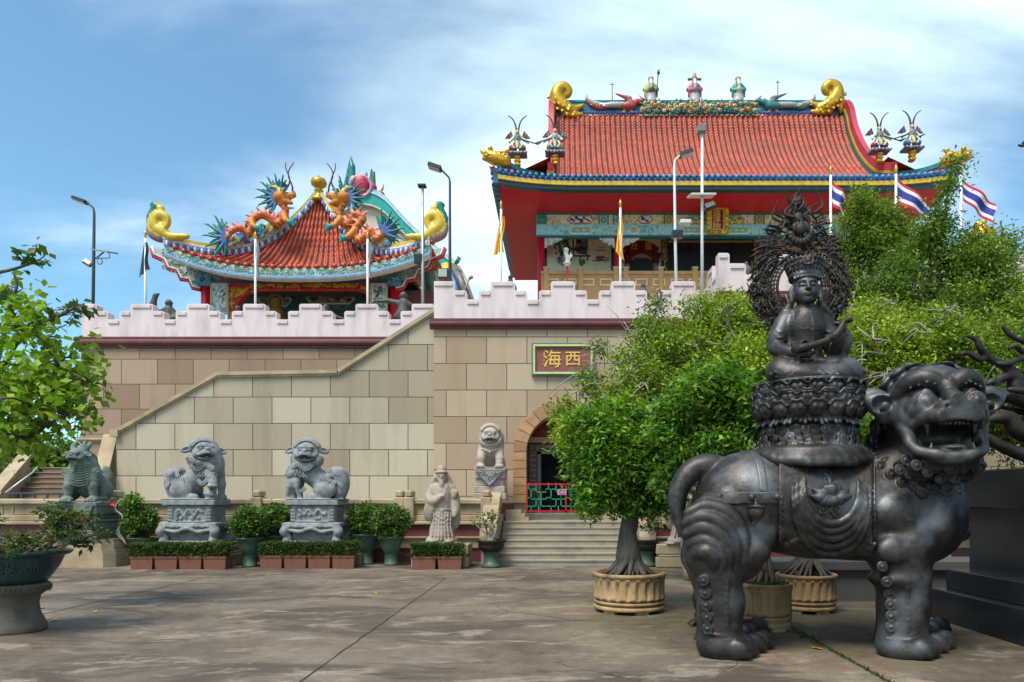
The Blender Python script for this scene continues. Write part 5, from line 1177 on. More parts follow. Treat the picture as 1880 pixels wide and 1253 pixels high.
# pinkish lion by the door, and the twin that the bonsai hides
def front_lion():
    S_ = 18.3/F; q = lambda px, py, y=0.: ((px-902)*S_, y, (860-py)*S_)
    s = SDF((-.5, -.65, -.03), (.5, .7, 1.35), .0135); s.k = .06
    s.ell(q(902, 836, .25), (.3, .35, .42)); s.ell(q(902, 826, -.08), (.31, .26, .25), .1); s.cap(q(902, 818, -.1), q(902, 802, -.15), .25, .24)
    for sx in (-1, 1):
        x = 902 + sx*17; s.cap(q(x - sx*2, 828, -.15), q(x, 845, -.3), .13, .105); s.cap(q(x, 845, -.3), q(x, 854, -.32), .1, .09); s.ell(q(x, 857, -.38), (.12, .13, .055)); s.ell(q(902 + sx*15, 850, .3), (.14, .34, .2))
        for i in range(4): s.ell(q(x - 5 + i*3.4, 857, -.48), (.026, .05, .04), .02)
    s.ell(q(919, 852, -.36), .1, .02); s.path([q(887, 826, -.3), q(902, 831, -.36), q(917, 826, -.3)], .022, .012, n=8); s.ell(q(902, 832, -.38), (.04, .03, .05), .01)
    lion_head(s, np.array(q(902, 801, -.2)), 0, R(2), .27, mane=True, ears=0)
    for sx in (-1, 1):
        for i in range(6): s.path([q(902 + sx*14, 794 + i*4, -.1), q(902 + sx*20, 800 + i*4, -.06), q(902 + sx*(23 - i*.3), 808 + i*3, 0)], [.05, .045, .02], .015, n=6)
    s.box(q(902, 860, 0), (.36, .5, .012), .01); return s
fl_ = front_lion()
def door_lion(px, lab, labp):
    X = W(px, 860, 18.3)[0]; z = W(0, 860, 18.3)[2]; o = place_statue('door_lion', lab, 'lion statue', (X, 18.3, z), fl_, M['pinkstone'], px > 1000, group='pinkish lions flanking the door')
    t = thing('door_lion_pedestal', (X, 18.3, .99), labp, 'pedestal', 'pedestals of the door lions'); q = MB(); S_ = 18.3/F; Zp = lambda py: 1.6 + (CY-py)*S_
    for (a0, a1, w) in ((918, 906, .43), (906, 893, .40), (893, 880, .36), (880, 866, .40), (866, 860, .41)): q.box(X-w, X+w, 18.3-w*1.2, 18.3+w*1.2, max(.99, Zp(a0))+.001, Zp(a1)-.001, bev=.018)
    q.build('block', M['pinkstone'], t)
    q = MB(); q.prism([(X-.38, Zp(866)), (X+.38, Zp(866)), (X, Zp(893))], 18.3-.55, 18.3-.485); q.build('cloth_corner', M['greystone'], t)
    q = MB()
    for i in range(9): x = X - .32 + i*.08; q.tube([(x + .03*math.cos(a), 18.3-.56, Zp(869) - max(0, .22 - abs(x-X)*.7)*RNG.random() + .03*math.sin(a)) for a in np.linspace(0, 5, 7)], .012, 4)
    q.build('relief', M['greystone'], t)
door_lion(902, 'pinkish stone lion with curly mane seated beside the arched doorway', 'pinkish stone pedestal with a grey cloth corner under the lion beside the arch'); door_lion(1178, 'pinkish stone lion mostly hidden by the bonsai crown', 'pinkish pedestal mostly hidden by the bonsai crown')
# robed man
def robed():
    S_ = 15.95/F; q = lambda px, py, y=0.: ((px-811)*S_, y, (998-py)*S_)
    s = SDF((-.5, -.45, -.03), (.5, .45, 1.82), .011); s.k = .05
    s.path([q(811, 990), q(811, 960), q(812, 925), q(812, 900)], [.30, .24, .23, .22], n=10); s.ell(q(811, 992), (.37, .27, .12)); s.ell(q(812, 905), (.27, .19, .22)); s.cap(q(798, 898), q(826, 898), .12, .12, .06)
    s.cap(q(811, 895), q(811, 880, -.03), .08, .075)
    h = np.array(q(811, 877, -.05)); s.ell(h, (.125, .135, .155), .03); s.ell(h + (0, -.06, -.07), (.09, .09, .09), .03); s.ell(h + (0, -.14, -.0), (.022, .03, .045), .015)
    for x in (-1, 1): s.ell(h + (x*.05, -.125, .025), (.028, .02, .012), .008); s.path([h + (x*.09, -.1, .05), h + (x*.05, -.13, .06), h + (x*.02, -.13, .045)], .01, .008); s.ell(h + (x*.13, .0, -.0), (.025, .04, .055), .02); s.path([h + (x*.12, .03, .05), h + (x*.2, .06, -.15), h + (x*.24, .05, -.35)], [.05, .07, .05], .03, n=6)
    s.path([h + (-.04, -.13, -.055), h + (0, -.14, -.06), h + (.04, -.13, -.055)], .012, .006); s.path([h + (0, -.12, -.1), h + (.0, -.13, -.2), h + (0, -.1, -.3)], [.05, .05, .015], .02, n=6)
    s.ell(h + (0, .0, .12), (.14, .14, .06), .02); s.ell(h + (0, .0, .19), (.11, .11, .09), .03); s.ell(h + (0, -.02, .27), (.06, .06, .05), .02); s.torus(h + (0, 0, .105), .13, .015, (0, .1, 1), .01)
    # right arm raised to the beard, left arm lowered
    s.path([q(797, 897), q(790, 915, -.05), q(797, 921, -.2), q(809, 913, -.26)], [.11, .11, .085, .06], n=10); s.ell(q(811, 911, -.28), (.055, .05, .045), .02)
    for i in range(4): s.cap(q(812, 908 + i*1.8, -.3), q(818 - i*.5, 905 + i*1.9, -.31), .014, .012, .01)
    s.path([q(793, 918, -.06), q(789, 938, -.08), q(787, 952, -.06)], [.1, .12, .07], n=8); s.path([q(796, 920, -.17), q(795, 938, -.16), q(790, 954, -.1)], [.06, .06, .03], n=6)
    s.path([q(827, 898), q(834, 914, -.03), q(836, 932, -.1), q(835, 944, -.17)], [.11, .11, .095, .06], n=10); s.ell(q(834, 947, -.19), (.05, .06, .055), .02)
    s.path([q(836, 935, -.04), q(837, 955, -.04), q(836, 968, -.02)], [.1, .09, .05], n=6); s.ell(q(833, 905, -.1), (.08, .09, .09), .03); s.path([q(834, 912, -.15), q(838, 904, -.17)], .05)
    # neckline, belt and hanging folds
    s.path([q(801, 893, -.15), q(808, 910, -.22), q(812, 930, -.235)], .02, .012, n=8); s.path([q(822, 893, -.15), q(816, 908, -.22), q(812, 930, -.235)], .02, .012, n=8)
    s.torus(q(812, 937), .235, .024, (0, .08, 1), .015); s.ell(q(812, 938, -.24), (.05, .03, .045), .01)
    for i in range(7): x = 797 + i*5; s.path([q(x + 1, 942, -.2 - .05*math.sin(i/6*math.pi)), q(x, 965, -.21 - .05*math.sin(i/6*math.pi)), q(x - 4 + i*1.4, 990, -.24 - .07*math.sin(i/6*math.pi))], .02, .018, n=8)
    for i in range(3): z = 945 + i*8; s.path([q(800, z, -.22), q(812, z + 8, -.265), q(824, z, -.22)], .014, .014, n=8)
    for sx in (-1, 1): s.ell(q(811 + sx*14, 993, -.28), (.1, .12, .06), .02); s.curl(q(811 + sx*14, 992, -.35), .05, (0, -1, 0), .01)
    s.box(q(811, 997), (.44, .32, .015), .01); return s
rb = robed()
place_statue('robed_statue', 'stone statue of a bearded robed man with one hand raised to his chest', 'statue', W(811, 998, 15.95), rb, M['brownstone'], group='robed stone statues', turn=8)
place_statue('robed_statue', 'stone statue of a robed man half hidden behind the bronze tail', 'statue', W(1254, 998, 15.95), rb, M['brownstone'], True, group='robed stone statues')
for (px, lab) in ((811, 'low beige stone block under the robed man with the raised hand'), (1254, 'low beige stone block under the robed man behind the bronze tail')):
    X = W(px, 0, 15.95)[0]; t = thing('statue_block', (X, 15.95, 0), lab, 'plinth', 'blocks under the robed statues'); q = MB()
    zt_ = W(0, 998, 15.95)[2]
    for (a, b_, w) in ((0, .24, .66), (.24, .30, .62), (.30, zt_, .66)): q.box(X-w, X+w, 15.67, 16.45, a+.001, b_-.001, bev=.02)
    q.build('block', M['beige'], t)
# ------------------------------------------------------------------ leaves
def leaf_cloud(centers, nper, size, spread, cols, rng, flat=.6, up=.25, asp=.42, droop=.3):
    """leaf blades round every centre; returns V, F, C"""
    n = len(centers)*nper; c = np.repeat(np.asarray(centers), nper, 0) + rng.normal(0, 1, (n, 3)) * np.asarray(spread)
    d = rng.normal(0, 1, (n, 3)); d[:, 2] = d[:, 2]*flat - droop; d /= np.linalg.norm(d, axis=1)[:, None]
    nn = rng.normal(0, .7, (n, 3)) + (0, 0, up*4); s = np.cross(d, nn); s /= np.linalg.norm(s, axis=1)[:, None] + 1e-9; nn = np.cross(s, d)
    L = size*(.65 + .7*rng.random(n))[:, None]; w = L*asp*.5
    V = np.stack([c, c + d*L*.45 + s*w - nn*L*.03, c + d*L - nn*L*.14, c + d*L*.45 - s*w - nn*L*.03, c + d*L*.5 - nn*L*.02 + nn*L*.07*0], 1)[:, :4]
    Fq = np.arange(n*4).reshape(n, 4); 
    ci = np.repeat(rng.integers(0, len(cols), len(centers)), nper); cc = np.asarray(cols)[ci]*(.7 + .6*rng.random((n, 1)))
    j = rng.random(n) < .3; cc[j] = np.asarray(cols)[rng.integers(0, len(cols), j.sum())]
    return V.reshape(-1, 3), np.concatenate([Fq[:, [0, 1, 2]], Fq[:, [0, 2, 3]]]), np.repeat(cc, 4, 0)
def ell_centers(c, r, n, rng, shell=.55, top=0.):
    v = rng.normal(0, 1, (n, 3)); v /= np.linalg.norm(v, axis=1)[:, None]; v[:, 2] = np.where(rng.random(n) < top, np.abs(v[:, 2]), v[:, 2])
    return np.asarray(c) + v*np.asarray(r)*(shell + (1-shell)*rng.random((n, 1))**.6)
GREENS = [(.045, .10, .018), (.06, .13, .022), (.085, .16, .03), (.03, .075, .014)]
def bloom(parent, cs, r, col, rng, n, name='flower'):
    q = MB()
    for i in range(n):
        c = cs[rng.integers(len(cs))] + rng.normal(0, r*.8, 3); c[1] -= r*.4
        for k in range(4): a = k*1.57 + rng.random(); q.add([c, c + (r*math.cos(a-.4), -.3*r, r*math.sin(a-.4)), c + (1.5*r*math.cos(a), -.5*r, 1.5*r*math.sin(a)), c + (r*math.cos(a+.4), -.3*r, r*math.sin(a+.4))], [(0, 1, 2, 3)], np.array(col)*(.7+.6*rng.random()))
    return q.build(name, M['paint'], parent)
# clipped hedges in terracotta troughs
def hedge_box(x0, x1, y0, y1, z0, z1, rng, n):
    P = []
    for _ in range(n):
        f = rng.random(); x, y, z = rng.uniform(x0, x1), rng.uniform(y0, y1), rng.uniform(z0, z1)
        if f < .45: y = y0 + rng.random()*.05
        elif f < .75: z = z1 - rng.random()*.04
        elif f < .85: x = (x0, x1)[int(rng.integers(2))]
        P.append((x, y, z))
    return leaf_cloud(P, 6, .045, .018, [(.032, .07, .012), (.05, .10, .018), (.075, .14, .022), (.02, .05, .01)], rng)
hn = 0
def trough_row(px0, px1, n, py, where):
    Y = 2000/(py-CY); x0, x1 = W(px0, 0, Y)[0], W(px1, 0, Y)[0]; w = (x1-x0)/n; z1 = .29; rng = np.random.default_rng(int(px0))
    for i in range(n):
        a, b = x0+i*w+.02, x0+(i+1)*w-.02; ordn = ['first', 'second', 'third', 'fourth'][i] if n > 2 else ['near', 'far'][i % 2]
        pos = {1: '', 2: [' nearer the staircase', ' nearer the steps'][i % 2]}.get(n, ', ' + ordn + ' from the staircase side')
        t = thing('flower_trough', ((a+b)/2, Y+.2, 0), 'terracotta trough with clipped hedge %s%s' % (where, pos), 'planter', 'terracotta troughs with clipped hedges')
        q = MB(); q.prism([(a+.02, .0), (b-.02, .0), (b, z1), (a, z1)], Y, Y+.36); rect_y = .03; q.box(a-.008, b+.008, Y-.012, Y+.372, z1-.05, z1, bev=.006); q.build('trough', M['terracotta'], t)
        q = MB(); q.box(a+.03, b-.03, Y+.03, Y+.33, z1, z1+.004); q.build('soil', M['soil'], t)
        ha, hb = a - .016, b + .016
        V, Fq, C = hedge_box(ha, hb, Y+.0, Y+.36, z1+.0, z1+.30 + rng.normal(0, .012), rng, 520); obj('hedge', V, Fq, M['leaf'], t, cols=C, smooth=False)
        q = MB(); q.box(ha+.06, hb-.06, Y+.07, Y+.30, z1+.01, z1+.24, (.02, .03, .01)); q.build('twigs', M['soil'], t)  # solid dark box filling the inside of the hedge
        fl = ell_centers(((a+b)/2, Y+.1, z1+.22), ((b-a)/2, .1, .1), 6, rng); 
        if px0 > 200: bloom(t, fl, .018, (.6, .16, .14), rng, 7)
trough_row(96, 185, 2, 1041, 'before the horned beast'); trough_row(237, 416, 4, 1046, 'before the lion with the ball'); trough_row(475, 652, 4, 1044, 'before the lion with the cub'); trough_row(754, 849, 2, 1046, 'before the robed man'); trough_row(1238, 1292, 1, 1042, 'behind the bronze hind leg')
# green glazed pots with round bushes
def green_pot(px, py, s_, lab, rbush, cbush, fcol, wide=False):
    Y = 2000/(py-CY); X = W(px, 0, Y)[0]; t = thing('potted_bush', (X, Y, 0), lab, 'potted plant', 'round bushes in green pots'); k = s_; rng = np.random.default_rng(int(px)+5)
    q = MB(); q.lathe([(.20*k, 0), (.22*k, .04*k), (.18*k, .08*k), (.17*k, .34*k), (.20*k, .37*k), (.22*k, .39*k), (.27*k, .55*k), (.31*k, .74*k), (.36*k, .76*k), (.36*k, .80*k), (.31*k, .79*k), (.30*k, .7*k)], (X, Y, 0), 28); q.build('pot', M['greenglaze'], t)
    q = MB(); q.lathe([(.01, .75*k), (.30*k, .74*k)], (X, Y, 0), 16); q.build('soil', M['soil'], t)
    C0 = np.array((X, Y, .8*k + cbush)); cs = ell_centers(C0, np.array(rbush)*.9, 230, rng, .55, .35)
    V, Fq, C = leaf_cloud(cs, 22, .075, .045, [(.05, .115, .018), (.075, .155, .022), (.11, .20, .03), (.035, .08, .014)], rng, asp=.55); obj('foliage', V, Fq, M['leaf'], t, cols=C, smooth=False)
    q = MB(); 
    for i in range(7): e = C0 + rng.normal(0, .5, 3)*np.array(rbush); q.tube(spline([(X, Y, .74*k), (X + rng.normal(0, .04), Y, .8*k + cbush*.4), e], 6), .014, 5)
    q.build('stems', M['bark'], t); bloom(t, cs, .03, fcol, rng, 9); return t
green_pot(258, 1037, .82, 'leafy bush in a green pot between the horned beast and a lion', (.42, .4, .42), .36, (.5, .06, .08))
green_pot(459, 1041, .86, 'round bush in a green pedestal pot beside the lion with the ball', (.46, .44, .42), .32, (.5, .3, .1))
green_pot(502, 1036, .88, 'round bush in a green pot half hidden behind another between the two lions', (.46, .44, .4), .38, (.5, .1, .1))
green_pot(672, 1036, .92, 'round red flowering bush in a green pot close to the lion with the cub', (.48, .44, .44), .34, (.55, .04, .05))
green_pot(718, 1038, .86, 'round red flowering bush in a green pedestal pot between two statues, nearer the viewer', (.50, .46, .46), .34, (.55, .04, .05))
# low bronze-rimmed pots on green stands with small flowering bonsai
def stand_pot(px, py, lab):
    Y = 2000/(py-CY); X = W(px, 0, Y)[0]; t = thing('bonsai_pot', (X, Y, 0), lab, 'potted plant', 'small flowering bonsai on green stands'); rng = np.random.default_rng(int(px))
    q = MB(); q.lathe([(.22, 0), (.24, .05), (.18, .1), (.165, .3), (.2, .36), (.22, .37)], (X, Y, 0), 24); q.build('stand', M['greenglaze'], t)
    q = MB(); q.lathe([(.2, .37), (.27, .42), (.31, .5), (.29, .56), (.35, .6), (.35, .645), (.3, .64), (.28, .56)], (X, Y, 0), 28); q.build('bowl', M['bronze_dark'], t)
    q = MB(); q.lathe([(.01, .61), (.3, .6)], (X, Y, 0), 16); q.build('soil', M['soil'], t)
    q = MB(); tips = []
    for i in range(8):
        e = np.array((X + rng.normal(0, .2), Y + rng.normal(0, .12), .95 + .3*rng.random())); q.tube(spline([(X + rng.normal(0, .05), Y, .6), (X + rng.normal(0, .12), Y, .75), e], 8), np.linspace(.035, .012, 8), 6); tips.append(e)
    q.build('stem', M['palebark'], t)
    V, Fq, C = leaf_cloud(np.array(tips + [tp + rng.normal(0, .06, 3) for tp in tips]), 12, .09, .05, GREENS, rng, asp=.4); obj('foliage', V, Fq, M['leaf'], t, cols=C, smooth=False); bloom(t, np.array(tips), .045, (.7, .32, .24), rng, 6)
stand_pot(902, 1042, 'small flowering bonsai in a dark bowl on a green stand beside the steps'); stand_pot(1186, 1040, 'small flowering bonsai in a dark bowl on a green stand behind the big bonsai trunk')
# ------------------------------------------------------------------ trees
def limb_pts(a, b, rng, wob=.12, n=8):
    a = np.asarray(a, float); b = np.asarray(b, float); L = np.linalg.norm(b-a)
    m = [a, a + (b-a)*.33 + rng.normal(0, wob*L*.5, 3) + (0, 0, .06*L), a + (b-a)*.7 + rng.normal(0, wob*L*.5, 3), b]; return spline(m, n)
def tree(name, label, cat, base, forks, lobes, nclus, nper, leaf, cols, bark, seed, trunk=None, group=None, r0=.12, twigs=0, shell=.55, spread=.09, asp=.42, top=.15, tw_mat=None, droop=.3):
    """base: foot; forks: list of points up the trunk; lobes: (centre, radii, weight, colours or None)"""
    rng = np.random.default_rng(seed); t = thing(name, base, label, cat, group)
    q = MB(); P = np.array([base] + list(forks)); P = spline(P, 14); q.tube(P, np.linspace(r0, r0*.55, 14), 10)
    if trunk: trunk(q, rng)
    q.build('trunk', bark, t); q = MB(); V_, F_, C_ = [], [], []; off = 0; allc = []
    for (c, r, wgt, cl) in lobes:
        c = np.asarray(c, float); r = np.asarray(r, float); f = P[int(rng.integers(8, 14))]
        q.tube(limb_pts(f, c + (0, 0, -r[2]*.2), rng), np.linspace(r0*.42, r0*.13, 8), 7)
        for _ in range(5): e = c + rng.normal(0, .55, 3)*r; q.tube(limb_pts(c + (0, 0, -r[2]*.25), e, rng, .2, 6), np.linspace(r0*.16, r0*.05, 6), 5)
        n_ = int(nclus*wgt); m_ = 7
        sub_ = [ell_centers(c + r*.62*v/np.linalg.norm(v), r*(.34 + .2*rng.random()), max(1, int(n_*.75/m_)), rng, .4, top) for v in rng.normal(0, 1, (m_, 3))]
        cs = np.concatenate(sub_ + [ell_centers(c, r*.8, max(1, int(n_*.25)), rng, shell, top)]); allc.append(cs)
        V, Fq, C = leaf_cloud(cs, nper, leaf, spread, cl or cols, rng, asp=asp, droop=droop); V_.append(V); F_.append(Fq+off); C_.append(C); off += len(V)
    if twigs:
        pass
        for _ in range(twigs):
            (c, r, w, _) = lobes[int(rng.integers(len(lobes)))]; c = np.asarray(c); r = np.asarray(r); d = rng.normal(0, 1, 3); d[1] = -abs(d[1]); d[2] = abs(d[2])*.4; d /= np.linalg.norm(d)
            a = c + d*r*.55; b = c + d*r*1.08 + rng.normal(0, .15, 3); pts = limb_pts(a, b, rng, .3, 9); q.tube(pts, np.linspace(.026, .009, 9), 5)
            for __ in range(2): k = int(rng.integers(3, 8)); q.tube(limb_pts(pts[k], pts[k] + rng.normal(0, .28, 3), rng, .3, 5), np.linspace(.013, .005, 5), 4)
    q.build('branches', bark, t)
    obj('crown', np.concatenate(V_), np.concatenate(F_), M['leaf'], t, cols=np.concatenate(C_), smooth=False)
    return t
def lob(px, py, Y, rx, rz, ry, w=1., cl=None): s_ = Y/F; return (W(px, py, Y), (rx*s_, ry, rz*s_), w, cl)
FIC = [(.075, .18, .017), (.11, .23, .023), (.18, .33, .032), (.045, .115, .012)]
YG = [(.22, .31, .022), (.29, .39, .03), (.15, .24, .024), (.40, .46, .055)]
MID = [(.12, .205, .025), (.165, .255, .03), (.21, .30, .04), (.06, .115, .018)]
DK = [(.075, .15, .022), (.11, .20, .03), (.05, .10, .014), (.15, .25, .035)]
LEFTG = [(.20, .33, .022), (.26, .40, .03), (.14, .24, .02), (.16, .28, .02), (.20, .30, .03)]
# fluted stone pots
def stone_pot(px, py_b, py_r, w_px, lab, moss=False):
    Y = 2000/(py_b-CY) + .42; X = W(px, 0, Y)[0]; Rr = w_px*.5*Y/F; zr = 1.6 + (CY-py_r)*Y/F
    t = thing('stone_planter', (X, Y, 0), lab, 'planter', 'round fluted stone planters'); q = MB(); H = zr
    q.lathe([(Rr*.93, .075*H), (Rr*.97, .09*H), (Rr*.97, .15*H), (Rr*.94, .18*H), (Rr*.86, .19*H), (Rr*.86, .215*H), (Rr*.96, .225*H), (Rr*.97, .29*H), (Rr*.94, .30*H)], (X, Y, 0), 48, mod=lambda a, z: 1)
    q.build('base_ring', M['pot_stone'], t); q = MB(); n = 22
    fl = lambda a, z: 1 + .075*(abs(math.sin(a*n/2))**.6 - .6)*(1 if .36*H < z < .84*H else 0) + (.02*math.cos(a*n) if z < .36*H or .84*H < z < .9*H else 0)
    q.lathe([(Rr*.84, .30*H), (Rr*.90, .31*H), (Rr*.95, .345*H), (Rr*.965, .38*H), (Rr*.94, .42*H), (Rr*.93, .60*H), (Rr*.94, .78*H), (Rr*.97, .85*H), (Rr*.975, .885*H), (Rr*.955, .90*H), (Rr*1.0, .905*H), (Rr*1.0, .985*H), (Rr*.985, H), (Rr*.88, H), (Rr*.87, .9*H)], (X, Y, 0), n*8, mod=fl); q.build('fluted_bowl', M['pot_stone'], t)
    for k in range(6): a = k*math.pi/3 + .3; m_ = rotz(a); q = MB(); q.box(-.09, .09, -.03, .03, 0, .085*H, M=m_ @ np.eye(3)); V = q.V[0]; V += (X + Rr*.84*math.sin(-a)*-1, Y - Rr*.84*math.cos(a), 0); q.build('foot', M['pot_stone'], t)
    q = MB(); q.lathe([(.01, .97*H), (Rr*.5, .955*H), (Rr*.9, .92*H)], (X, Y, 0), 30); q.build('soil', M['moss'] if moss else M['soil'], t)
    if moss:
        rng = np.random.default_rng(3); P = [(X + rng.normal(0, Rr*.4), Y + rng.normal(0, Rr*.4), .97*H) for _ in range(700)]; P = [p for p in P if math.hypot(p[0]-X, p[1]-Y) < Rr*.88]
        V, Fq, C = leaf_cloud(P, 5, .05, (.03, .03, .012), [(.05, .09, .012), (.07, .12, .015), (.08, .08, .02)], rng, up=0, droop=-.6, asp=.25); obj('ground_cover', V, Fq, M['leaf'], t, cols=C, smooth=False)
    return np.array((X, Y, .95*H)), Rr
def root_trunk(c, Rf, top, n=26, r=.03):
    def f(q, rng):
        top_ = np.asarray(top)
        for k in range(n):
            a = 2*math.pi*k/n + rng.normal(0, .08); rf = Rf*(.75+.45*rng.random()); e = np.asarray(c) + (rf*math.cos(a), rf*math.sin(a)*.8, -.02)
            m1 = np.asarray(c) + (rf*.45*math.cos(a+.2), rf*.4*math.sin(a+.2), .13 + .06*rng.random()); m2 = np.asarray(c)*.45 + top_*.55 + (.12*math.cos(a+.4), .12*math.sin(a+.4), 0); m3 = top_ + (.05*math.cos(a+.6), .05*math.sin(a+.6), .3)
            q.tube(spline([e, m1, m2, m3], 12), [r*.5, r*.7, r*.9, r*1.05, r*1.2, r*1.3, r*1.35, r*1.35, r*1.25, r*1.1, r*.9, r*.5], 6)
    return f
c1, R1_ = stone_pot(1155, 1130, 1050, 134, 'round fluted stone planter holding the bonsai in front of the steps')
c2, R2_ = stone_pot(1402, 1165, 1069, 102, 'round fluted stone planter with mossy soil under the bronze belly', True)
c3, R3_ = stone_pot(1480, 1130, 1053, 108, 'round fluted stone planter behind the mossy one, under the bronze belly')
Yb = c1[1]
tree('bonsai_tree', 'dense bright green bonsai fig with a rooty trunk in front of the steps', 'tree', c1, [W(1150, 1000, Yb), W(1160, 950, Yb), W(1158, 910, Yb)],
     [lob(1110, 800, Yb, 72, 48, .55, 1.2, YG[:1]+FIC), lob(1170, 775, Yb+.2, 92, 42, .7, 1.5, YG[:2]+FIC), lob(1062, 806, Yb, 44, 42, .4, .7, YG[:2]+FIC), lob(1140, 850, Yb-.2, 95, 46, .5, 1.5), lob(1085, 868, Yb, 58, 34, .4, .9), lob(1215, 850, Yb+.2, 60, 60, .5, 1.1, FIC+DK[:1]), lob(1105, 908, Yb-.1, 52, 30, .35, .7), lob(1160, 925, Yb, 42, 22, .3, .4), lob(1205, 905, Yb+.1, 42, 30, .3, .6, FIC+DK[:1])],
     95, 30, .092, FIC, M['bark'], 21, root_trunk(c1, .34, W(1152, 985, Yb), 30, .04), r0=.15, group='potted fig trees', spread=.095, asp=.4)
Yc = c2[1] + .1
tree('bonsai_tree', 'tall glossy dark green fig between the bonsai and the seated figure', 'tree', c2, [c2 + (-.1, .1, .6), W(1330, 900, Yc+.2), W(1315, 840, Yc+.3)],
     [lob(1300, 715, Yc+.5, 82, 55, .6, 1.3, FIC+YG[:1]), lob(1245, 800, Yc+.5, 62, 70, .6, 1.2, FIC), lob(1345, 770, Yc+.4, 66, 60, .5, 1.2), lob(1270, 740, Yc+.3, 60, 50, .5, 1., FIC+YG[:1]), lob(1235, 870, Yc+.6, 50, 34, .4, .5, FIC+DK), lob(1330, 820, Yc+.2, 60, 36, .4, .8, FIC+DK[:1]), lob(1385, 740, Yc+.6, 40, 60, .4, .6, FIC)],
     105, 30, .09, FIC, M['bark'], 22, root_trunk(c2, .2, c2 + (-.08, .1, .5), 14, .03), r0=.1, group='potted fig trees', spread=.085)
Yd = c3[1] + .3
tree('bonsai_tree', 'bright green fig whose crown shows between the throne and the lion head', 'tree', c3, [c3 + (.05, .1, .7), W(1500, 880, Yd), W(1540, 830, Yd)],
     [lob(1598, 800, Yd, 40, 46, .4, 1., FIC+YG[:1]), lob(1540, 760, Yd+.3, 60, 60, .4, .9), lob(1440, 760, Yd+.3, 60, 50, .4, .7), lob(1590, 860, Yd, 30, 24, .3, .4, DK+FIC)],
     140, 22, .085, FIC, M['bark'], 23, root_trunk(c3, .36, c3 + (.05, .1, .45), 24, .028), r0=.12, group='potted fig trees', spread=.085)
# pale, loose tree crowns in the middle distance
tree('loose_tree', 'pale yellow green tree with bare whitish twigs before the arch wall', 'tree', (2.6, 13.2, 0), [(2.5, 13.2, 1.2), W(1250, 780, 13.2), W(1240, 700, 13.2)],
     [lob(1125, 735, 12.6, 62, 48, .7, .8, YG+MID), lob(1180, 690, 12.9, 70, 58, .8, 1.2, MID+YG[:2]), lob(1250, 640, 13.2, 90, 60, .9, 1.6, MID+YG[:2]), lob(1195, 610, 13.4, 34, 34, .5, .4, MID), lob(1330, 610, 13.2, 85, 58, .9, 1.6, YG+MID), lob(1290, 570, 13.6, 46, 30, .5, .5, YG+MID), lob(1205, 560, 13.6, 16, 26, .3, .12, MID), lob(1080, 700, 12.5, 18, 18, .3, .14, MID), lob(1100, 640, 13.6, 14, 14, .2, .0, MID), lob(1040, 765, 12.4, 28, 42, .35, .35, YG+MID), lob(1300, 690, 13., 80, 60, .8, 1., MID)],
     145, 30, .08, MID, M['palebark'], 31, r0=.12, twigs=24, spread=.11, asp=.45, shell=.35)
tree('loose_tree', 'pale yellow green tree behind the seated figure and its halo', 'tree', (4.7, 12.6, 0), [(4.7, 12.6, 1.2), W(1420, 800, 12.6), W(1425, 720, 12.6)],
     [lob(1380, 650, 12.4, 80, 62, .8, 1.5, YG), lob(1450, 610, 12.6, 80, 50, .8, 1.3, YG), lob(1355, 590, 12.8, 60, 36, .6, .8, YG+MID), lob(1540, 620, 12.6, 70, 60, .8, 1.2, YG), lob(1420, 700, 12.2, 70, 50, .6, 1.0, YG+MID), lob(1520, 680, 12.2, 60, 50, .6, .9, YG+MID)],
     150, 30, .08, YG, M['palebark'], 32, r0=.12, twigs=20, spread=.11, asp=.45, shell=.35)
tree('loose_tree', 'yellow green tree with bare pale branches behind the lion head', 'tree', (7.0, 12.2, 0), [(6.9, 12.2, 1.2), W(1690, 800, 12.2), W(1690, 720, 12.2)],
     [lob(1620, 640, 12.2, 75, 55, .8, 1.3, YG), lob(1700, 620, 12.4, 80, 55, .8, 1.3, YG+MID), lob(1660, 700, 12, 80, 50, .8, 1.2, YG+MID), lob(1760, 660, 12.2, 80, 60, .8, 1.3, MID+YG[:2]), lob(1840, 650, 12.4, 70, 70, .8, 1.2, MID+YG[:1]), lob(1780, 740, 12, 70, 50, .6, .9, MID+DK[:2]), lob(1860, 740, 12, 60, 60, .6, .8, MID+DK), lob(1600, 580, 12.8, 60, 40, .6, .7, YG+MID)],
     150, 30, .08, YG, M['palebark'], 33, r0=.12, twigs=22, spread=.11, asp=.45, shell=.35)
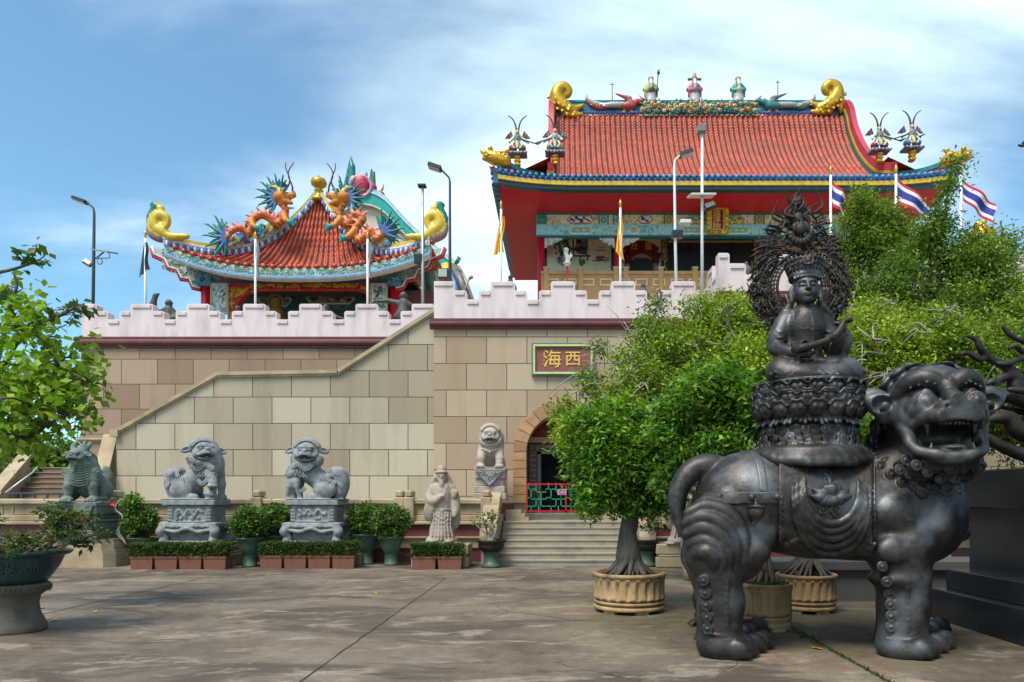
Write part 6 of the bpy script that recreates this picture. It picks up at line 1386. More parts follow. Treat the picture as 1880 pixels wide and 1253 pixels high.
# taller darker trees on the right
tree('tall_tree', 'round mid green tree with reddish tips in front of the temple eave', 'tree', (7.6, 15.6, 0), [(7.6, 15.6, 2.), W(1600, 560, 15.6), W(1600, 480, 15.6)],
     [lob(1575, 380, 15.4, 28, 34, .5, .4, YG[:1]+MID), lob(1610, 400, 15.6, 48, 46, .7, .9, MID), lob(1560, 430, 15.6, 36, 42, .6, .6, MID), lob(1600, 455, 15.6, 70, 45, .8, 1.2, MID+DK[:1]), lob(1570, 500, 15.6, 56, 45, .7, .9, MID), lob(1650, 430, 15.6, 34, 38, .5, .5, MID+[(.2, .05, .02)]), lob(1560, 560, 15.4, 60, 40, .7, .8, MID+DK)],
     170, 26, .08, MID, M['bark'], 41, r0=.14, spread=.11, asp=.45)
tree('tall_tree', 'dark branching tree with sparse upright shoots beneath the flags', 'tree', (9.2, 14.6, 0), [(9.1, 14.6, 2.), W(1760, 660, 14.6), W(1720, 580, 14.6), W(1690, 500, 14.6)],
     [lob(1660, 520, 14.4, 70, 50, .8, 1.1, DK+MID[:1]), lob(1720, 480, 14.6, 70, 50, .8, 1.1, MID+DK), lob(1690, 445, 14.8, 40, 34, .6, .4, DK+MID), lob(1790, 500, 14.6, 70, 50, .8, 1.1, MID), lob(1750, 560, 14.4, 80, 45, .8, 1.2, MID), lob(1850, 560, 14.6, 60, 60, .8, 1., MID+YG[:1]), lob(1650, 590, 14.2, 70, 40, .8, .9, MID+YG[:1]), lob(1830, 480, 14.8, 50, 44, .7, .7, MID), lob(1835, 440, 14.8, 32, 26, .4, .25, MID), lob(1780, 450, 14.8, 30, 28, .4, .2, MID+DK),
      lob(1722, 390, 14.5, 16, 26, .3, .14, DK), lob(1742, 345, 14.5, 14, 24, .3, .12, DK), lob(1755, 305, 14.5, 16, 18, .3, .1, DK), lob(1720, 430, 14.5, 26, 22, .4, .2, DK), lob(1735, 415, 14.5, 16, 16, .3, .1, DK)],
     180, 24, .085, MID, M['bark'], 42, r0=.15, spread=.12, asp=.45, shell=.3)
tree('tall_tree', 'leafy tree reaching past the picture edge behind the bronze branches', 'tree', (11.2, 13.6, 0), [(11.2, 13.6, 1.5), W(1980, 720, 13.6), W(1930, 640, 13.6)],
     [lob(1900, 600, 13.6, 90, 70, .9, 1.4, MID), lob(1880, 700, 13.4, 90, 70, .9, 1.4, MID+DK), lob(1820, 780, 13.2, 60, 45, .8, .8, DK+MID), lob(1900, 800, 13.2, 70, 60, .8, 1., DK+MID[:1])],
     180, 24, .085, MID, M['bark'], 43, r0=.15, spread=.12, asp=.45)
# big leafed tree leaning in at the left edge
tree('broadleaf_tree', 'broad leaved yellow green tree leaning in over the staircase foot', 'tree', W(-70, 1010, 10.2), [W(-60, 880, 10.2), W(-30, 780, 10.), W(10, 700, 9.8)],
     [lob(45, 600, 9.8, 80, 45, .8, 1.1, LEFTG), lob(30, 680, 9.6, 100, 60, .9, 1.5, LEFTG), lob(105, 660, 9.6, 52, 55, .7, .9, LEFTG+[(.12, .18, .02)]), lob(112, 705, 9.4, 45, 42, .6, .8, LEFTG), lob(60, 745, 9.4, 85, 48, .8, 1.2, LEFTG), lob(45, 796, 9.3, 58, 34, .6, .8, LEFTG), lob(118, 755, 9.3, 36, 30, .5, .35, LEFTG), lob(10, 790, 9.4, 50, 45, .6, .6, LEFTG+DK), lob(155, 690, 9.5, 28, 28, .4, .3, LEFTG), lob(20, 540, 9.9, 36, 30, .5, .3, LEFTG)],
     27, 13, .118, LEFTG, M['bark'], 51, r0=.14, spread=.14, asp=.8, shell=.3, droop=.6)
o = bpy.data.objects['broadleaf_tree']; rng = np.random.default_rng(4); q = MB(); VV, FF, CC, off = [], [], [], 0
for (pts, tips) in (([(-40, 500), (0, 500), (45, 488), (60, 478)], [(45, 485), (58, 462), (75, 482), (82, 470), (68, 448), (40, 470), (25, 458)]), ([(60, 600), (110, 580), (145, 560)], [(120, 560), (140, 548), (150, 560), (135, 575), (105, 565), (160, 570), (125, 588), (90, 570)]), ([(10, 560), (30, 530), (25, 500)], [(20, 545), (5, 540)])):
    q.tube(spline([W(a, b, 9.6) for a, b in pts], 10), np.linspace(.03, .012, 10), 6)
    P = [W(a, b, 9.6) for a, b in tips]
    for p in P: q.tube([W(pts[-2][0], pts[-2][1], 9.6), (p + W(pts[-1][0], pts[-1][1], 9.6))/2 + (0, 0, -.03), p], .008, 5)
    V, Fq, C = leaf_cloud(P, 6, .12, .05, [(.04, .085, .014), (.06, .11, .015)], rng, asp=.75, droop=.6); VV.append(V); FF.append(Fq+off); CC.append(C); off += len(V)
q.build('outer_branches', M['bark'], o); obj('outer_leaves', np.concatenate(VV), np.concatenate(FF), M['leaf'], o, cols=np.concatenate(CC), smooth=False)
# dark trees far behind on the left and right edges
tree('far_tree', 'dark tree far behind the staircase at the left edge', 'tree', (-26, 30, 0), [(-26, 30, 1.5), (-26, 30, 2.5)], [lob(-20, 850, 30, 60, 55, 2., 1.2, DK), lob(20, 868, 29, 30, 30, 1.5, .6, DK), lob(80, 838, 28, 56, 40, 1.5, 1.2, DK), lob(125, 850, 28, 30, 34, 1.2, .7, DK)], 120, 20, .28, DK, M['bark'], 61, r0=.3, spread=.35)
# ------------------------------------------------------------------ foreground bowl with a desert rose
Yf = 2000/(1168-CY) + .3; X = W(30, 0, Yf)[0]
st_ = thing('pot_stand', (X, Yf, 0), 'weathered stone drum stand under the dark teal bowl', 'stand'); k = Yf/F; Zf = lambda py: 1.6 + (CY-py)*k
q = MB(); q.lathe([(46*k, .0), (47*k, .03), (46*k, .08), (42*k, .13), (37*k, .2), (34*k, .32), (37*k, .42), (46*k, .47), (52*k, .48), (52*k, .56), (50*k, .575), (20*k, .575)], (X, Yf, 0), 48, mod=lambda a, z: 1 + (.05*math.cos(a*6)*(1 if .1 < z < .46 else 0))); q.build('drum', M['stand_stone'], st_)
q = MB()
for i in range(22): a = i*2*math.pi/22; q.tube([(X + 52.5*k*math.cos(a+b), Yf + 52.5*k*math.sin(a+b), z) for b, z in ((-.1, .5), (-.05, .545), (.05, .5), (.1, .545))], .008, 4)
q.build('key_pattern', M['stand_stone'], st_)
bw_ = thing('glazed_bowl', (X, Yf, .578), 'dark teal glazed bowl with dragon relief planted with a desert rose', 'planter'); zr = Zf(1012)
q = MB(); q.lathe([(40*k, .578), (46*k, .59), (54*k, .66), (66*k, .78), (72*k, .88), (74*k, zr - .06), (82*k, zr - .045), (86*k, zr - .02), (86*k, zr), (82*k, zr + .008), (74*k, zr - .01), (70*k, zr - .08)], (X, Yf, 0), 64); q.build('bowl', M['tealglaze'], bw_)
q = MB(); q.lathe([(.01, zr - .02), (71*k, zr - .04)], (X, Yf, 0), 30); q.build('soil', M['soil'], bw_)
q = MB(); rg = np.random.default_rng(8)
for i in range(46):
    a = R(-90) + rg.uniform(-1.5, 1.5); z = rg.uniform(.72, zr - .1); rad = np.interp(z, [.66, .78, .88, zr-.06], [54*k, 66*k, 72*k, 74*k]); b0 = rg.random()*6; rr = .03 + .05*rg.random()
    q.tube([(X + (rad + .006)*math.cos(a + rr*1.6*math.cos(b0+b)*(1-b/7)), Yf + (rad + .006)*math.sin(a + rr*1.6*math.cos(b0+b)*(1-b/7)), z + rr*math.sin(b0+b)*(1-b/7)) for b in np.linspace(0, 5.5, 12)], .009, 5)
q.build('dragon_relief', M['tealglaze'], bw_)
dr_ = thing('desert_rose', (X, Yf, zr - .03), 'sprawling desert rose with grey twisting stems in the dark teal bowl', 'plant'); rng = np.random.default_rng(12); q = MB(); tips = []
def grow(p, d, L, r, lev):
    m = p + d*L*.5 + rng.normal(0, .07, 3)*L; e = p + d*L + rng.normal(0, .1, 3)*L; pts = spline([p, m, e], 7); q.tube(pts, np.linspace(r, r*.6, 7), 6)
    if lev == 0: tips.append(e); return
    for _ in range(int(rng.integers(2, 4))):
        dd = d + rng.normal(0, .55, 3); dd[2] = dd[2]*.6 + .12; dd /= np.linalg.norm(dd); grow(e, dd, L*.72, r*.62, lev-1)
for i in range(9):
    a = rng.random()*6.28; d = np.array((math.cos(a), math.sin(a)*.8, .45 + .4*rng.random())); d /= np.linalg.norm(d); grow(np.array((X + .2*math.cos(a), Yf + .15*math.sin(a), zr - .03)), d, .24, .034, 3)
for (dx, dz) in ((1, .35), (1, .15), (1, .55)): grow(np.array((X + .25, Yf, zr)), np.array((dx, -.1, dz))/np.linalg.norm((dx, .1, dz)), .30, .034, 3)
q.build('stems', M['palebark'], dr_)
V, Fq, C = leaf_cloud(tips, 12, .085, .035, [(.05, .09, .02), (.075, .12, .03), (.04, .07, .015), (.14, .13, .03)], rng, asp=.4, droop=-.2); obj('foliage', V, Fq, M['leaf'], dr_, cols=C, smooth=False)
low = [(X + rng.normal(0, .26), Yf + rng.normal(0, .2), zr + .04 + .12*rng.random()) for _ in range(60)]; V, Fq, C = leaf_cloud(low, 9, .1, .05, [(.06, .09, .03), (.09, .12, .05), (.16, .17, .10)], rng, asp=.3, droop=-.3); obj('lower_foliage', V, Fq, M['leaf'], dr_, cols=C, smooth=False)
bloom(dr_, np.array(tips), .035, (.6, .08, .10), rng, 3)
# thin climbing plant behind the beast pedestal
for (px, lab) in ((232, 'bare twisted pale stem with a leafy tuft beside the draped pedestal'),):
    Y = 16.2; t = thing('climbing_plant', W(px, 1000, Y), lab, 'plant'); q = MB(); q.tube(spline([W(px, 1000, Y), W(218, 975, Y), W(226, 950, Y), W(212, 935, Y), W(222, 918, Y), W(240, 925, Y)], 24), np.linspace(.03, .015, 24), 6); q.tube(spline([W(222, 965, Y), W(214, 978, Y), W(224, 992, Y)], 8), .02, 5); q.build('stem', M['palebark'], t)
    rng = np.random.default_rng(5); V, Fq, C = leaf_cloud(ell_centers(W(243, 920, Y), (.2, .15, .16), 60, rng), 12, .08, .05, FIC, rng, asp=.5); obj('foliage', V, Fq, M['leaf'], t, cols=C, smooth=False); bloom(t, np.array([W(200, 921, Y)]), .06, (.6, .03, .05), rng, 2)
# fallen leaves
rng = np.random.default_rng(77)
for i, (px, py) in enumerate(((75, 1118), (95, 1138), (98, 1140), (176, 1124), (690, 1090), (1500, 1192))):
    p = W(px, py, 2000/(py-CY)); q = MB(); a = rng.random()*6; l = .07
    V = np.array([(-l, 0, .005), (-.3*l, .5*l, .018), (.6*l, .38*l, .012), (l, 0, .02), (.5*l, -.42*l, .008), (-.4*l, -.45*l, .014), (0, 0, .006)]) @ rotz(a).T + (p[0], p[1], 0)
    q.add(V, [(6, i_, (i_+1) % 6) for i_ in range(6)], (.42, .24, .03), True); o = q.build('fallen_leaf', M['paint'], None, (p[0], p[1], 0)); tag(o, 'small dry yellow leaf lying on the concrete', 'leaf', 'dry leaves on the concrete')
# ------------------------------------------------------------------ bronze guardian beast
YC = 7.3
LROOT = np.array((2.75, YC, 0.)); lion = thing('bronze_lion', LROOT, 'big dark bronze guardian lion standing with open mouth and a saddle cloth on its back', 'lion statue')
VX = .0125
def pxr(v, Y=YC): return v*Y/F
s = SDF((1.10, 6.28, -.03), (5.0, 8.3, 2.98), VX); s.k = .10
E = lambda px, py, Y, rx, rz, ry, k=None, rot=None, op='u': s.ell(W(px, py, Y), (pxr(rx, Y), ry, pxr(rz, Y)), k, rot, op)
# trunk: rump, barrel, chest, neck
E(1362, 918, YC, 86, 84, .50, .12); E(1420, 915, YC, 110, 82, .50, .2); E(1500, 932, YC, 140, 94, .53, .2); E(1600, 935, YC, 110, 94, .56, .2); E(1662, 928, YC-.03, 94, 96, .57, .18); E(1680, 958, YC-.02, 78, 78, .52, .15)
s.cap(W(1665, 880, YC), W(1705, 815, YC-.22), .42, .40, .15); E(1625, 860, YC, 60, 34, .40, .12)
# hind legs
def hind(Yl, dx=0, near=True):
    E(1322+dx, 985, Yl, 60, 78, .24, .12, roty(R(-14))); E(1352+dx, 1020, Yl+.05, 52, 50, .22, .1)
    s.path([W(1300+dx, 1020, Yl), W(1316+dx, 1058, Yl), W(1325+dx, 1105, Yl), W(1322+dx, 1165, Yl)], [.26, .235, .222, .215], .06)
    E(1326+dx, 1185, Yl-.02, 47, 30, .23, .06); E(1350+dx, 1188, Yl-.02, 42, 26, .21, .05)
    for i in range(4):
        c = W(1350 + 16*i + dx, 0, Yl - .20 + .15*i); c[2] = .105; s.ell(c, (.14, .075, .105), .012, rotz(R(-25 + 14*i))); s.ell(c + (.10, -.03 + .02*i, -.045), (.055, .055, .05), .012)
hind(6.93); hind(7.72, -8)
# front legs
def front(Yl, dx=0):
    E(1655+dx, 985, Yl+.05, 68, 78, .27, .12); s.path([W(1655+dx, 1000, Yl), W(1658+dx, 1060, Yl), W(1660+dx, 1110, Yl), W(1656+dx, 1165, Yl)], [.30, .25, .235, .235], .06)
    E(1652+dx, 1062, Yl-.02, 48, 20, .25, .05); E(1656+dx, 1186, Yl-.02, 46, 30, .23, .06); E(1682+dx, 1188, Yl-.02, 42, 26, .21, .05)
    for i in range(4):
        c = W(1682 + 17*i + dx, 0, Yl - .20 + .15*i); c[2] = .105; s.ell(c, (.14, .075, .105), .012, rotz(R(-25 + 14*i))); s.ell(c + (.10, -.03 + .02*i, -.045), (.055, .055, .05), .012)
front(6.93); front(7.72, -8)
# muscles and folds seen on the shoulder
for (x, y, rx, rz, d) in ((1650, 945, 34, 30, .06), (1705, 975, 26, 16, .05), (1690, 1000, 30, 18, .05), (1735, 960, 24, 40, .06), (1640, 1010, 26, 22, .05), (1395, 985, 34, 30, .05), (1390, 1015, 26, 22, .05)):
    ys = s.surf(*W(x, y, 6.8)[[0, 2]])
    if ys: p = W(x, y, ys); s.ell(p + (0, .03, 0), (pxr(rx, ys), d + .03, pxr(rz, ys)), .08)
# flame shaped locks on the thigh, swept back
def on_surf(px, py, off=0., guess=6.8):
    Y = guess
    for _ in range(3):
        a = W(px, py, Y); ys = s.surf(a[0], a[2]); Y = ys if ys is not None else Y
    a = W(px, py, Y); a[1] += off; return a
body0 = s.d.copy()
locks = [[(1266, 942), (1300, 930), (1340, 945), (1364, 985), (1366, 1030)], [(1262, 960), (1295, 950), (1330, 966), (1350, 1000), (1352, 1040)], [(1264, 980), (1292, 970), (1320, 985), (1337, 1012), (1338, 1045)], [(1270, 1000), (1295, 993), (1314, 1006), (1326, 1028), (1322, 1052)], [(1280, 1018), (1298, 1014), (1310, 1026), (1312, 1048)]]
pl = [[on_surf(a, b, .03) for a, b in L] for L in locks]
for L in pl: s.path(L, [.055, .07, .075, .065, .03], .03, n=18)
# columns of swirls down the back of each leg
for i, (x, y) in enumerate(((1291, 1066), (1294, 1089), (1296, 1111), (1297, 1133), (1298, 1154))): s.curl(on_surf(x, y, -.012), .062, (-.25, -1, 0), .01)
for i, (x, y) in enumerate(((1612, 1040), (1620, 1068), (1624, 1090), (1626, 1110), (1627, 1131), (1627, 1150))): s.curl(on_surf(x + 6, y, -.012), .06, (-.2, -1, 0), .01)
for x0 in (1322, 1654):
    for d_ in (0, 8): s.path([on_surf(x0 - 26, 1170 + d_ - 6, .008), on_surf(x0 + 14, 1168 + d_, .008), on_surf(x0 + 40, 1156 + d_, .01)], .014, .012, n=8)
    s.path([on_surf(x0 + 14, 1070, .004), on_surf(x0 + 12, 1110, .004), on_surf(x0 + 14, 1150, .004)], .014, .02, n=8)
# head, turned towards the viewer
HC = W(1708, 752, 6.9); TH = R(-7); s.frame(rotz(TH) @ rotx(R(1)) * .46, HC)    # head frame: x right, -y forward, unit = head radius
e = s.ell
e((0, .1, .08), (.93, .92, .88), .08); e((0, .25, -.35), (.8, .8, .6), .1); e((0, -.45, .45), (.5, .4, .42), .08)
for x in (-1, 1):
    s.path([(x*.12, -.80, .40), (x*.36, -.72, .58), (x*.66, -.56, .52), (x*.86, -.34, .28)], [.11, .16, .15, .1], .04, n=10)
    e((x*.44, -.86, .10), (.32, .26, .27), .02, None, 'd'); e((x*.45, -.78, .08), .25, .01); s.torus((x*.48, -.985, .075), .145, .05, (x*.16, 1, .05), .004); e((x*.485, -1.035, .075), .10, .004); s.path([(x*.22, -.98, -.02), (x*.45, -1.0, -.15), (x*.70, -.82, -.04)], [.03, .04, .03], .015, n=8); s.path([(x*.24, -.90, .10), (x*.44, -.92, .31), (x*.66, -.78, .14)], [.02, .03, .02], .012, n=8)
    e((x*.62, -.45, -.22), (.34, .42, .34), .1); e((x*.40, -.86, -.10), (.3, .22, .18), .08)
    e((x*.22, -1.23, -.07), (.15, .15, .12), .012); e((x*.20, -1.37, -.09), (.07, .08, .055), .02, None, 'd')
    s.path([(x*.80, -.30, .05), (x*.82, -.48, -.25), (x*.74, -.62, -.55), (x*.60, -.72, -.72)], [.06, .11, .12, .08], .04, n=10)
    s.path([(x*.66, -.62, -.02), (x*.70, -.68, -.25), (x*.62, -.8, -.45)], [.04, .07, .05], .03, n=8)
    for i in range(4): e((x*(.3+.13*i), -.98 + .08*i, .42 + .04*math.sin(i*1.6)), (.045, .03, .035), .015)
e((0, -1.28, .05), (.19, .18, .17), .012); e((0, -1.02, .18), (.17, .2, .14), .06); e((0, -.88, .36), (.12, .12, .18), .05)
s.cap((0, -.93, .28), (0, -.88, .62), .018, .018, .02, 'd')
# muzzle with a wide upper lip
e((0, -1.0, -.20), (.56, .36, .17), .07)
s.path([(-.70, -.62, -.46), (-.58, -.86, -.34), (-.50, -1.05, -.27), (-.28, -1.32, -.28), (0, -1.42, -.26), (.28, -1.32, -.28), (.50, -1.05, -.27), (.58, -.86, -.34), (.70, -.62, -.46)], [.08, .09, .115, .14, .15, .14, .115, .09, .08], .02, n=26)
# gaping mouth and scooped lower jaw
e((0, -.75, -1.06), (.60, .60, .20), .08)
e((0, -.95, -.66), (.57, .75, .34), .04, None, 'd')
s.path([(-.72, -.60, -.52), (-.72, -.76, -.78), (-.62, -.98, -.96), (-.36, -1.22, -1.04), (0, -1.16, -1.12), (.36, -1.22, -1.04), (.62, -.98, -.96), (.72, -.76, -.78), (.72, -.60, -.52)], [.08, .09, .085, .085, .085, .085, .085, .09, .08], .035, n=28)
e((0, -.85, -1.17), (.5, .45, .12), .06); e((0, -.86, -.90), (.34, .44, .09), .03)
for i in range(7): x = -.27 + .09*i; s.box((x, -1.20 + abs(x)*.25, -.40), (.038, .03, .06), .015, .008)
for x in (-1, 1): s.cap((x*.46, -1.0, -.36), (x*.45, -1.02, -.64), .07, .015, .02); s.cap((x*.42, -1.08, -1.0), (x*.40, -1.08, -.78), .06, .015, .02)
# ears: cupped and flaring sideways
for x in (-1, 1):
    s.path([(x*.85, -.1, .02), (x*1.12, -.12, .12), (x*1.42, -.08, .24)], [.20, .24, .06], .05, n=8); s.path([(x*.95, -.02, .2), (x*1.2, -.02, .36), (x*1.56, -.06, .30)], [.1, .11, .03], .04, n=8)
    e((x*1.12, -.34, .10), (.20, .17, .19), .03, None, 'd'); s.path([(x*.98, -.28, -.04), (x*1.05, -.32, .08), (x*1.14, -.3, .0)], [.06, .06, .04], .02, n=8)
    e((x*1.0, -.12, -.14), (.15, .13, .2), .05)
# cap of flat curls on the crown and mane curls behind the cheeks
rg = np.random.default_rng(5)
for row, (el, n, rr) in enumerate(((72, 5, .2), (52, 8, .2), (35, 9, .2))):
    for i in range(n):
        a = math.pi*(i + .5*(row % 2))/(n - 1 + .5); el_ = R(el); x, y, z = 1.0*math.cos(a)*math.cos(el_), .1 + .98*math.sin(a)*math.cos(el_), .08 + .9*math.sin(el_); s.curl((x, y, z), rr, (x, y - .1, z), .02)
for row in range(4):
    for i in range(13):
        a = math.pi*(i/12); x = (.93 + .05*row)*math.cos(a); y = .12 + .2*row + .72*math.sin(a)*.8; z = -.05 - .30*row; s.curl((x, y, z), .19, (x, y - .5, -.1), .02)
for i in range(11):
    a = math.pi*i/10; x = .74*math.cos(a); y = -.42 - .58*math.sin(a); s.curl((x, y, -1.25 + .06*math.cos(i*2.)), .16, (x*.7, y - .2, -.6), .02); s.curl((x*.86, y*.78 + .1, -1.43 + .05*math.cos(i*2.)), .15, (x*.7, y, -.7), .02)
s.frame()
# collar of hanging curls where the mane meets the shoulder
for (x, y) in ((1606, 842), (1628, 852), (1650, 864), (1668, 872), (1590, 850), (1614, 858), (1635, 872), (1656, 886), (1676, 892), (1694, 884), (1712, 892), (1640, 838), (1660, 846), (1680, 856), (1700, 868), (1724, 880), (1738, 890), (1750, 880), (1757, 896), (1690, 905)):
    try: s.curl(on_surf(x, y, .01), .062, (.1, -1, .15), .012)
    except Exception: pass
for sy in (1, ):
    for i in range(10): s.curl(np.array((3.35 + .12*i, 7.75 - .02*i, 1.98 - .03*i)), .06, (.1, 1, .2), .012)
# collar strap line across the chest
s.path([on_surf(1668, 884, -.004), on_surf(1700, 900, -.004), on_surf(1730, 912, -.004), on_surf(1752, 926, -.004)], .016, .01, n=14)
# tail, hooking out behind
tl = [W(1310, 856, YC), W(1274, 862, YC), W(1250, 890, YC-.02), W(1243, 925, YC-.03), W(1249, 960, YC-.03), W(1259, 990, YC-.03)]
s.path(tl, [.13, .105, .09, .078, .055, .02], .04, n=30); s.path([W(1252, 960, YC-.03), W(1246, 985, YC)], [.05, .015], .02); s.path([W(1254, 962, YC-.03), W(1266, 984, YC-.06)], [.045, .012], .02)
s.build('body', M['bronze'], lion)
# straps, cloth and ornaments follow the body surface
XX, YYY, ZZ = [a.astype(np.float32) for a in np.meshgrid(*s.ax, indexing='ij', sparse=True)]; PX = CX + XX*F/YYY; PY_ = CY + (1.6 - ZZ)*F/YYY
def shell(off, region, name, mt=M['bronze']):
    d = np.maximum(body0 - off, region).astype(np.float32); d = np.maximum(d, -(body0 + .03)); return s.build(name, mt, lion, d=d)
def slab(v, a, b, sc=.0055): return np.maximum(a - v, v - b)*sc
zrel = ZZ
def band_region(z0, z1, x0, x1): return np.maximum(np.maximum(z0 - ZZ, ZZ - z1), np.maximum(x0 - XX, XX - x1))
zb0, zb1 = W(0, 926, 6.82)[2], W(0, 903, 6.82)[2]
shell(.022, band_region(zb0, zb1, 1.2, W(1432, 0, 6.8)[0]), 'rump_strap')
shell(.010, np.maximum(np.maximum(W(1388, 0, 6.9)[0] - XX, XX - W(1403, 0, 6.9)[0]), W(0, 904, 6.8)[2] - ZZ), 'hip_strap')
st = SDF((1.3, 6.3, 1.0), (4.8, 7.6, 2.0), .012); st.k = .02
for x in (1320, 1380, 1427): p = on_surf(x, 914); st.ell(p + (0, -.02, 0), (.04, .03, .04), .01); st.torus(p + (0, -.025, 0), .035, .01, (0, 1, 0), .005)
st.build('rivets', M['bronze'], lion)
bl = SDF((1.3, 6.3, 1.0), (4.9, 7.9, 2.0), .011); bl.k = .02
p = on_surf(1386, 940); bl.ell(p + (0, -.05, .0), (.082, .075, .08), .02); bl.cap(p + (0, -.05, -.04), p + (-.03, -.05, -.135), .06, .012, .03); bl.torus(p + (0, -.05, .04), .072, .016, (.1, .2, 1), .008); bl.cap(p + (0, -.04, .06), p + (0, -.03, .12), .02)
bl.build('pendant', M['bronze'], lion)
for (x, y) in ((1764, 938), (1768, 980)):
    b2 = SDF(W(x, y, 7.1) - (.16, .16, .16), W(x, y, 7.1) + (.16, .16, .16), .01); c = W(x - 2, y, 7.1); b2.ell(c, (.075, .075, .08), .01); b2.torus(c, .076, .012, (0, .1, 1), .006); b2.cap(c + (-.03, 0, .06), c + (-.06, 0, .12), .025); b2.build('bell', M['bronze'], lion)
# saddle cloth: outer panel, then the draped apron with its hanging folds
cxm, cxa, cxb = 1516, 1430, 1603
u_ = (PX - cxm)/86.0
edge = np.where(np.abs(u_) < .58, 985 + 37*np.cos(np.clip(u_/.58, -1, 1)*math.pi/2)**.8, 985 + 22*np.clip((np.abs(u_) - .58)/.30, 0, 1) - 10*np.clip((np.abs(u_) - .9)/.1, 0, 1) + 4*np.sin(u_*9))
edge = edge + np.where(YYY > YC, 0, 0)
reg = np.maximum(np.abs(PX - cxm) - 86, PY_ - edge)*.0055
shell(.042, reg, 'saddle_cloth')
ax_ = SDF((2.2, 6.3, .8), (3.6, 7.6, 2.25), .012); ax_.k = .015
def clothp(px, py, off): q = on_surf(px, py); q[1] -= off; return q
for k, (hw_, yb) in enumerate(((70, 1016), (63, 1002), (57, 988), (52, 974), (48, 961))):
    P = [clothp(cxm + 6 - hw_, 856, .055)] + [clothp(cxm + 6 + hw_*math.sin(t), 905 - 4*k + (yb - 905 + 4*k)*max(0, math.cos(t))**.75, .068) for t in np.linspace(-1.5, 1.5, 17)] + [clothp(cxm + 6 + hw_, 856, .055)]
    ax_.path(P, [.012, .022, .034, .036, .034, .022, .012], .02, n=56)
def edge_at(px):
    u = abs(px - cxm)/86.0; return 985 + 37*math.cos(min(u/.58, 1)*math.pi/2)**.8 if u < .58 else 985 + 22*min(max((u - .58)/.30, 0), 1) - 10*min(max((u - .9)/.1, 0), 1) + 4*math.sin((px - cxm)/86.0*9)
ax_.path([clothp(x, edge_at(x) - 3, .06) for x in np.linspace(1432, 1600, 40)], .03, .012)
for x in (1432, 1450, 1585, 1601): ax_.path([clothp(x, 850, .05), clothp(x, 920, .055), clothp(x, 985, .055)], .012, .015, n=14)
ax_.build('apron_folds', M['bronze'], lion)
# lotus relief
lo = SDF((2.5, 6.3, 1.0), (3.35, 7.2, 2.1), .0085); lo.k = .008; c0 = np.array((1520., 906.))
def lp(dx, dy, off=.055): q = on_surf(c0[0] + dx, c0[1] + dy); q[1] -= off; return q
for (a, L, w) in ((-72, 34, 9), (-45, 27, 9), (-20, 24, 9), (0, 24, 9), (20, 24, 9), (45, 27, 9), (72, 34, 9), (-95, 28, 8), (95, 28, 8)):
    L *= 1.2; ca, sa = math.cos(R(a)), math.sin(R(a)); p0 = lp(sa*5, ca*5, .07); p1 = lp(sa*L*.55, ca*L*.45 + 2, .08); p2 = lp(sa*L, ca*L*.8 + (-6 if abs(a) > 60 else 0), .07); lo.path([p0, p1, p2], [.025, .052, .008], .006, n=8)
for (dx, r) in ((-11, .035), (11, .035), (-5, .042), (5, .042), (0, .048)): lo.path([lp(dx*.5, 2, .09), lp(dx, -9, .1), lp(dx*.7, -17, .085)], [r*.7, r, r*.3], .006, n=7)
def spiral(cx_, cy_, r, n_, a0, dirn): return [lp(cx_ + r*(1 - t)*math.cos(a0 + dirn*t*n_), cy_ + r*(1 - t)*math.sin(a0 + dirn*t*n_), .045) for t in np.linspace(0, .92, 18)]
lo.path([lp(0, -16), lp(-3, -30), lp(-10, -36)], .015, .006, n=8); lo.path(spiral(-11, -29, 8, 8, -1.5, -1), .013, .005); lo.path(spiral(13, -30, 8, 8, -2., 1), .013, .005); lo.path([lp(0, -16), lp(4, -28), lp(8, -36)], .015, .006, n=8); lo.path([lp(1, -18), lp(1, -38), lp(2, -44)], [.012, .02, .006], .006, n=7)
lo.path([lp(0, 22), lp(3, 34), lp(12, 46)], .015, .006, n=8); lo.path(spiral(-13, 30, 9, 8, .2, 1), .013, .005); lo.path(spiral(13, 30, 8, 8, 2.9, -1), .013, .005); lo.path([lp(0, 28), lp(-10, 38), lp(-18, 36)], .013, .006, n=8)
lo.build('lotus_relief', M['bronze'], lion)
# ------------------------------------------------------------------ lotus throne on the back of the lion
TX = W(1484, 0, YC)[0]; zz0 = lambda py, Y=YC: 1.6 + (CY - py)*Y/F
thr = thing('lotus_throne', (TX, YC, zz0(840)), 'bronze lotus throne with petal rows and cloud carved base on the bronze lion', 'throne')
s = SDF((TX - .72, YC - .68, zz0(862)), (TX + .72, YC + .68, zz0(700)), .0125); s.k = .02
def ering(c, zc, rx, ry, h, k=.03): s.ell((c[0], c[1], zc), (rx, ry, h), k)
import itertools
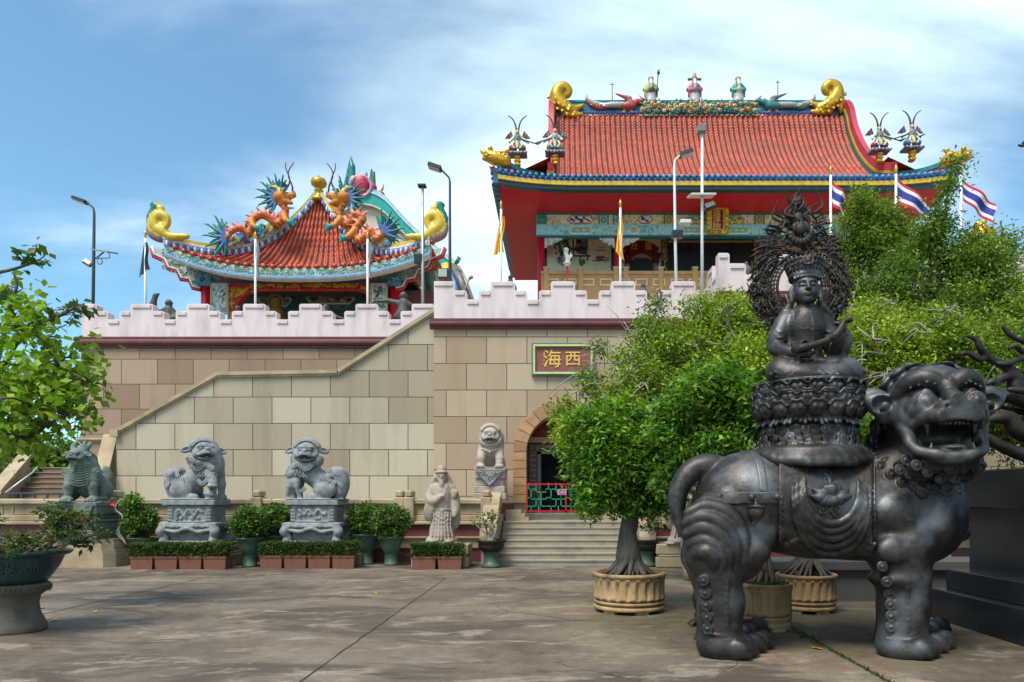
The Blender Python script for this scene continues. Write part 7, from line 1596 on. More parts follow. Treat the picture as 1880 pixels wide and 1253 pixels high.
# flared cloud carved base, lower edge drooping towards the flanks
base_f = lambda th: zz0(840) - .09*abs(math.sin(th))**2
for zt, rr in ((zz0(788), .47), (zz0(800), .46), (zz0(812), .46), (zz0(824), .48), (zz0(834), .53), (zz0(842), .57)): s.ell((TX, YC, zt), (rr, rr*.93, .10), .05)
for i in range(40):
    th = 2*math.pi*i/40; s.cap((TX + .53*math.cos(th), YC + .5*math.sin(th), zz0(838)), (TX + .60*math.cos(th), YC + .56*math.sin(th), base_f(th) + .015*math.sin(i*1.7)), .07, .05, .07)
for r_ in range(4):
    n = 16 + 2*r_
    for i in range(n):
        th = 2*math.pi*(i + .5*(r_ % 2))/n; z = zz0(796 + 13*r_); rad = np.interp(z, [zz0(842), zz0(824), zz0(800)], [.565, .49, .465]); p = (TX + rad*math.cos(th), YC + rad*.93*math.sin(th), z); s.curl(p, .05 + .012*math.sin(i*2.3 + r_), (math.cos(th), math.sin(th), .1), .01)
s.build('cloud_base', M['bronze'], thr)
s = SDF((TX - .74, YC - .72, zz0(802)), (TX + .74, YC + .72, zz0(698)), .0105); s.k = .02
for zt, rr in ((zz0(712), .515), (zz0(722), .525), (zz0(734), .535), (zz0(746), .54), (zz0(756), .53), (zz0(766), .50), (zz0(776), .455), (zz0(788), .445)): s.ell((TX, YC, zt), (rr, rr*.95, .09), .04)
s.torus((TX, YC, zz0(709)), .525, .022, (0, 0, 1), .01)
for row, (py, rr, n, h, w, tilt) in enumerate(((722, .53, 18, .075, .09, 8), (741, .548, 18, .08, .095, 0), (760, .538, 18, .085, .09, -22))):
    for i in range(n):
        th = 2*math.pi*(i + .5*(row % 2))/n; A = rotz(th); c = np.array((TX + rr*math.cos(th), YC + rr*.95*math.sin(th), zz0(py))); rot = A @ roty(R(-tilt))
        s.ell(c, (.035, w, h), .008, rot); s.ell(c + A @ np.array((.024, -.03, .005)), (.024, .03, .036), .006, rot); s.ell(c + A @ np.array((.024, .03, .005)), (.024, .03, .036), .006, rot)
        s.path([c + A @ np.array((.03, -w*.95, .03)), c + A @ np.array((.045, -w*.5, h*.95)), c + A @ np.array((.05, 0, h*.85)), c + A @ np.array((.045, w*.5, h*.95)), c + A @ np.array((.03, w*.95, .03))], .013, .008, n=9)
for i in range(64):
    th = 2*math.pi*i/64; w_ = math.sin(i*1.9) + .5*math.sin(i*.7); s.cap((TX + .455*math.cos(th), YC + .43*math.sin(th), zz0(772)), (TX + (.51 + .03*w_)*math.cos(th), YC + (.485 + .03*w_)*math.sin(th), zz0(783) - .02*w_), .028, .02, .012)
s.build('petal_seat', M['bronze'], thr)
# ------------------------------------------------------------------ seated figure
SZ0 = zz0(708); fig = thing('seated_figure', (W(1480, 0, YC)[0], YC, SZ0), 'bronze crowned figure in robes seated cross legged on the lotus throne', 'figure statue')
k1 = YC/F; q = lambda px, py, y=0.: np.array(((px - CX)*k1, YC + y, 1.6 + (CY - py)*k1))
s = SDF(q(1388, 714, -.6), q(1594, 464, .45), .0095); s.k = .04
# crossed legs under the robe, knees wide
for sx in (-1, 1):
    X = 1481 + sx*52; s.path([q(1480 + sx*18, 690, .05), q(X, 688, -.15), q(1480 + sx*61, 693, -.24)], [.16, .14, .11], .06, n=10); s.path([q(1480 + sx*59, 695, -.24), q(1481 + sx*32, 699, -.36), q(1481 - sx*14, 698, -.36)], [.105, .095, .08], .05, n=10)
    for i in range(4): s.path([q(1481 + sx*(28 + i*8), 678 + i*1, -.28 - .01*i), q(1481 + sx*(44 + i*7), 688, -.31), q(1481 + sx*(28 + i*5), 702, -.40)], .013, .014, n=10)
s.ell(q(1481, 692, -.05), (.38, .34, .11), .06); s.ell(q(1481, 702, -.15), (.44, .34, .05), .04)
for i in range(5): s.path([q(1478 + i*4, 668, -.22), q(1482 + i*3.4, 685, -.38), q(1476 + i*7, 704, -.50)], .016, .014, n=8)
# torso
s.path([q(1481, 675), q(1479, 648), q(1478, 615), q(1478, 588)], [.17, .145, .16, .175], .05, n=10); s.ell(q(1478, 603, -.03), (.19, .14, .16), .06); s.cap(q(1448, 583, .02), q(1506, 583, .02), .088, .088, .05)
s.cap(q(1477, 575), q(1476, 558, -.01), .075, .072, .03)
# arms: his right lowered to hold the sceptre butt, his left raised
s.path([q(1446, 586, .02), q(1432, 618, .0), q(1424, 642, -.05)], [.088, .078, .064], .03, n=10); s.path([q(1421, 643, -.05), q(1435, 655, -.22), q(1452, 662, -.32)], [.072, .062, .045], .03, n=10)
s.path([q(1508, 586, .02), q(1518, 618, .0), q(1526, 650, -.06)], [.088, .078, .066], .03, n=10); s.path([q(1527, 654, -.08), q(1525, 640, -.2), q(1524, 626, -.26)], [.066, .055, .042], .03, n=10)
# short sleeves, scarf panels and necklace
s.path([q(1441, 590, .0), q(1428, 620, -.02), q(1416, 638, .0)], [.095, .098, .045], .03, n=8); s.path([q(1512, 590, .0), q(1526, 620, .0), q(1538, 638, .02)], [.095, .085, .035], .03, n=8)
def fs(px, py, off=.0):
    a = q(px, py, -.2)
    for _ in range(2):
        ys = s.surf(a[0], a[2]); ys = a[1] if ys is None else ys; a = W(px, py, ys)
    a[1] += off; return a
for sx in (-1, 1):
    for i in range(4): s.path([fs(1477 + sx*(12 + i*4.4), 573 + i*2), fs(1477 + sx*(17 + i*4.2), 600), fs(1477 + sx*(16 + i*3.8), 635), fs(1477 + sx*(13 + i*3), 664)], [.016, .02, .02, .014], .005, n=14)
    for i in range(4): s.path([fs(1484 + sx*(16 + i*14), 679 + i*1.5), fs(1484 + sx*(30 + i*13), 689), fs(1484 + sx*(12 + i*12), 701)], [.01, .02, .012], .006, n=12)
s.path([fs(1460, 592), fs(1468, 601), fs(1477, 605), fs(1486, 601), fs(1494, 592)], .010, .004, n=12); s.path([fs(1477, 605), fs(1477, 620)], .010, .004)
for (x, y) in ((1464, 607), (1490, 607), (1477, 621), (1470, 604), (1484, 604)): s.ell(fs(x, y), .016, .003)
s.path([fs(1452, 642), fs(1464, 636), fs(1478, 630), fs(1491, 636), fs(1501, 642)], .022, .006, n=14); s.ell(fs(1478, 637), (.06, .03, .035), .008); s.torus(fs(1478, 634, -.01), .05, .014, (0, 1, 0), .004)
for i in range(7): s.path([fs(1462 + i*5, 646), fs(1466 + i*4, 660), fs(1464 + i*5, 676), fs(1468 + i*6, 703)], [.012, .018, .016, .012], .006, n=9)
for k_, yy in enumerate((606, 616, 627)): s.path([fs(1424 - 2*k_, yy), fs(1432 - k_, yy + 5), fs(1440 - k_, yy + 2)], [.008, .014, .006], .006, n=6); s.path([fs(1513, yy), fs(1520 + k_, yy + 5), fs(1528 + k_, yy + 2)], [.006, .014, .008], .006, n=6)
# head with face
HF = q(1476, 537, -.05); s.frame(rotz(R(-10)) @ rotx(R(-6)), HF); e = s.ell
e((0, .02, .03), (.135, .15, .165), .03); e((0, -.03, -.07), (.112, .112, .10), .04); e((0, -.085, -.135), (.045, .045, .035), .03)
for x in (-1, 1):
    e((x*.062, -.085, -.05), (.05, .05, .05), .03); e((x*.052, -.118, .022), (.037, .022, .017), .008); s.path([(x*.018, -.137, .018), (x*.05, -.140, .010), (x*.088, -.112, .018)], .006, .004, n=8)
    s.path([(x*.016, -.139, .05), (x*.05, -.140, .064), (x*.098, -.108, .05)], .009, .008, n=8); e((x*.018, -.142, -.035), (.016, .015, .013), .01)
    s.path([(x*.135, .0, .04), (x*.15, .0, -.03), (x*.143, -.01, -.12)], [.022, .026, .024], .012, n=8); s.path([(x*.15, .02, -.13), (x*.2, .04, -.2), (x*.26, .06, -.26)], [.03, .035, .02], .02, n=8)
s.path([(0, -.136, .05), (0, -.15, .0), (0, -.165, -.032)], [.011, .014, .02], .012, n=8); s.path([(-.042, -.132, -.078), (-.02, -.146, -.072), (0, -.148, -.077), (.02, -.146, -.072), (.042, -.132, -.078)], .009, .005, n=10); e((0, -.142, -.094), (.028, .016, .011), .006); s.path([(-.04, -.136, -.085), (0, -.15, -.084), (.04, -.136, -.085)], .004, .003, 'd', n=8)
for i in range(9): x = -.12 + .03*i; s.curl((x, -.115 + 2.6*x*x, .125 - .9*x*x), .022, (0, -1, .2), .005)
# tall openwork crown
s.ell((0, .03, .17), (.155, .165, .05), .02); s.torus((0, .03, .15), .155, .016, (0, 0, 1), .008)
for i in range(26):
    a = 2*math.pi*i/26; r0_, r1_ = .155, .205
    for j in range(3): rr = r0_ + (r1_ - r0_)*(j + .5)/3; s.torus((rr*math.cos(a), .03 + rr*math.sin(a), .185 + .045*j), .024, .009, (math.cos(a), math.sin(a), -.3), .004)
    s.cap((r1_*.98*math.cos(a), .03 + r1_*.98*math.sin(a), .30), (r1_*1.02*math.cos(a), .03 + r1_*1.02*math.sin(a), .335 + .03*(i % 2)), .014, .004, .006)
s.torus((0, .03, .305), .20, .012, (0, 0, 1), .006); s.ell((0, .03, .25), (.14, .14, .12), .03); s.torus((0, -.175, .26), .05, .012, (0, 1, -.2), .005); s.ell((0, -.18, .26), (.03, .02, .035), .005); s.frame()
# hands: five bent fingers each
def hand(wrist, d, up, side, curl, L=.085):
    d = d/np.linalg.norm(d); up = up - d*np.dot(up, d); up /= np.linalg.norm(up); lat = np.cross(d, up)*side
    s.ell(wrist + d*.05, (.044, .044, .044), .015); s.cap(wrist, wrist + d*.06, .036, .04, .01)
    for i, f in enumerate((.9, 1., .95, .76)):
        b = wrist + d*.08 + lat*(.033 - .022*i); m_ = b + (d*math.cos(curl*.4) + up*math.sin(curl*.4))*L*.5*f; t_ = m_ + (d*math.cos(curl) + up*math.sin(curl))*L*.4*f; u2 = t_ + (d*math.cos(curl*1.5) + up*math.sin(curl*1.5))*L*.3*f
        s.path([b, m_, t_, u2], [.0125, .012, .0105, .009], .005)
    b = wrist + d*.03 + lat*.04; s.path([b, b + lat*.03 + d*.03 + up*.012, b + lat*.03 + d*.065 + up*.03], [.016, .013, .010], .006)
hand(q(1453, 662, -.33), np.array((1., -.25, -.05)), np.array((0, .15, 1.)), -1, 1.0); hand(q(1524, 626, -.27), np.array((-.1, -.15, 1.)), np.array((-.8, -.4, .1)), 1, 1.3)
# scarf end trailing over the raised forearm
s.path([q(1540, 612, -.14), q(1549, 630, -.1), q(1546, 655, -.05), q(1540, 672, -.1)], [.035, .05, .035, .02], .02, n=12)
s.build('body', M['bronze'], fig)
sc = thing('sceptre', q(1436, 660, -.42), 'curved bronze sceptre held across the lap of the seated figure', 'sceptre'); s = SDF(q(1425, 672, -.55), q(1545, 596, -.2), .008); s.k = .015
P = [q(1437, 656, -.4), q(1462, 651, -.41), q(1492, 641, -.40), q(1512, 626, -.38), q(1524, 606, -.36)]; s.path(P, [.036, .034, .036, .036, .03], .01, n=24); s.ell(P[0], (.05, .04, .05), .01); s.torus(P[0], .045, .011, (1, -.6, .2), .005); s.ell(q(1530, 605, -.37), (.05, .04, .03), .015); s.ell(q(1497, 637, -.43), (.035, .02, .03), .01)
for i in range(4): s.torus(q(1445 + i*3, 655 - i*.7, -.405), .037, .007, (1, 0, .15), .004)
s.build('shaft', M['bronze_dark'], sc)
# flaming halo behind the head: openwork of rings and flame licks
hl = MB(); HY = YC + .22; hq = lambda px, py, y=0.: np.array(((px - CX)*HY/F, HY + y, 1.6 + (CY - py)*HY/F)); rg = np.random.default_rng(3)
cx_, cy_ = 1468., 528.
def ringp(rx, ry, n=60, cy0=cy_): return [hq(cx_ + rx*math.cos(a), cy0 + ry*math.sin(a)) for a in np.linspace(0, 2*math.pi, n)]
for (rx, ry, r) in ((41, 49, .017), (47, 55, .010), (53, 62, .016)): hl.tube(ringp(rx, ry), r, 7)
for i in range(44): a = 2*math.pi*i/44; hl.tube([hq(cx_ + (41 + 13*t)*math.cos(a + .12*math.sin(t*6)), cy_ + (49 + 13*t)*math.sin(a + .12*math.sin(t*6))) for t in np.linspace(0, 1, 5)], .009, 5)
def outline(a):      # mandorla: radius in photo pixels at angle a (0 = right, counter-clockwise)
    c_, s_ = math.cos(a), math.sin(a); 
    if s_ > 0: return 1/math.sqrt((c_/88)**2 + (s_/138)**2) * (1 + .20*max(0, s_)**14)
    return 1/math.sqrt((c_/93)**2 + (s_/84)**2)
def lick(a, f0, f1, r, bend, y=0.):
    R0 = 56 + (outline(a) - 56)*f0; R1_ = 56 + (outline(a) - 56)*f1; pts = []
    for t in np.linspace(0, 1, 9):
        aa = a + bend*math.sin(t*4.6)*.5*(60/(R0 + 1)) + bend*.25*t; rr = R0 + (R1_ - R0)*t; pts.append(hq(cx_ + rr*math.cos(aa), cy_ - rr*math.sin(aa), y + .02*math.sin(t*5 + a*3)))
    hl.tube(pts, [r*.75, r*1.1, r*1.25, r*1.1, r, r*.9, r*.7, r*.45, r*.12], 6)
for lay, (f0, f1, n, r) in enumerate(((0., .42, 52, .0115), (.22, .66, 60, .012), (.46, .84, 70, .012), (.66, 1.02, 84, .013), (.74, 1.2, 60, .0125))):
    for i in range(n):
        a = 2*math.pi*(i + .37*lay)/n + rg.normal(0, .012)
        if math.sin(a) < -.86: continue
        lick(a, f0 + rg.normal(0, .025), f1 + rg.normal(0, .07), r, (.42 + .25*rg.random())*(1 if lay < 2 else .62)*(1 if math.cos(a) > 0 else -1)*(1 if (i + lay) % 4 else -1), rg.normal(0, .012))
for i in range(70):      # round scrolls among the flames
    a = rg.uniform(-.9, math.pi + .9); f = rg.uniform(.08, .72); R0 = 56 + (outline(a) - 56)*f; c = (cx_ + R0*math.cos(a), cy_ - R0*math.sin(a)); rr = rg.uniform(3.2, 6); b0 = rg.random()*6
    hl.tube([hq(c[0] + rr*(1 - b/8)*math.cos(b0 + b), c[1] + rr*(1 - b/8)*math.sin(b0 + b), -.02) for b in np.linspace(0, 6.6, 13)], .011, 5)
# lotus, seed and small canopy on the crest
for i in range(9): a = math.pi*(i/8); hl.ball(hq(cx_ + 17*math.cos(a), 432 + 14*math.sin(a), -.03), (.05, .03, .035), 8, M=roty(a))
for i in range(7): a = math.pi*i/6; hl.ball(hq(cx_ + 12*math.cos(a), 422 - 4*math.sin(a), -.05), (.03, .025, .055), 8)
hl.ball(hq(cx_ - 1, 424, -.04), (.07, .05, .075), 10); hl.ball(hq(cx_ - 3, 402, -.02), (.06, .04, .07), 10)
for sx in (-1, 1):
    for k in range(9):
        t = k/8; x = cx_ - 4 + sx*(18*(1 - t)**1.1 + 2); y = 410 - 44*t; hl.tube([hq(x - sx*8, y + 6), hq(x - sx*1, y + 3), hq(x + sx*3.5, y - 4), hq(x + sx*1.5, y - 11)], [.02, .018, .013, .004], 6)
        hl.tube([hq(cx_ - 4, y + 8), hq(cx_ - 4 + sx*4, y + 3), hq(cx_ - 4 + sx*1.5, y - 5)], [.03, .03, .012], 6)
for k in range(5): rr = 10 - 1.8*k; y = 402 - k*7.5; hl.tube([hq(cx_ - 4 + rr*math.cos(b), y + rr*.7*math.sin(b), -.03) for b in np.linspace(.4, 5.9, 14)], .012, 5)
hl.tube([hq(1464, 392), hq(1462, 372), hq(1461, 358)], [.045, .022, .003], 8)
for sx in (-1, 1): hl.tube([hq(1476 + sx*20, 590, -.1), hq(cx_ + sx*34, 572)], .025, 6)
hl.build('flame_halo', M['bronze_dark'], fig)
# dark bronze tail of something behind the hind leg
t = thing('bronze_reptile', W(1280, 1142, 8.75), 'small dark bronze reptile half hidden behind the hind leg of the lion', 'animal statue'); b = W(1296, 1142, 8.75); b[2] = 0
s = SDF(b - (.35, .35, .03), b + (.65, .4, .75), .014); s.k = .04; s.path([b + (.45, .05, .25), b + (.1, 0, .30), b + (-.05, -.02, .32)], [.2, .2, .12], .05, n=8); s.path([b + (.3, 0, .35), b + (.12, 0, .52), b + (.0, -.02, .4), b + (-.1, -.02, .2)], [.08, .1, .08, .05], n=10)
s.path([b + (.05, -.1, .25), b + (-.1, -.14, .12), b + (-.12, -.2, .03)], [.1, .07, .05]); 
for i in range(3): s.path([b + (-.12, -.2, .03), b + (-.2, -.2 + .06*i - .06, .05), b + (-.27, -.22 + .09*i - .09, .01)], [.03, .025, .008], .015)
for i in range(8): s.cap(b + (.35 - .05*i, -.0, .48 - .0*i), b + (.33 - .05*i, -.0, .56 - .012*i), .03, .006, .015)
s.build('body', M['bronze_dark'], t)
# bronze branches on a rock at the right edge
Yb_ = 7.6; br = thing('bronze_branches', W(1880, 850, Yb_), 'twisting dark bronze branches rising from a rock on the granite plinth', 'sculpture'); s = SDF(W(1762, 880, Yb_) - (0, .8, 0), W(2010, 585, Yb_) + (0, .7, 0), .016); s.k = .03
q = lambda px, py, y=0.: W(px, py, Yb_ + y)
for P, r in (([(1990, 800, .1), (1930, 760, .05), (1885, 738, 0), (1840, 724, -.05), (1805, 722, -.1), (1782, 700, -.12)], [.12, .10, .08, .065, .045, .01]),
             ([(1960, 820, 0), (1900, 800, -.1), (1868, 790, -.15), (1852, 768, -.15), (1830, 768, -.18), (1802, 775, -.2)], [.12, .105, .085, .07, .05, .015]),
             ([(1990, 850, 0), (1920, 845, -.1), (1870, 832, -.15), (1835, 818, -.2), (1815, 805, -.2), (1795, 793, -.22)], [.1, .08, .065, .05, .04, .012]),
             ([(1905, 740, .1), (1866, 715, .1), (1862, 690, .1), (1845, 672, .08), (1815, 658, .05), (1800, 640, .0), (1790, 622, 0), (1768, 617, -.02)], [.08, .08, .06, .045, .035, .03, .02, .006]),
             ([(1810, 657, .05), (1798, 661, 0), (1785, 652, 0), (1770, 648, 0), (1760, 655, 0)], [.022, .02, .016, .012, .005]),
             ([(1900, 720, .15), (1866, 694, .1), (1845, 692, .05), (1830, 700, .02), (1828, 710, 0)], [.05, .05, .04, .03, .012]), ([(1830, 703, .02), (1822, 700, 0), (1812, 706, 0)], [.022, .018, .006]),
             ([(1930, 640, .1), (1880, 628, .05), (1858, 618, 0), (1846, 606, 0), (1841, 596, 0)], [.03, .022, .016, .012, .004]), ([(1920, 650, .1), (1878, 646, .05), (1866, 636, 0), (1850, 640, 0)], [.025, .02, .014, .005]),
             ([(1930, 655, .1), (1880, 658, .05), (1850, 668, 0), (1832, 668, 0)], [.03, .025, .016, .005]), ([(1930, 720, -.2), (1880, 718, -.2), (1850, 715, -.2)], [.04, .03, .008]), ([(1930, 770, .2), (1870, 755, .2), (1830, 745, .2)], [.04, .025, .006])):
    s.path([q(*p) for p in P], r, .03, n=26)
s.build('branches', M['bronze_dark'], br)
s = SDF((5.1, 6.6, 1.92), (7.4, 8.9, 2.35), .03); s.k = .1; rg = np.random.default_rng(2)
for i in range(16): s.ell((5.9 + rg.random()*1.2, 7.0 + rg.random()*1.5, 1.95), (.35 + .2*rg.random(), .3, .08 + .14*rg.random()), .08)
s.build('rock_base', M['greygranite'], br)
# ------------------------------------------------------------------ roof figures, dragons and phoenixes
def painted(name, label, cat, s, origin, group=None, mt=None, parent=None):
    V, Q, C = s.mesh(); o = obj(name, V, Q, mt or M['gloss'], parent, origin, C, True)
    if parent is None: tag(o, label, cat, group)
    return o
def warrior(px, py, Y, pal, flip, lab):
    k = Y/F; b = W(px, py, Y); t = thing('roof_warrior', (b[0], Y, b[2]), lab, 'roof figure', 'painted warriors on the roof corners'); f = -1 if flip else 1
    q = lambda x, z, y=0.: (b[0] + f*x*k, Y + y, b[2] + z*k)
    s = SDF(np.array((b[0] - 25*k, Y - .42, b[2] - 3*k)), np.array((b[0] + 25*k, Y + .42, b[2] + 62*k)), .036); s.k = .04
    c1_, c2_, c3_ = pal
    s.color((.10, .16, .26)); s.box(q(0, 0), (18*k, .3, 2.4*k), .03); 
    for i in range(12): s.color([(.40, .45, .5), (.08, .12, .24)][i % 2]); s.ell(q(-17 + 3.1*i, 0, -.3), (1.8*k, .06, 2.2*k), .01)
    s.color(c1_); s.path([q(-7, 3), q(-6, 14), q(-2, 22)], [4.5*k, 5.5*k, 5*k]); s.path([q(8, 3), q(7, 14), q(2, 22)], [4*k, 5.5*k, 5*k])
    s.color((.02, .02, .025)); s.ell(q(-8, 4, -.05), (4*k, .14, 2.2*k)); s.ell(q(10, 4, -.05), (4*k, .14, 2.2*k))
    s.color(c2_); s.ell(q(-10, 11, -.04), (6*k, .2, 6*k)); s.ell(q(10, 11, -.04), (6*k, .2, 6*k)); s.color((.55, .55, .5)); s.path([q(-6, 20, -.2), q(-9, 13, -.26), q(-5, 8, -.26)], .05, .01); s.path([q(6, 20, -.2), q(9, 13, -.26), q(5, 8, -.26)], .05, .01)
    s.color((.58, .40, .08)); s.ell(q(0, 14, -.18), (3.4*k, .1, 6*k)); s.color((.55, .56, .52)); s.ell(q(0, 10, -.24), (2*k, .06, 3*k))
    s.color(c3_); s.path([q(0, 21), q(0, 33)], [5.2*k, 6.2*k]); s.color((.56, .57, .52)); s.torus(q(0, 22), 5.2*k, 1.2*k, (0, 0, 1)); s.torus(q(0, 31, -.05), 4*k, 1*k, (0, .5, 1)); s.color((.1, .28, .2)); s.ell(q(0, 27, -.2), (2.2*k, .05, 2.6*k), .01)
    s.color((.56, .57, .55)); s.path([q(-6, 32), q(-12, 27), q(-14, 22, -.1)], [3.2*k, 2.6*k, 2*k]); s.path([q(6, 32), q(13, 27), q(19, 21, -.1)], [3.2*k, 2.6*k, 2*k]); s.color((.05, .05, .06)); s.ell(q(20, 20, -.1), 1.8*k, .01); s.ell(q(-14, 21, -.1), 1.8*k, .01)
    s.color((.42, .22, .12)); s.ell(q(0, 39.5, -.06), (3.6*k, .1, 4.4*k)); s.color((.03, .03, .03)); s.ell(q(0, 37, -.12), (2.6*k, .06, 2.6*k), .02); s.color((.5, .34, .1)); s.ell(q(0, 43.5), (4.2*k, .12, 2.6*k)); s.color((.05, .06, .1)); s.cap(q(0, 44), q(0, 49), 2.6*k, .8*k)
    s.color((.02, .02, .02)); s.color(c1_)
    V, Q, C = s.mesh(); obj('body', V, Q, M['gloss'], t, cols=C)
    for sx, cc in ((-1, c2_), (1, c2_)):
        m = MB()
        for (dx, dz, sc_) in ((9, 33, 1.), (14, 31, .8)): 
            P = [q(sx*dx, dz + 2, .12), q(sx*(dx + 11*sc_), dz + 4 - 3*sc_, .14), q(sx*(dx + 3*sc_), dz + 13*sc_, .13)]; m.add([p for p in P] + [(p[0], p[1] + .03, p[2]) for p in P], [(0, 1, 2), (5, 4, 3), (0, 3, 4, 1), (1, 4, 5, 2), (2, 5, 3, 0)], cc)
            m.tube([P[0], P[1], P[2], P[0]], .035, 4, (.12, .1, .1))
        m.build('shoulder_flag', M['paint'], t)
    m = MB(); 
    for sx in (-1, 1): m.tube(spline([q(sx*2, 46), q(sx*4, 56), q(sx*9, 66), q(sx*17, 72)], 14), np.linspace(.05, .02, 14), 6, (.05, .04, .035))
    m.build('plumes', M['paint'], t)
    m = MB(); m.tube([q(8, 26, -.15), q(36, 17, -.15)], .03, 5, (.03, .03, .035)); m.add([q(28, 18, -.17), q(38, 20, -.16), q(50, 24, -.15), q(38, 15, -.16)], [(0, 1, 2, 3)], (.05, .05, .06)) if not flip else m.tube([q(-4, 18, -.2), q(-20, 24, -.2)], .03, 5, (.03, .03, .03)); m.build('polearm', M['paint'], t)
    # gold lion foot
    s = SDF(np.array((b[0] - 11*k, Y - .3, b[2] - 24*k)), np.array((b[0] + 11*k, Y + .3, b[2])), .04); s.k = .05
    for i in range(3): s.ell(q(0, -5 - 7*i), (6.5*k, .2, 4.2*k)); s.curl(q(-3, -5 - 7*i, -.16), .07); s.curl(q(3, -6 - 7*i, -.16), .07)
    V, Q, C = s.mesh(); obj('gold_foot', V, Q, M['gold'], t)
warrior(950, 285, 34.0, [(.09, .08, .10), (.30, .05, .05), (.22, .24, .18)], False, 'painted warrior with orange shoulder flags and long plumes on the outer corner over the yellow flag')
bpy.data.objects['roof_warrior']['label'] = 'painted roof warrior above the yellow flag, at the very tip of the eave'
warrior(1019, 283, 34.6, [(.06, .07, .16), (.22, .26, .12), (.40, .42, .38)], True, 'painted roof warrior with pale armour at the foot of the verge above the mural')
warrior(1614, 279, 34.6, [(.10, .05, .06), (.32, .04, .05), (.12, .2, .16)], False, 'painted roof warrior with red shoulder flags at the foot of the pink verge')
warrior(1674, 275, 34.0, [(.10, .10, .14), (.05, .12, .28), (.30, .2, .22)], True, 'painted roof warrior with blue shoulder flags nearest the gold dragon head by the leafy shoots')
def immortal(px, pal, lab, hat, staff):
    Y = 40.; k = Y/F; b = W(px, 190, Y); t = thing('ridge_immortal', b, lab, 'roof figure', 'robed figures on the temple ridge'); q = lambda x, z, y=0.: (b[0] + x*k, Y + y, b[2] + z*k)
    s = SDF(np.array(b) - (.75, .5, .1), np.array(b) + (.75, .5, 2.1), .04); s.k = .06
    s.color((.42, .38, .36)); s.path([q(0, 0), q(0, 12)], [.36, .30]); s.ell(q(-3, 1, -.1), (.25, .25, .12)); s.color(pal[0]); s.path([q(0, 12), q(0, 24), q(0, 34)], [.29, .25, .19])
    for sx in (-1, 1): s.path([q(sx*6, 32), q(sx*11, 25), q(sx*6, 19, -.2)], [.12, .13, .09], .03); s.path([q(sx*9, 21, -.1), q(sx*11, 11, -.08)], [.12, .06], .03)
    s.color(pal[1]); s.ell(q(0, 20, -.26), (.18, .1, .2)); s.torus(q(0, 21), .32, .045, (0, 0, 1)); s.color((.50, .30, .20)); s.ell(q(0, 40, -.04), (.15, .16, .19)); s.color((.56, .56, .54)); s.path([q(0, 37, -.16), q(0, 31, -.24), q(0, 24, -.28)], [.09, .1, .03])
    s.color((.05, .05, .06)); s.ell(q(0, 44.5), (.17, .17, .11))
    if hat: s.color((.45, .25, .05)); s.cap(q(0, 45), q(0, 53), .14, .10); s.color((.10, .10, .08)); s.box(q(0, 44), (.36, .05, .05), .03); s.ell(q(-10, 44), (.1, .05, .09)); s.ell(q(10, 44), (.1, .05, .09))
    V, Q, C = s.mesh(); obj('body', V, Q, M['gloss'], t, cols=C)
    if staff: m = MB(); m.tube([q(9, 10, -.25), q(13, 54, -.2)], .03, 5, (.05, .04, .04)); m.ball(q(13, 52, -.2), (.09, .09, .12), 8, (.05, .05, .06)); m.tube([q(11, 54, -.2), q(15, 58, -.2)], .03, 5, (.05, .04, .04)); m.build('staff', M['paint'], t)
immortal(1195, [(.34, .32, .06), (.05, .05, .05)], 'ridge statue of a bearded man in a yellow robe with a long staff', False, True)
immortal(1275, [(.42, .05, .09), (.10, .16, .20)], 'ridge statue of a red robed official in a winged hat', True, False)
immortal(1355, [(.03, .20, .14), (.35, .35, .3)], 'ridge statue of a bearded man in a green robe', False, False)
def ridge_phoenix(px0, dirn, pal, lab):
    Y = 39.7; k = Y/F; b = W(px0, 205, Y); q = lambda x, z, y=0.: (b[0] + dirn*x*k, Y + y, b[2] + z*k)
    lo = np.minimum(q(-62, -4, -.4), q(62, -4, -.4)); hi = np.maximum(q(-62, 36, .4), q(62, 36, .4)); s = SDF(lo, hi, .045); s.k = .05
    for j, c in enumerate(pal[:3]): s.color(c); s.path([q(12, 8 + 2*j), q(-12, 13 - 2*j, -.08*j), q(-32, 6 + 3*j), q(-52 - 2*j, 14 + 4*j), q(-58, 22 + 5*j)], [.16, .14, .12, .09, .03], n=20)
    s.color(pal[0]); s.ell(q(18, 9), (.5, .26, .24)); s.path([q(24, 10), q(34, 17), q(42, 18)], [.24, .18, .14]); s.color(pal[3]); s.ell(q(45, 20), (.18, .14, .15)); s.path([q(48, 20), q(55, 17)], [.08, .02]); s.path([q(44, 24), q(38, 30)], [.07, .02])
    for i in range(7): s.color(pal[i % 3]); s.path([q(20 + i, 12, -.1), q(14 + 1.2*i, 22, -.15), q(2 + 2.6*i - 8, 30 - .8*i, -.15)], [.10, .09, .03])
    s.color((.58, .40, .04)); s.path([q(14, 4), q(10, -1), q(4, -2)], [.07, .06, .03]); s.path([q(22, 3), q(26, -2), q(34, -1)], [.07, .06, .03])
    for i in range(10): s.color((.55, .5, .42)); s.ell(q(-50 + 6*i, 9 + 3*math.sin(i), -.18), (.08, .05, .05), .01)
    painted('ridge_phoenix', lab, 'roof figure', s, b)
ridge_phoenix(1135, 1, [(.40, .06, .06), (.25, .25, .20), (.42, .40, .36), (.40, .05, .05)], 'red phoenix with a rippling tail beside the yellow robed ridge statue'); ridge_phoenix(1437, -1, [(.04, .18, .17), (.36, .14, .12), (.30, .32, .30), (.06, .20, .2)], 'teal phoenix with a rippling tail beside the green robed ridge statue')
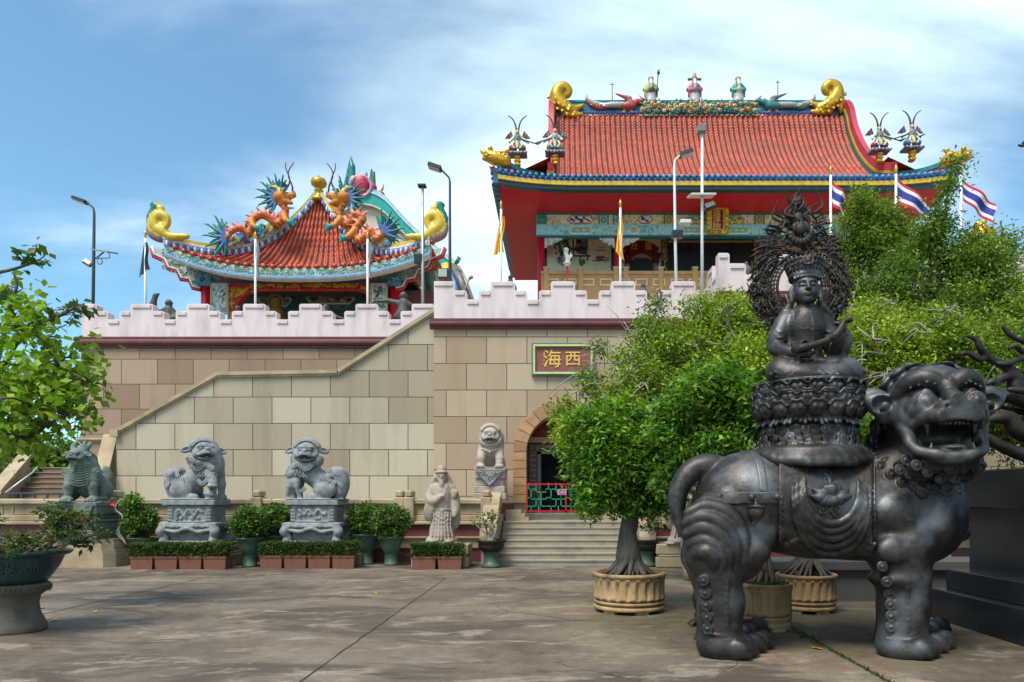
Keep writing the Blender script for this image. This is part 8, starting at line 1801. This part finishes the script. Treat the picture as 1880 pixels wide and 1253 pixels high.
for px, py, lab in ((1124, 152, 'thin lightning rod above the red phoenix on the ridge'), (1428, 148, 'thin lightning rod above the teal phoenix on the ridge')):
    a = W(px, 205, 40.1); t_ = W(px, py, 40.1); m = MB(); m.tube([a, t_], [.035, .02], 6, (.06, .06, .07)); m.tube([t_ + (-.12, 0, -.12), t_ + (.12, 0, -.12)], .02, 5, (.06, .06, .07)); m.ball(a + (0, 0, .1), .08, 8, (.06, .06, .07)); o = m.build('lightning_rod', M['metaldark'], None, a); tag(o, lab, 'lightning rod', 'lightning rods on the ridge')
def dragon(pts, r, headdir, tailfan, Y, lab, seed):
    """pts in photo pixels from tail to neck; headdir +1 looks to the right"""
    P = np.array([W(a, b, Y + c) for a, b, c in pts]); lo = P.min(0) - (2., .9, 1.2); hi = P.max(0) + (1.6, .9, 1.9); k = Y/F; rg = np.random.default_rng(seed)
    s = SDF(lo, hi, .042); s.k = .05; S2 = spline(P, 60); rr = np.interp(np.linspace(0, 1, 60), [0, .25, .6, 1], [r*.6, r, r*1.1, r*.9])
    s.color((.55, .22, .02))
    for i in range(59): s.color((.55, .21, .02) if i % 2 else (.38, .07, .01)); s.cap(S2[i], S2[i+1], rr[i], rr[i+1], .02)
    T = np.gradient(S2, axis=0); T /= np.linalg.norm(T, axis=1)[:, None]
    for i in range(2, 58, 2):
        n = np.array((-T[i][2], 0, T[i][0])); n *= np.sign(n[2]) if abs(n[2]) > .15 else (1 if rg.random() < 2 else 1); s.color([(.48, .04, .03), (.60, .30, .28)][(i//2) % 2]); s.cap(S2[i] + n*rr[i]*.8, S2[i] + n*(rr[i] + .26) - T[i]*.12, .07, .02, .02)
    for i in range(4, 58, 2): s.color((.42, .03, .015)); s.ell(S2[i] - (0, rr[i]*.9, 0) + T[i]*0, (.06, .03, .06), .01)
    h = S2[-1] + np.array((headdir*.12, -.05, .15)); s.color((.55, .18, .02)); s.ell(h, (.29, .23, .23)); s.path([h + (headdir*.2, -.03, .0), h + (headdir*.55, -.05, .04)], [.16, .11]); s.path([h + (headdir*.15, -.03, -.18), h + (headdir*.45, -.05, -.28)], [.14, .08]); s.color((.45, .03, .03)); s.path([h + (headdir*.2, -.05, -.1), h + (headdir*.5, -.05, -.1)], [.08, .03])
    s.color((.5, .42, .1)); s.ell(h + (headdir*.18, -.23, .12), .06, .01); s.color((.02, .02, .02)); s.ell(h + (headdir*.21, -.27, .125), .035, .005); s.color((.3, .03, .02)); s.ell(h + (headdir*.55, -.08, .13), .08, .02); s.color((.62, .6, .5)); s.cap(h + (headdir*.5, -.1, -.0), h + (headdir*.5, -.11, -.12), .03, .01, .01); s.cap(h + (headdir*.36, -.14, -.03), h + (headdir*.36, -.15, -.14), .03, .01, .01); s.color((.05, .22, .24)); s.ell(h + (headdir*.2, -.2, .22), (.16, .09, .06), .02); s.color((.6, .45, .1)); s.path([h + (0, 0, .22), h + (-headdir*.2, 0, .4), h + (-headdir*.45, 0, .42)], [.07, .05, .02])
    def fan(c, a0, a1, n, L, cols):
        for i in range(n):
            a = a0 + (a1-a0)*i/(n-1); d = np.array((math.cos(a), -.15*((i % 3) - 1), math.sin(a))); l = L*(.8 + .3*((i % 3)/2)); s.color(cols[1]); s.cap(c, c + d*l*.55, .06, .05, .03); s.color(cols[0]); s.path([c + d*l*.45, c + d*l*.8 + (0, 0, .04), c + d*l + (.05*math.sin(i*2), 0, -.03)], [.055, .04, .012], .015)
    fan(h + (-headdir*.12, .1, -.0), R(60) if headdir > 0 else R(120), R(250) if headdir > 0 else R(-70), 27, .92, ((.015, .17, .15), (.05, .13, .30)))
    tf = S2[0]; fan(tf, *tailfan, 17, .95, ((.015, .20, .14), (.05, .12, .30)))
    # legs with teal claws
    for f, sx in ((.45, 1), (.85, 1)):
        i = int(f*59); s.color((.55, .2, .02)); s.path([S2[i] - (0, r*.6, 0), S2[i] + (headdir*.15, -.25, -.28), S2[i] + (headdir*.3, -.28, -.36)], [.15, .11, .08]); s.color((.02, .22, .22)); s.ell(S2[i] + (headdir*.34, -.28, -.38), .12)
        for j in range(3): s.path([S2[i] + (headdir*.34, -.28, -.38), S2[i] + (headdir*.48, -.3, -.38 + .13*(j-1)), S2[i] + (headdir*.56, -.3, -.44 + .17*(j-1))], [.06, .05, .02])
    V, Q, C = s.mesh(); o = thing('roof_dragon', (P[:, 0].mean(), Y, P[:, 2].min()), lab, 'dragon', 'orange dragons on the pavilion roof'); obj('body', V, Q, M['paint'], o, cols=C)
    m = MB()
    for j, dx in enumerate((.35, .62)): b = h + (headdir*dx*.6, -.1, .2); m.tube([b + (headdir*(.18*t + .14*math.sin(t*5 + j*1.5)), 0, 1.15*t) for t in np.linspace(0, 1, 16)], np.linspace(.04, .018, 16), 5, (.06, .03, .02))
    m.build('whiskers', M['paint'], o); return o
dragon([(418, 436, -.6), (428, 424, -.6), (444, 420, -.5), (455, 430, -.4), (461, 420, -.3), (464, 405, -.2), (480, 395, -.1), (496, 402, 0), (507, 412, .05), (520, 402, .1), (524, 385, .1), (511, 369, .1)], .135, 1, (R(100), R(260)), 27.9, 'orange dragon coiling up the pavilion ridge with its head turned to the gold finial', 1)
dragon([(702, 428, -.3), (690, 440, -.3), (682, 424, -.25), (670, 436, -.25), (657, 442, -.2), (652, 422, -.1), (666, 402, 0), (652, 395, .05), (641, 412, .1), (628, 410, .1), (624, 390, .1), (634, 370, .1)], .14, -1, (R(-40), R(110)), 27.9, 'orange dragon knotted on the pavilion ridge before the cream gable', 2)
# swirling clouds that carry the dragons
for (sx, a, b, lab) in ((-1, 4, 15, 'blue and yellow cloud scrolls beneath the dragon that faces the finial'), (1, 4, 15, 'blue and yellow cloud scrolls beneath the knotted dragon')):
    pts = hipP[sx]; lo = pts[a:b].min(0) - (.5, .5, .1); hi = pts[a:b].max(0) + (.5, .4, 1.0); s = SDF(lo, hi, .04); s.k = .03; rg = np.random.default_rng(a)
    for i in range(90):
        f = a + (b - a - 1)*rg.random(); j = int(f); p = pts[j] + (pts[j+1] - pts[j])*(f - j) + (0, -.1 - .1*rg.random(), .3 + .38*rg.random()*(1.2 - abs(f - 9)/8)); s.color([(.55, .50, .10), (.05, .10, .35), (.5, .55, .5), (.10, .30, .36)][i % 4]); s.curl(p, .14, (0, -1, .1), .015)
        s.color((.4, .42, .3)); s.ell(p + (0, .12, -.12), (.16, .1, .16), .04)
    o = painted('cloud_scrolls', lab, 'roof ornament', s, (lo + hi)/2)
# phoenix on the gable behind
b = W(662, 372, 34.); k = 34/F; s = SDF(b - (1.6, .7, .4), b + (1.8, .7, 2.7), .05); s.k = .06; q = lambda px, py, y=0.: W(px, py, 34. + y)
s.color((.42, .02, .06)); s.ell(q(660, 342, -.25), (.36, .2, .62)); s.ell(q(666, 340, -.25), (.3, .18, .5)); s.color((.5, .3, .35)); s.torus(q(662, 342, -.3), .52, .07, (0, 1, 0))
for i in range(13):
    t_ = i/12; a = q(650 - 4*t_, 352 - 20*t_, -.1); e_ = q(632 + 16*t_*(1 - t_) - 2 + 14*t_*t_, 348 - 60*t_**.8, -.1); s.color([(.02, .20, .13), (.03, .12, .30), (.02, .26, .18)][i % 3]); s.path([a, (a + e_)/2 + (.05, 0, .1), e_], [.16, .13, .04])
for i in range(5): s.color([(.42, .03, .09), (.10, .05, .22)][i % 2]); s.path([q(672 + 3*i, 365, 0), q(672 + 3.5*i, 345, 0), q(673 + 4*i, 328 + 6*i, 0)], [.2, .16, .06])
for (x, y0, y1) in ((667, 335, 322), (672, 338, 318), (681, 350, 312), (686, 355, 316)): s.color((.04, .12, .08)); s.path([q(x, y0, .1), q(x + 1, y1, .1)], [.14, .05])
s.color((.35, .14, .04)); s.path([q(690, 370, 0), q(700, 358, 0), q(706, 366, 0)], [.2, .16, .1]); s.path([q(694, 355), q(702, 348), q(705, 338)], [.06, .05, .03])
for i in range(8): s.color([(.10, .12, .06), (.3, .12, .05)][i % 2]); s.cap(q(704, 376, 0), q(704 + 10*math.cos(i*.5 - .9), 376 - 12*math.sin(i*.5 - .9), 0), .07, .02)
painted('gable_phoenix', 'phoenix with a raised green wing and red breast on top of the rolling gable', 'roof figure', s, b)
# ------------------------------------------------------------------ lamps and flagpoles on the deck
def lamp(px, pyt, Y, lab, arm, mt, extras=(), base=6.62, lean=0.):
    t = thing('street_lamp', (W(px, 0, Y)[0], Y, base), lab, 'lamp post'); x = W(px, 0, Y)[0]; q = lambda a, b, y=0.: W(a, b, Y + y); r = 3.0*Y/F
    m = MB()
    if arm:
        hx, hy = arm; d = 1 if hx > px else -1
        m.tube([(W(px + lean, 0, Y)[0], Y, base), q(px + lean*.3, (pyt + 560)/2), q(px, pyt + 14)] + list(spline([q(px, pyt + 14), q(px - d*0 + d*1.5, pyt + 5), q(px + d*6, pyt - 0), q(hx - d*10, hy + 2.5)], 8)[1:]), [r*1.0, r*.9, r*.75] + [r*.6]*7, 8)
    else: m.tube([(x, Y, base), q(px, pyt)], [r, r*.8], 8)
    m.tube([(x, Y, base), (x, Y, base + .25)], r*1.8, 8); m.build('pole', mt, t)
    if arm:
        m = MB(); a = q(hx - d*11, hy + 3.2); b_ = q(hx + d*12, hy - 4.5); u = b_ - a; L = np.linalg.norm(u); u /= L; v = np.cross(u, (0, 1, 0)); Mx = np.stack([u, (0, 1, 0), -v*np.sign(v[2]) if v[2] < 0 else v], 1)
        if Mx[2, 2] < 0: Mx[:, 2] *= -1
        m.box(-L/2, L/2, -.14, .14, -.05, .05, (.05, .055, .06), M=Mx, c=None); V = m.V[-1]; V += (a + b_)/2; m.box(-L*.42, L*.42, -.11, .11, -.075, -.051, (.5, .5, .42), M=Mx); V = m.V[-1]; V += (a + b_)/2; m.build('lamp_head', M['panel'], t)
    for ex in extras:
        m = MB()
        if ex[0] == 'panel':
            a, b_, yo = q(ex[1], ex[2]), q(ex[3], ex[4]), .0; c = (a + b_)/2; wv = b_ - a
            P = [a + (0, -.25, -.06), b_ + (0, -.25, -.06), b_ + (0, .35, .10), a + (0, .35, .10)]; m.add(P + [p + (0, 0, .05) for p in P], [(3, 2, 1, 0), (4, 5, 6, 7), (0, 1, 5, 4), (1, 2, 6, 5), (2, 3, 7, 6), (3, 0, 4, 7)], ex[5]); m.tube([c, (x, Y, c[2] - .25)], .025, 6, (.2, .2, .2)); m.build('solar_panel', M['panel'], t)
        elif ex[0] == 'flood':
            c = q(ex[1], ex[2]); w_, h_ = ex[3]*Y/F/2, ex[4]*Y/F/2; Rr = roty(R(ex[5])) @ rotx(R(ex[6])); m.box(-w_, w_, -.05, .05, -h_, h_, (.03, .032, .035), M=Rr); m.V[-1] += c; m.box(-w_*.82, w_*.82, -.07, -.051, -h_*.78, h_*.78, ex[7], M=Rr); m.V[-1] += c; m.tube([c + (0, .04, 0), (x, Y, c[2] + .05)], .03, 6, (.05, .05, .05)); m.build('floodlight', M['panel'], t)
        elif ex[0] == 'cap': c = q(ex[1], ex[2]); m.box(c[0] - ex[3]*Y/F/2, c[0] + ex[3]*Y/F/2, Y - .12, Y + .12, c[2] - ex[4]*Y/F/2, c[2] + ex[4]*Y/F/2, ex[5], bev=.02); m.build('lamp_cap', M['panel'], t)
        elif ex[0] == 'box': c = q(ex[1], ex[2]); m.box(c[0] - ex[3]*Y/F/2, c[0] + ex[3]*Y/F/2, Y - .12, Y + .12, c[2] - ex[4]*Y/F/2, c[2] + ex[4]*Y/F/2, ex[5], bev=.015); m.build('control_box', M['panel'], t)
        elif ex[0] == 'cable': m.tube(spline([q(*p) for p in ex[1]], 14), .014, 5, (.05, .05, .05)); m.build('cable', M['panel'], t)
lamp(173, 378, 23., 'dark curved street lamp with a solar panel at the far end of the parapet', (148, 369), M['metaldark'], [('panel', 176, 461, 205, 466, (.25, .25, .22)), ('flood', 161, 483, 16, 9, 32, -30, (.10, .10, .10)), ('cable', [(178, 480), (182, 486), (188, 482), (184, 474), (178, 478)]), ('cable', [(175, 474), (200, 474), (200, 465)])], lean=-3)
lamp(776, 344, 22.6, 'straight dark lamp post with a small flat top beside the pavilion scroll', None, M['metalgrey'], [('cap', 775, 342, 15, 4.5, (.04, .04, .05)), ('flood', 768, 476, 15, 17, 0, 8, (.02, .025, .03))])
lamp(826, 322, 20.4, 'tall curved street lamp with a square floodlight at the corner of the gate wall', (799, 308), M['metaldark'], [('flood', 813, 503, 19, 19, 0, -8, (.30, .34, .30))])
lamp(1238, 290, 19.9, 'white curved street lamp with a black box in front of the temple veranda', (1259, 283), M['white'], [('box', 1243, 431, 20, 13, (.03, .035, .045)), ('box', 1258, 409, 20, 7, (.6, .6, .58))], lean=5)
lamp(1289, 246, 18.3, 'tall white lamp post with a solar panel in front of the name board', None, M['white'], [('cap', 1288, 238, 16, 15, (.20, .18, .15)), ('panel', 1266, 361, 1311, 361, (.55, .50, .48)), ('flood', 1303, 379, 21, 13, -20, -28, (.42, .44, .36))])
def flagpole(px, pyt, Y, lab, flag, group=None, base=6.62):
    t = thing('flagpole', (W(px, 0, Y)[0], Y, base), lab, 'flag', group); x = W(px, 0, Y)[0]; top = W(px, pyt, Y); r = 2.2*Y/F
    m = MB(); m.tube([(x, Y, base), top + (0, 0, -.12)], r, 10); m.build('pole', M['white'], t)
    m = MB(); m.lathe([(.02, -.14), (.05, -.12), (.03, -.06), (.055, 0), (.03, .06), (.005, .14)], top, 10); m.build('finial', M['gold'], t)
    kind, corners, arg = flag; nu, nv = 26, 24; TL, TR, BR, BL = [W(a, b, Y) for a, b in corners]; u, v = np.meshgrid(np.linspace(0, 1, nu), np.linspace(0, 1, nv), indexing='ij')
    P = (TL*(1-u)[..., None] + TR*u[..., None])*(1-v)[..., None] + (BL*(1-u)[..., None] + BR*u[..., None])*v[..., None]
    amp = .10 if kind == 'wave' else .05; P[..., 1] += amp*np.sin(u*arg[1] + v*2)*u**.5 - .02; P[..., 2] += .03*np.sin(u*8 + v*3)*u; P[..., 0] += .03*np.sin(v*7)*u
    cols = np.zeros((nu, nv, 3))
    st_ = arg[0]
    for j in range(nv): f = j/(nv - 1); cols[:, j] = st_[min(len(st_)-1, int(f*len(st_)))]
    m = MB(); m.grid(P, cols); P2 = P + (0, .006, 0); m.grid(P2, cols, flip=True); m.build('flag', M['cloth'], t)
RD, WH, BL_ = (.50, .02, .04), (.68, .68, .70), (.03, .035, .22); TH_ = [RD, WH, BL_, BL_, WH, RD]
flagpole(1525, 312, 19.4, 'flagpole with a striped national flag half hidden behind the round tree', ('wave', [(1527, 331), (1552, 358), (1552, 400), (1527, 378)], (TH_, 7)), 'poles with red white and blue striped flags')
flagpole(1645, 310, 18.6, 'flagpole with a red, white and blue striped flag before the curved eave end', ('wave', [(1647, 327), (1706, 375), (1712, 407), (1647, 374)], (TH_, 8)), 'poles with red white and blue striped flags')
flagpole(1764, 312, 18.6, 'flagpole with a striped national flag flying against open sky', ('wave', [(1766, 329), (1829, 376), (1818, 412), (1768, 369)], (TH_, 9)), 'poles with red white and blue striped flags')
YF = [(.72, .36, .03), (.74, .40, .04), (.72, .36, .03)]
flagpole(920, 376, 20.6, 'flagpole with a limp orange yellow flag in front of the red soffit corner', ('limp', [(920, 392), (926, 400), (924, 462), (906, 470)], (YF, 18)), 'poles with yellow flags')
flagpole(1139, 374, 20.6, 'flagpole with a limp orange yellow flag in front of the second red column', ('limp', [(1138, 390), (1141, 396), (1146, 482), (1130, 462)], (YF, 18)), 'poles with yellow flags')
flagpole(267, 430, 22.8, 'flagpole with a limp dark flag beside the pavilion roof tip', ('limp', [(265, 448), (269, 446), (275, 492), (256, 510)], ([(.05, .065, .08)], 14)))
flagpole(469, 432, 22.7, 'white flagpole with a furled pale flag before the arched panel, by the first ink painting', ('limp', [(468, 446), (473, 446), (477, 512), (466, 508)], ([(.42, .46, .47)], 14)), 'poles with furled pale flags')
flagpole(675, 432, 22.7, 'white flagpole with a furled pale flag beside the bamboo painting', ('limp', [(675, 446), (680, 446), (682, 512), (673, 508)], ([(.42, .46, .47)], 14)), 'poles with furled pale flags')
# small dark figures on the deck behind the parapet
DS = mat('dark_grey_bronze', (.085, .08, .075), .6, .3, var=.3, vs=8, bump=.3, bs=50)
def deck_figure(px, py_top, py_b, Y, pose, lab):
    k = Y/F; b = W(px, py_b, Y); H = (py_b - py_top)*k; base = 6.62; s = SDF(np.array((b[0] - 1.5*H, Y - .5, base)), np.array((b[0] + 1.5*H, Y + .5, b[2] + H*1.4)), .03); s.k = .06; q = lambda x, z, y=0.: (b[0] + x*H, Y + y, b[2] + z*H)
    s.path([(b[0], Y, base), (b[0], Y, b[2])], [.2, .2]); s.path([q(0, -.1), q(.02, .5)], [.26*H + .03, .22*H]); s.ell(q(0, .84), (.17*H, .18*H, .19*H)); s.ell(q(.0, .82, -.15*H), (.03, .05, .04), .02)
    for sx in (-1, 1): s.ell(q(sx*.17, .84), (.03*H + .01, .04*H, .06*H), .02)
    if pose == 'raise': s.path([q(-.2, .5), q(-.6, .3), q(-.78, .8), q(-.66, 1.22)], [.12*H, .14*H, .14*H, .12*H]); s.path([q(-.66, 1.2), q(-.5, 1.3)], [.08*H, .05*H]); s.path([q(.2, .45), q(.4, .1), q(.1, -.05, -.2)], [.12*H, .16*H, .1*H])
    elif pose == 'stretch': s.path([q(-.15, .5), q(-.7, .62), q(-1.25, .6)], [.14*H, .1*H, .07*H]); s.path([q(.15, .5), q(.5, .35)], [.14*H, .08*H]); s.path([q(0, .2), q(-.3, -.1)], [.2*H, .15*H])
    elif pose == 'reach': s.path([q(.1, .4), q(.6, .3), q(1.2, .15)], [.15*H, .1*H, .06*H])
    elif pose == 'lean': s.path([q(-.15, .5), q(-.8, 1.0), q(-1.3, 1.35)], [.13*H, .07*H, .04*H]); s.path([q(.1, .5), q(.5, .3)], [.14*H, .08*H])
    V, Q, C = s.mesh(); o = obj('deck_figure', V, Q, DS, None, (b[0], Y, base)); tag(o, lab, 'figure statue')
deck_figure(310, 551, 588, 22.6, 'raise', 'small dark statue raising one thick arm above the parapet near the dark flag')
deck_figure(741, 537, 578, 22.6, 'stretch', 'small dark statue stretching one arm sideways by the red pavilion column')
deck_figure(598, 560, 592, 22.8, 'reach', 'small dark bald statue bent forward in front of the painted pavilion wall')
deck_figure(437, 562, 590, 22.8, 'none', 'bald dark head peeping over the parapet at the pavilion arch foot')
deck_figure(937, 506, 530, 21., 'none', 'tiny dark statue sitting in the parapet gap below the soffit corner')
deck_figure(1181, 521, 545, 21., 'none', 'tiny round headed dark statue in a parapet gap below the tan balustrade')
deck_figure(1352, 486, 506, 18.6, 'lean', 'dark statue holding a slanting pole behind the high parapet')
deck_figure(1370, 481, 502, 18.8, 'none', 'dark round headed statue behind the high parapet next to the halo')
o = thing('golden_idol', W(505, 590, 30.), 'seated golden idol inside the pavilion arch', 'figure statue'); s = SDF(W(485, 600, 30.) - (0, .5, 0), W(528, 535, 30.) + (0, .5, 0), .04); s.k = .08; q = lambda a, b, y=0.: W(a, b, 30. + y)
s.color((.30, .18, .04)); s.path([q(506, 592), q(505, 575), q(506, 562)], [.4, .3, .2]); s.ell(q(506, 552), (.17, .17, .2)); s.color((.2, .1, .03)); s.path([q(498, 570), q(494, 582), q(504, 586, -.3)], [.14, .13, .1]); s.path([q(514, 570), q(518, 582), q(508, 586, -.3)], [.14, .13, .1]); s.color((.3, .2, .05)); s.torus(q(506, 553, .2), .3, .05, (0, 1, 0))
V, Q, C = s.mesh(); obj('body', V, Q, M['gloss'], o, cols=C)
# white ornament on a red pole before the mural
b = W(1041, 525, 35.); t = thing('pole_lantern', (b[0], 35., 10.9), 'small white dragon headed lantern on a thin red pole before the mural', 'lantern'); m = MB(); m.tube([(b[0] + .05, 35., 10.9), W(1041, 482, 35.)], .05, 6); m.build('pole', M['red'], t)
s = SDF(W(1028, 492, 35.) - (0, .4, 0), W(1054, 452, 35.) + (0, .4, 0), .035); s.k = .05; q = lambda a, c, y=0.: W(a, c, 35. + y); s.path([q(1041, 486), q(1043, 475), q(1039, 466), q(1039, 459)], [.12, .13, .1, .13]); s.ell(q(1040, 459, -.1), (.12, .14, .1)); s.path([q(1043, 476), q(1049, 470), q(1047, 464)], [.09, .07, .03]); s.torus(q(1041, 484), .16, .05, (0, 0, 1))
V, Q, C = s.mesh(); obj('lantern', V, Q, M['white'], t)
# gold dome glimpsed through the tree, and a bird
b = W(1801, 440, 26.); s = SDF(b - (.6, .6, 3.), b + (.6, .6, .9), .05); s.path([b + (0, 0, -2.9), b + (0, 0, -.4), b + (0, 0, .1), b + (0, 0, .5)], [.3, .4, .42, .18], .1)
for i in range(14): a = i*.9; s.curl(b + (.36*math.cos(a), -.3, -.3 + .07*i), .1, (math.cos(a), -1, 0), .02)
o = s.build('gold_ornament', M['gold'], None, b - (0, 0, 2.9)); tag(o, 'golden carved ornament glimpsed among the leaves under the sky flag', 'ornament')
b = W(1877, 268, 60.); s = SDF(b - (.6, .5, .4), b + (.6, .5, .5), .04); s.k = .05; s.ell(b, (.3, .12, .11)); s.ell(b + (-.3, 0, .05), .1); s.path([b, b + (.1, .15, .3), b + (.2, .3, .36)], [.12, .08, .02]); s.path([b, b + (.05, -.15, .28), b + (.15, -.35, .3)], [.12, .08, .02]); s.path([b + (.25, 0, 0), b + (.5, 0, .02)], [.08, .03])
o = s.build('bird', M['black'], None, b); tag(o, 'tiny dark bird flying at the edge of the sky', 'bird')
# low iron railing in front of the lower flight
a0, a1 = W(16, 0, 18.2)[0], W(134, 0, 18.2)[0]; t = thing('iron_railing', ((a0+a1)/2, 18.2, FLZ), 'low dark iron railing across the foot of the staircase', 'railing'); m = MB(); zt_ = W(0, 906, 18.2)[2]
for z in (FLZ + .12, zt_): m.box(a0, a1, 18.18, 18.22, z - .02, z + .02)
m.build('rail', M['metaldark'], t)
for i in range(6): m = MB(); x = a0 + (a1-a0)*i/5; m.box(x - .02, x + .02, 18.175, 18.225, FLZ, zt_ - .021); m.build('post', M['metaldark'], t)
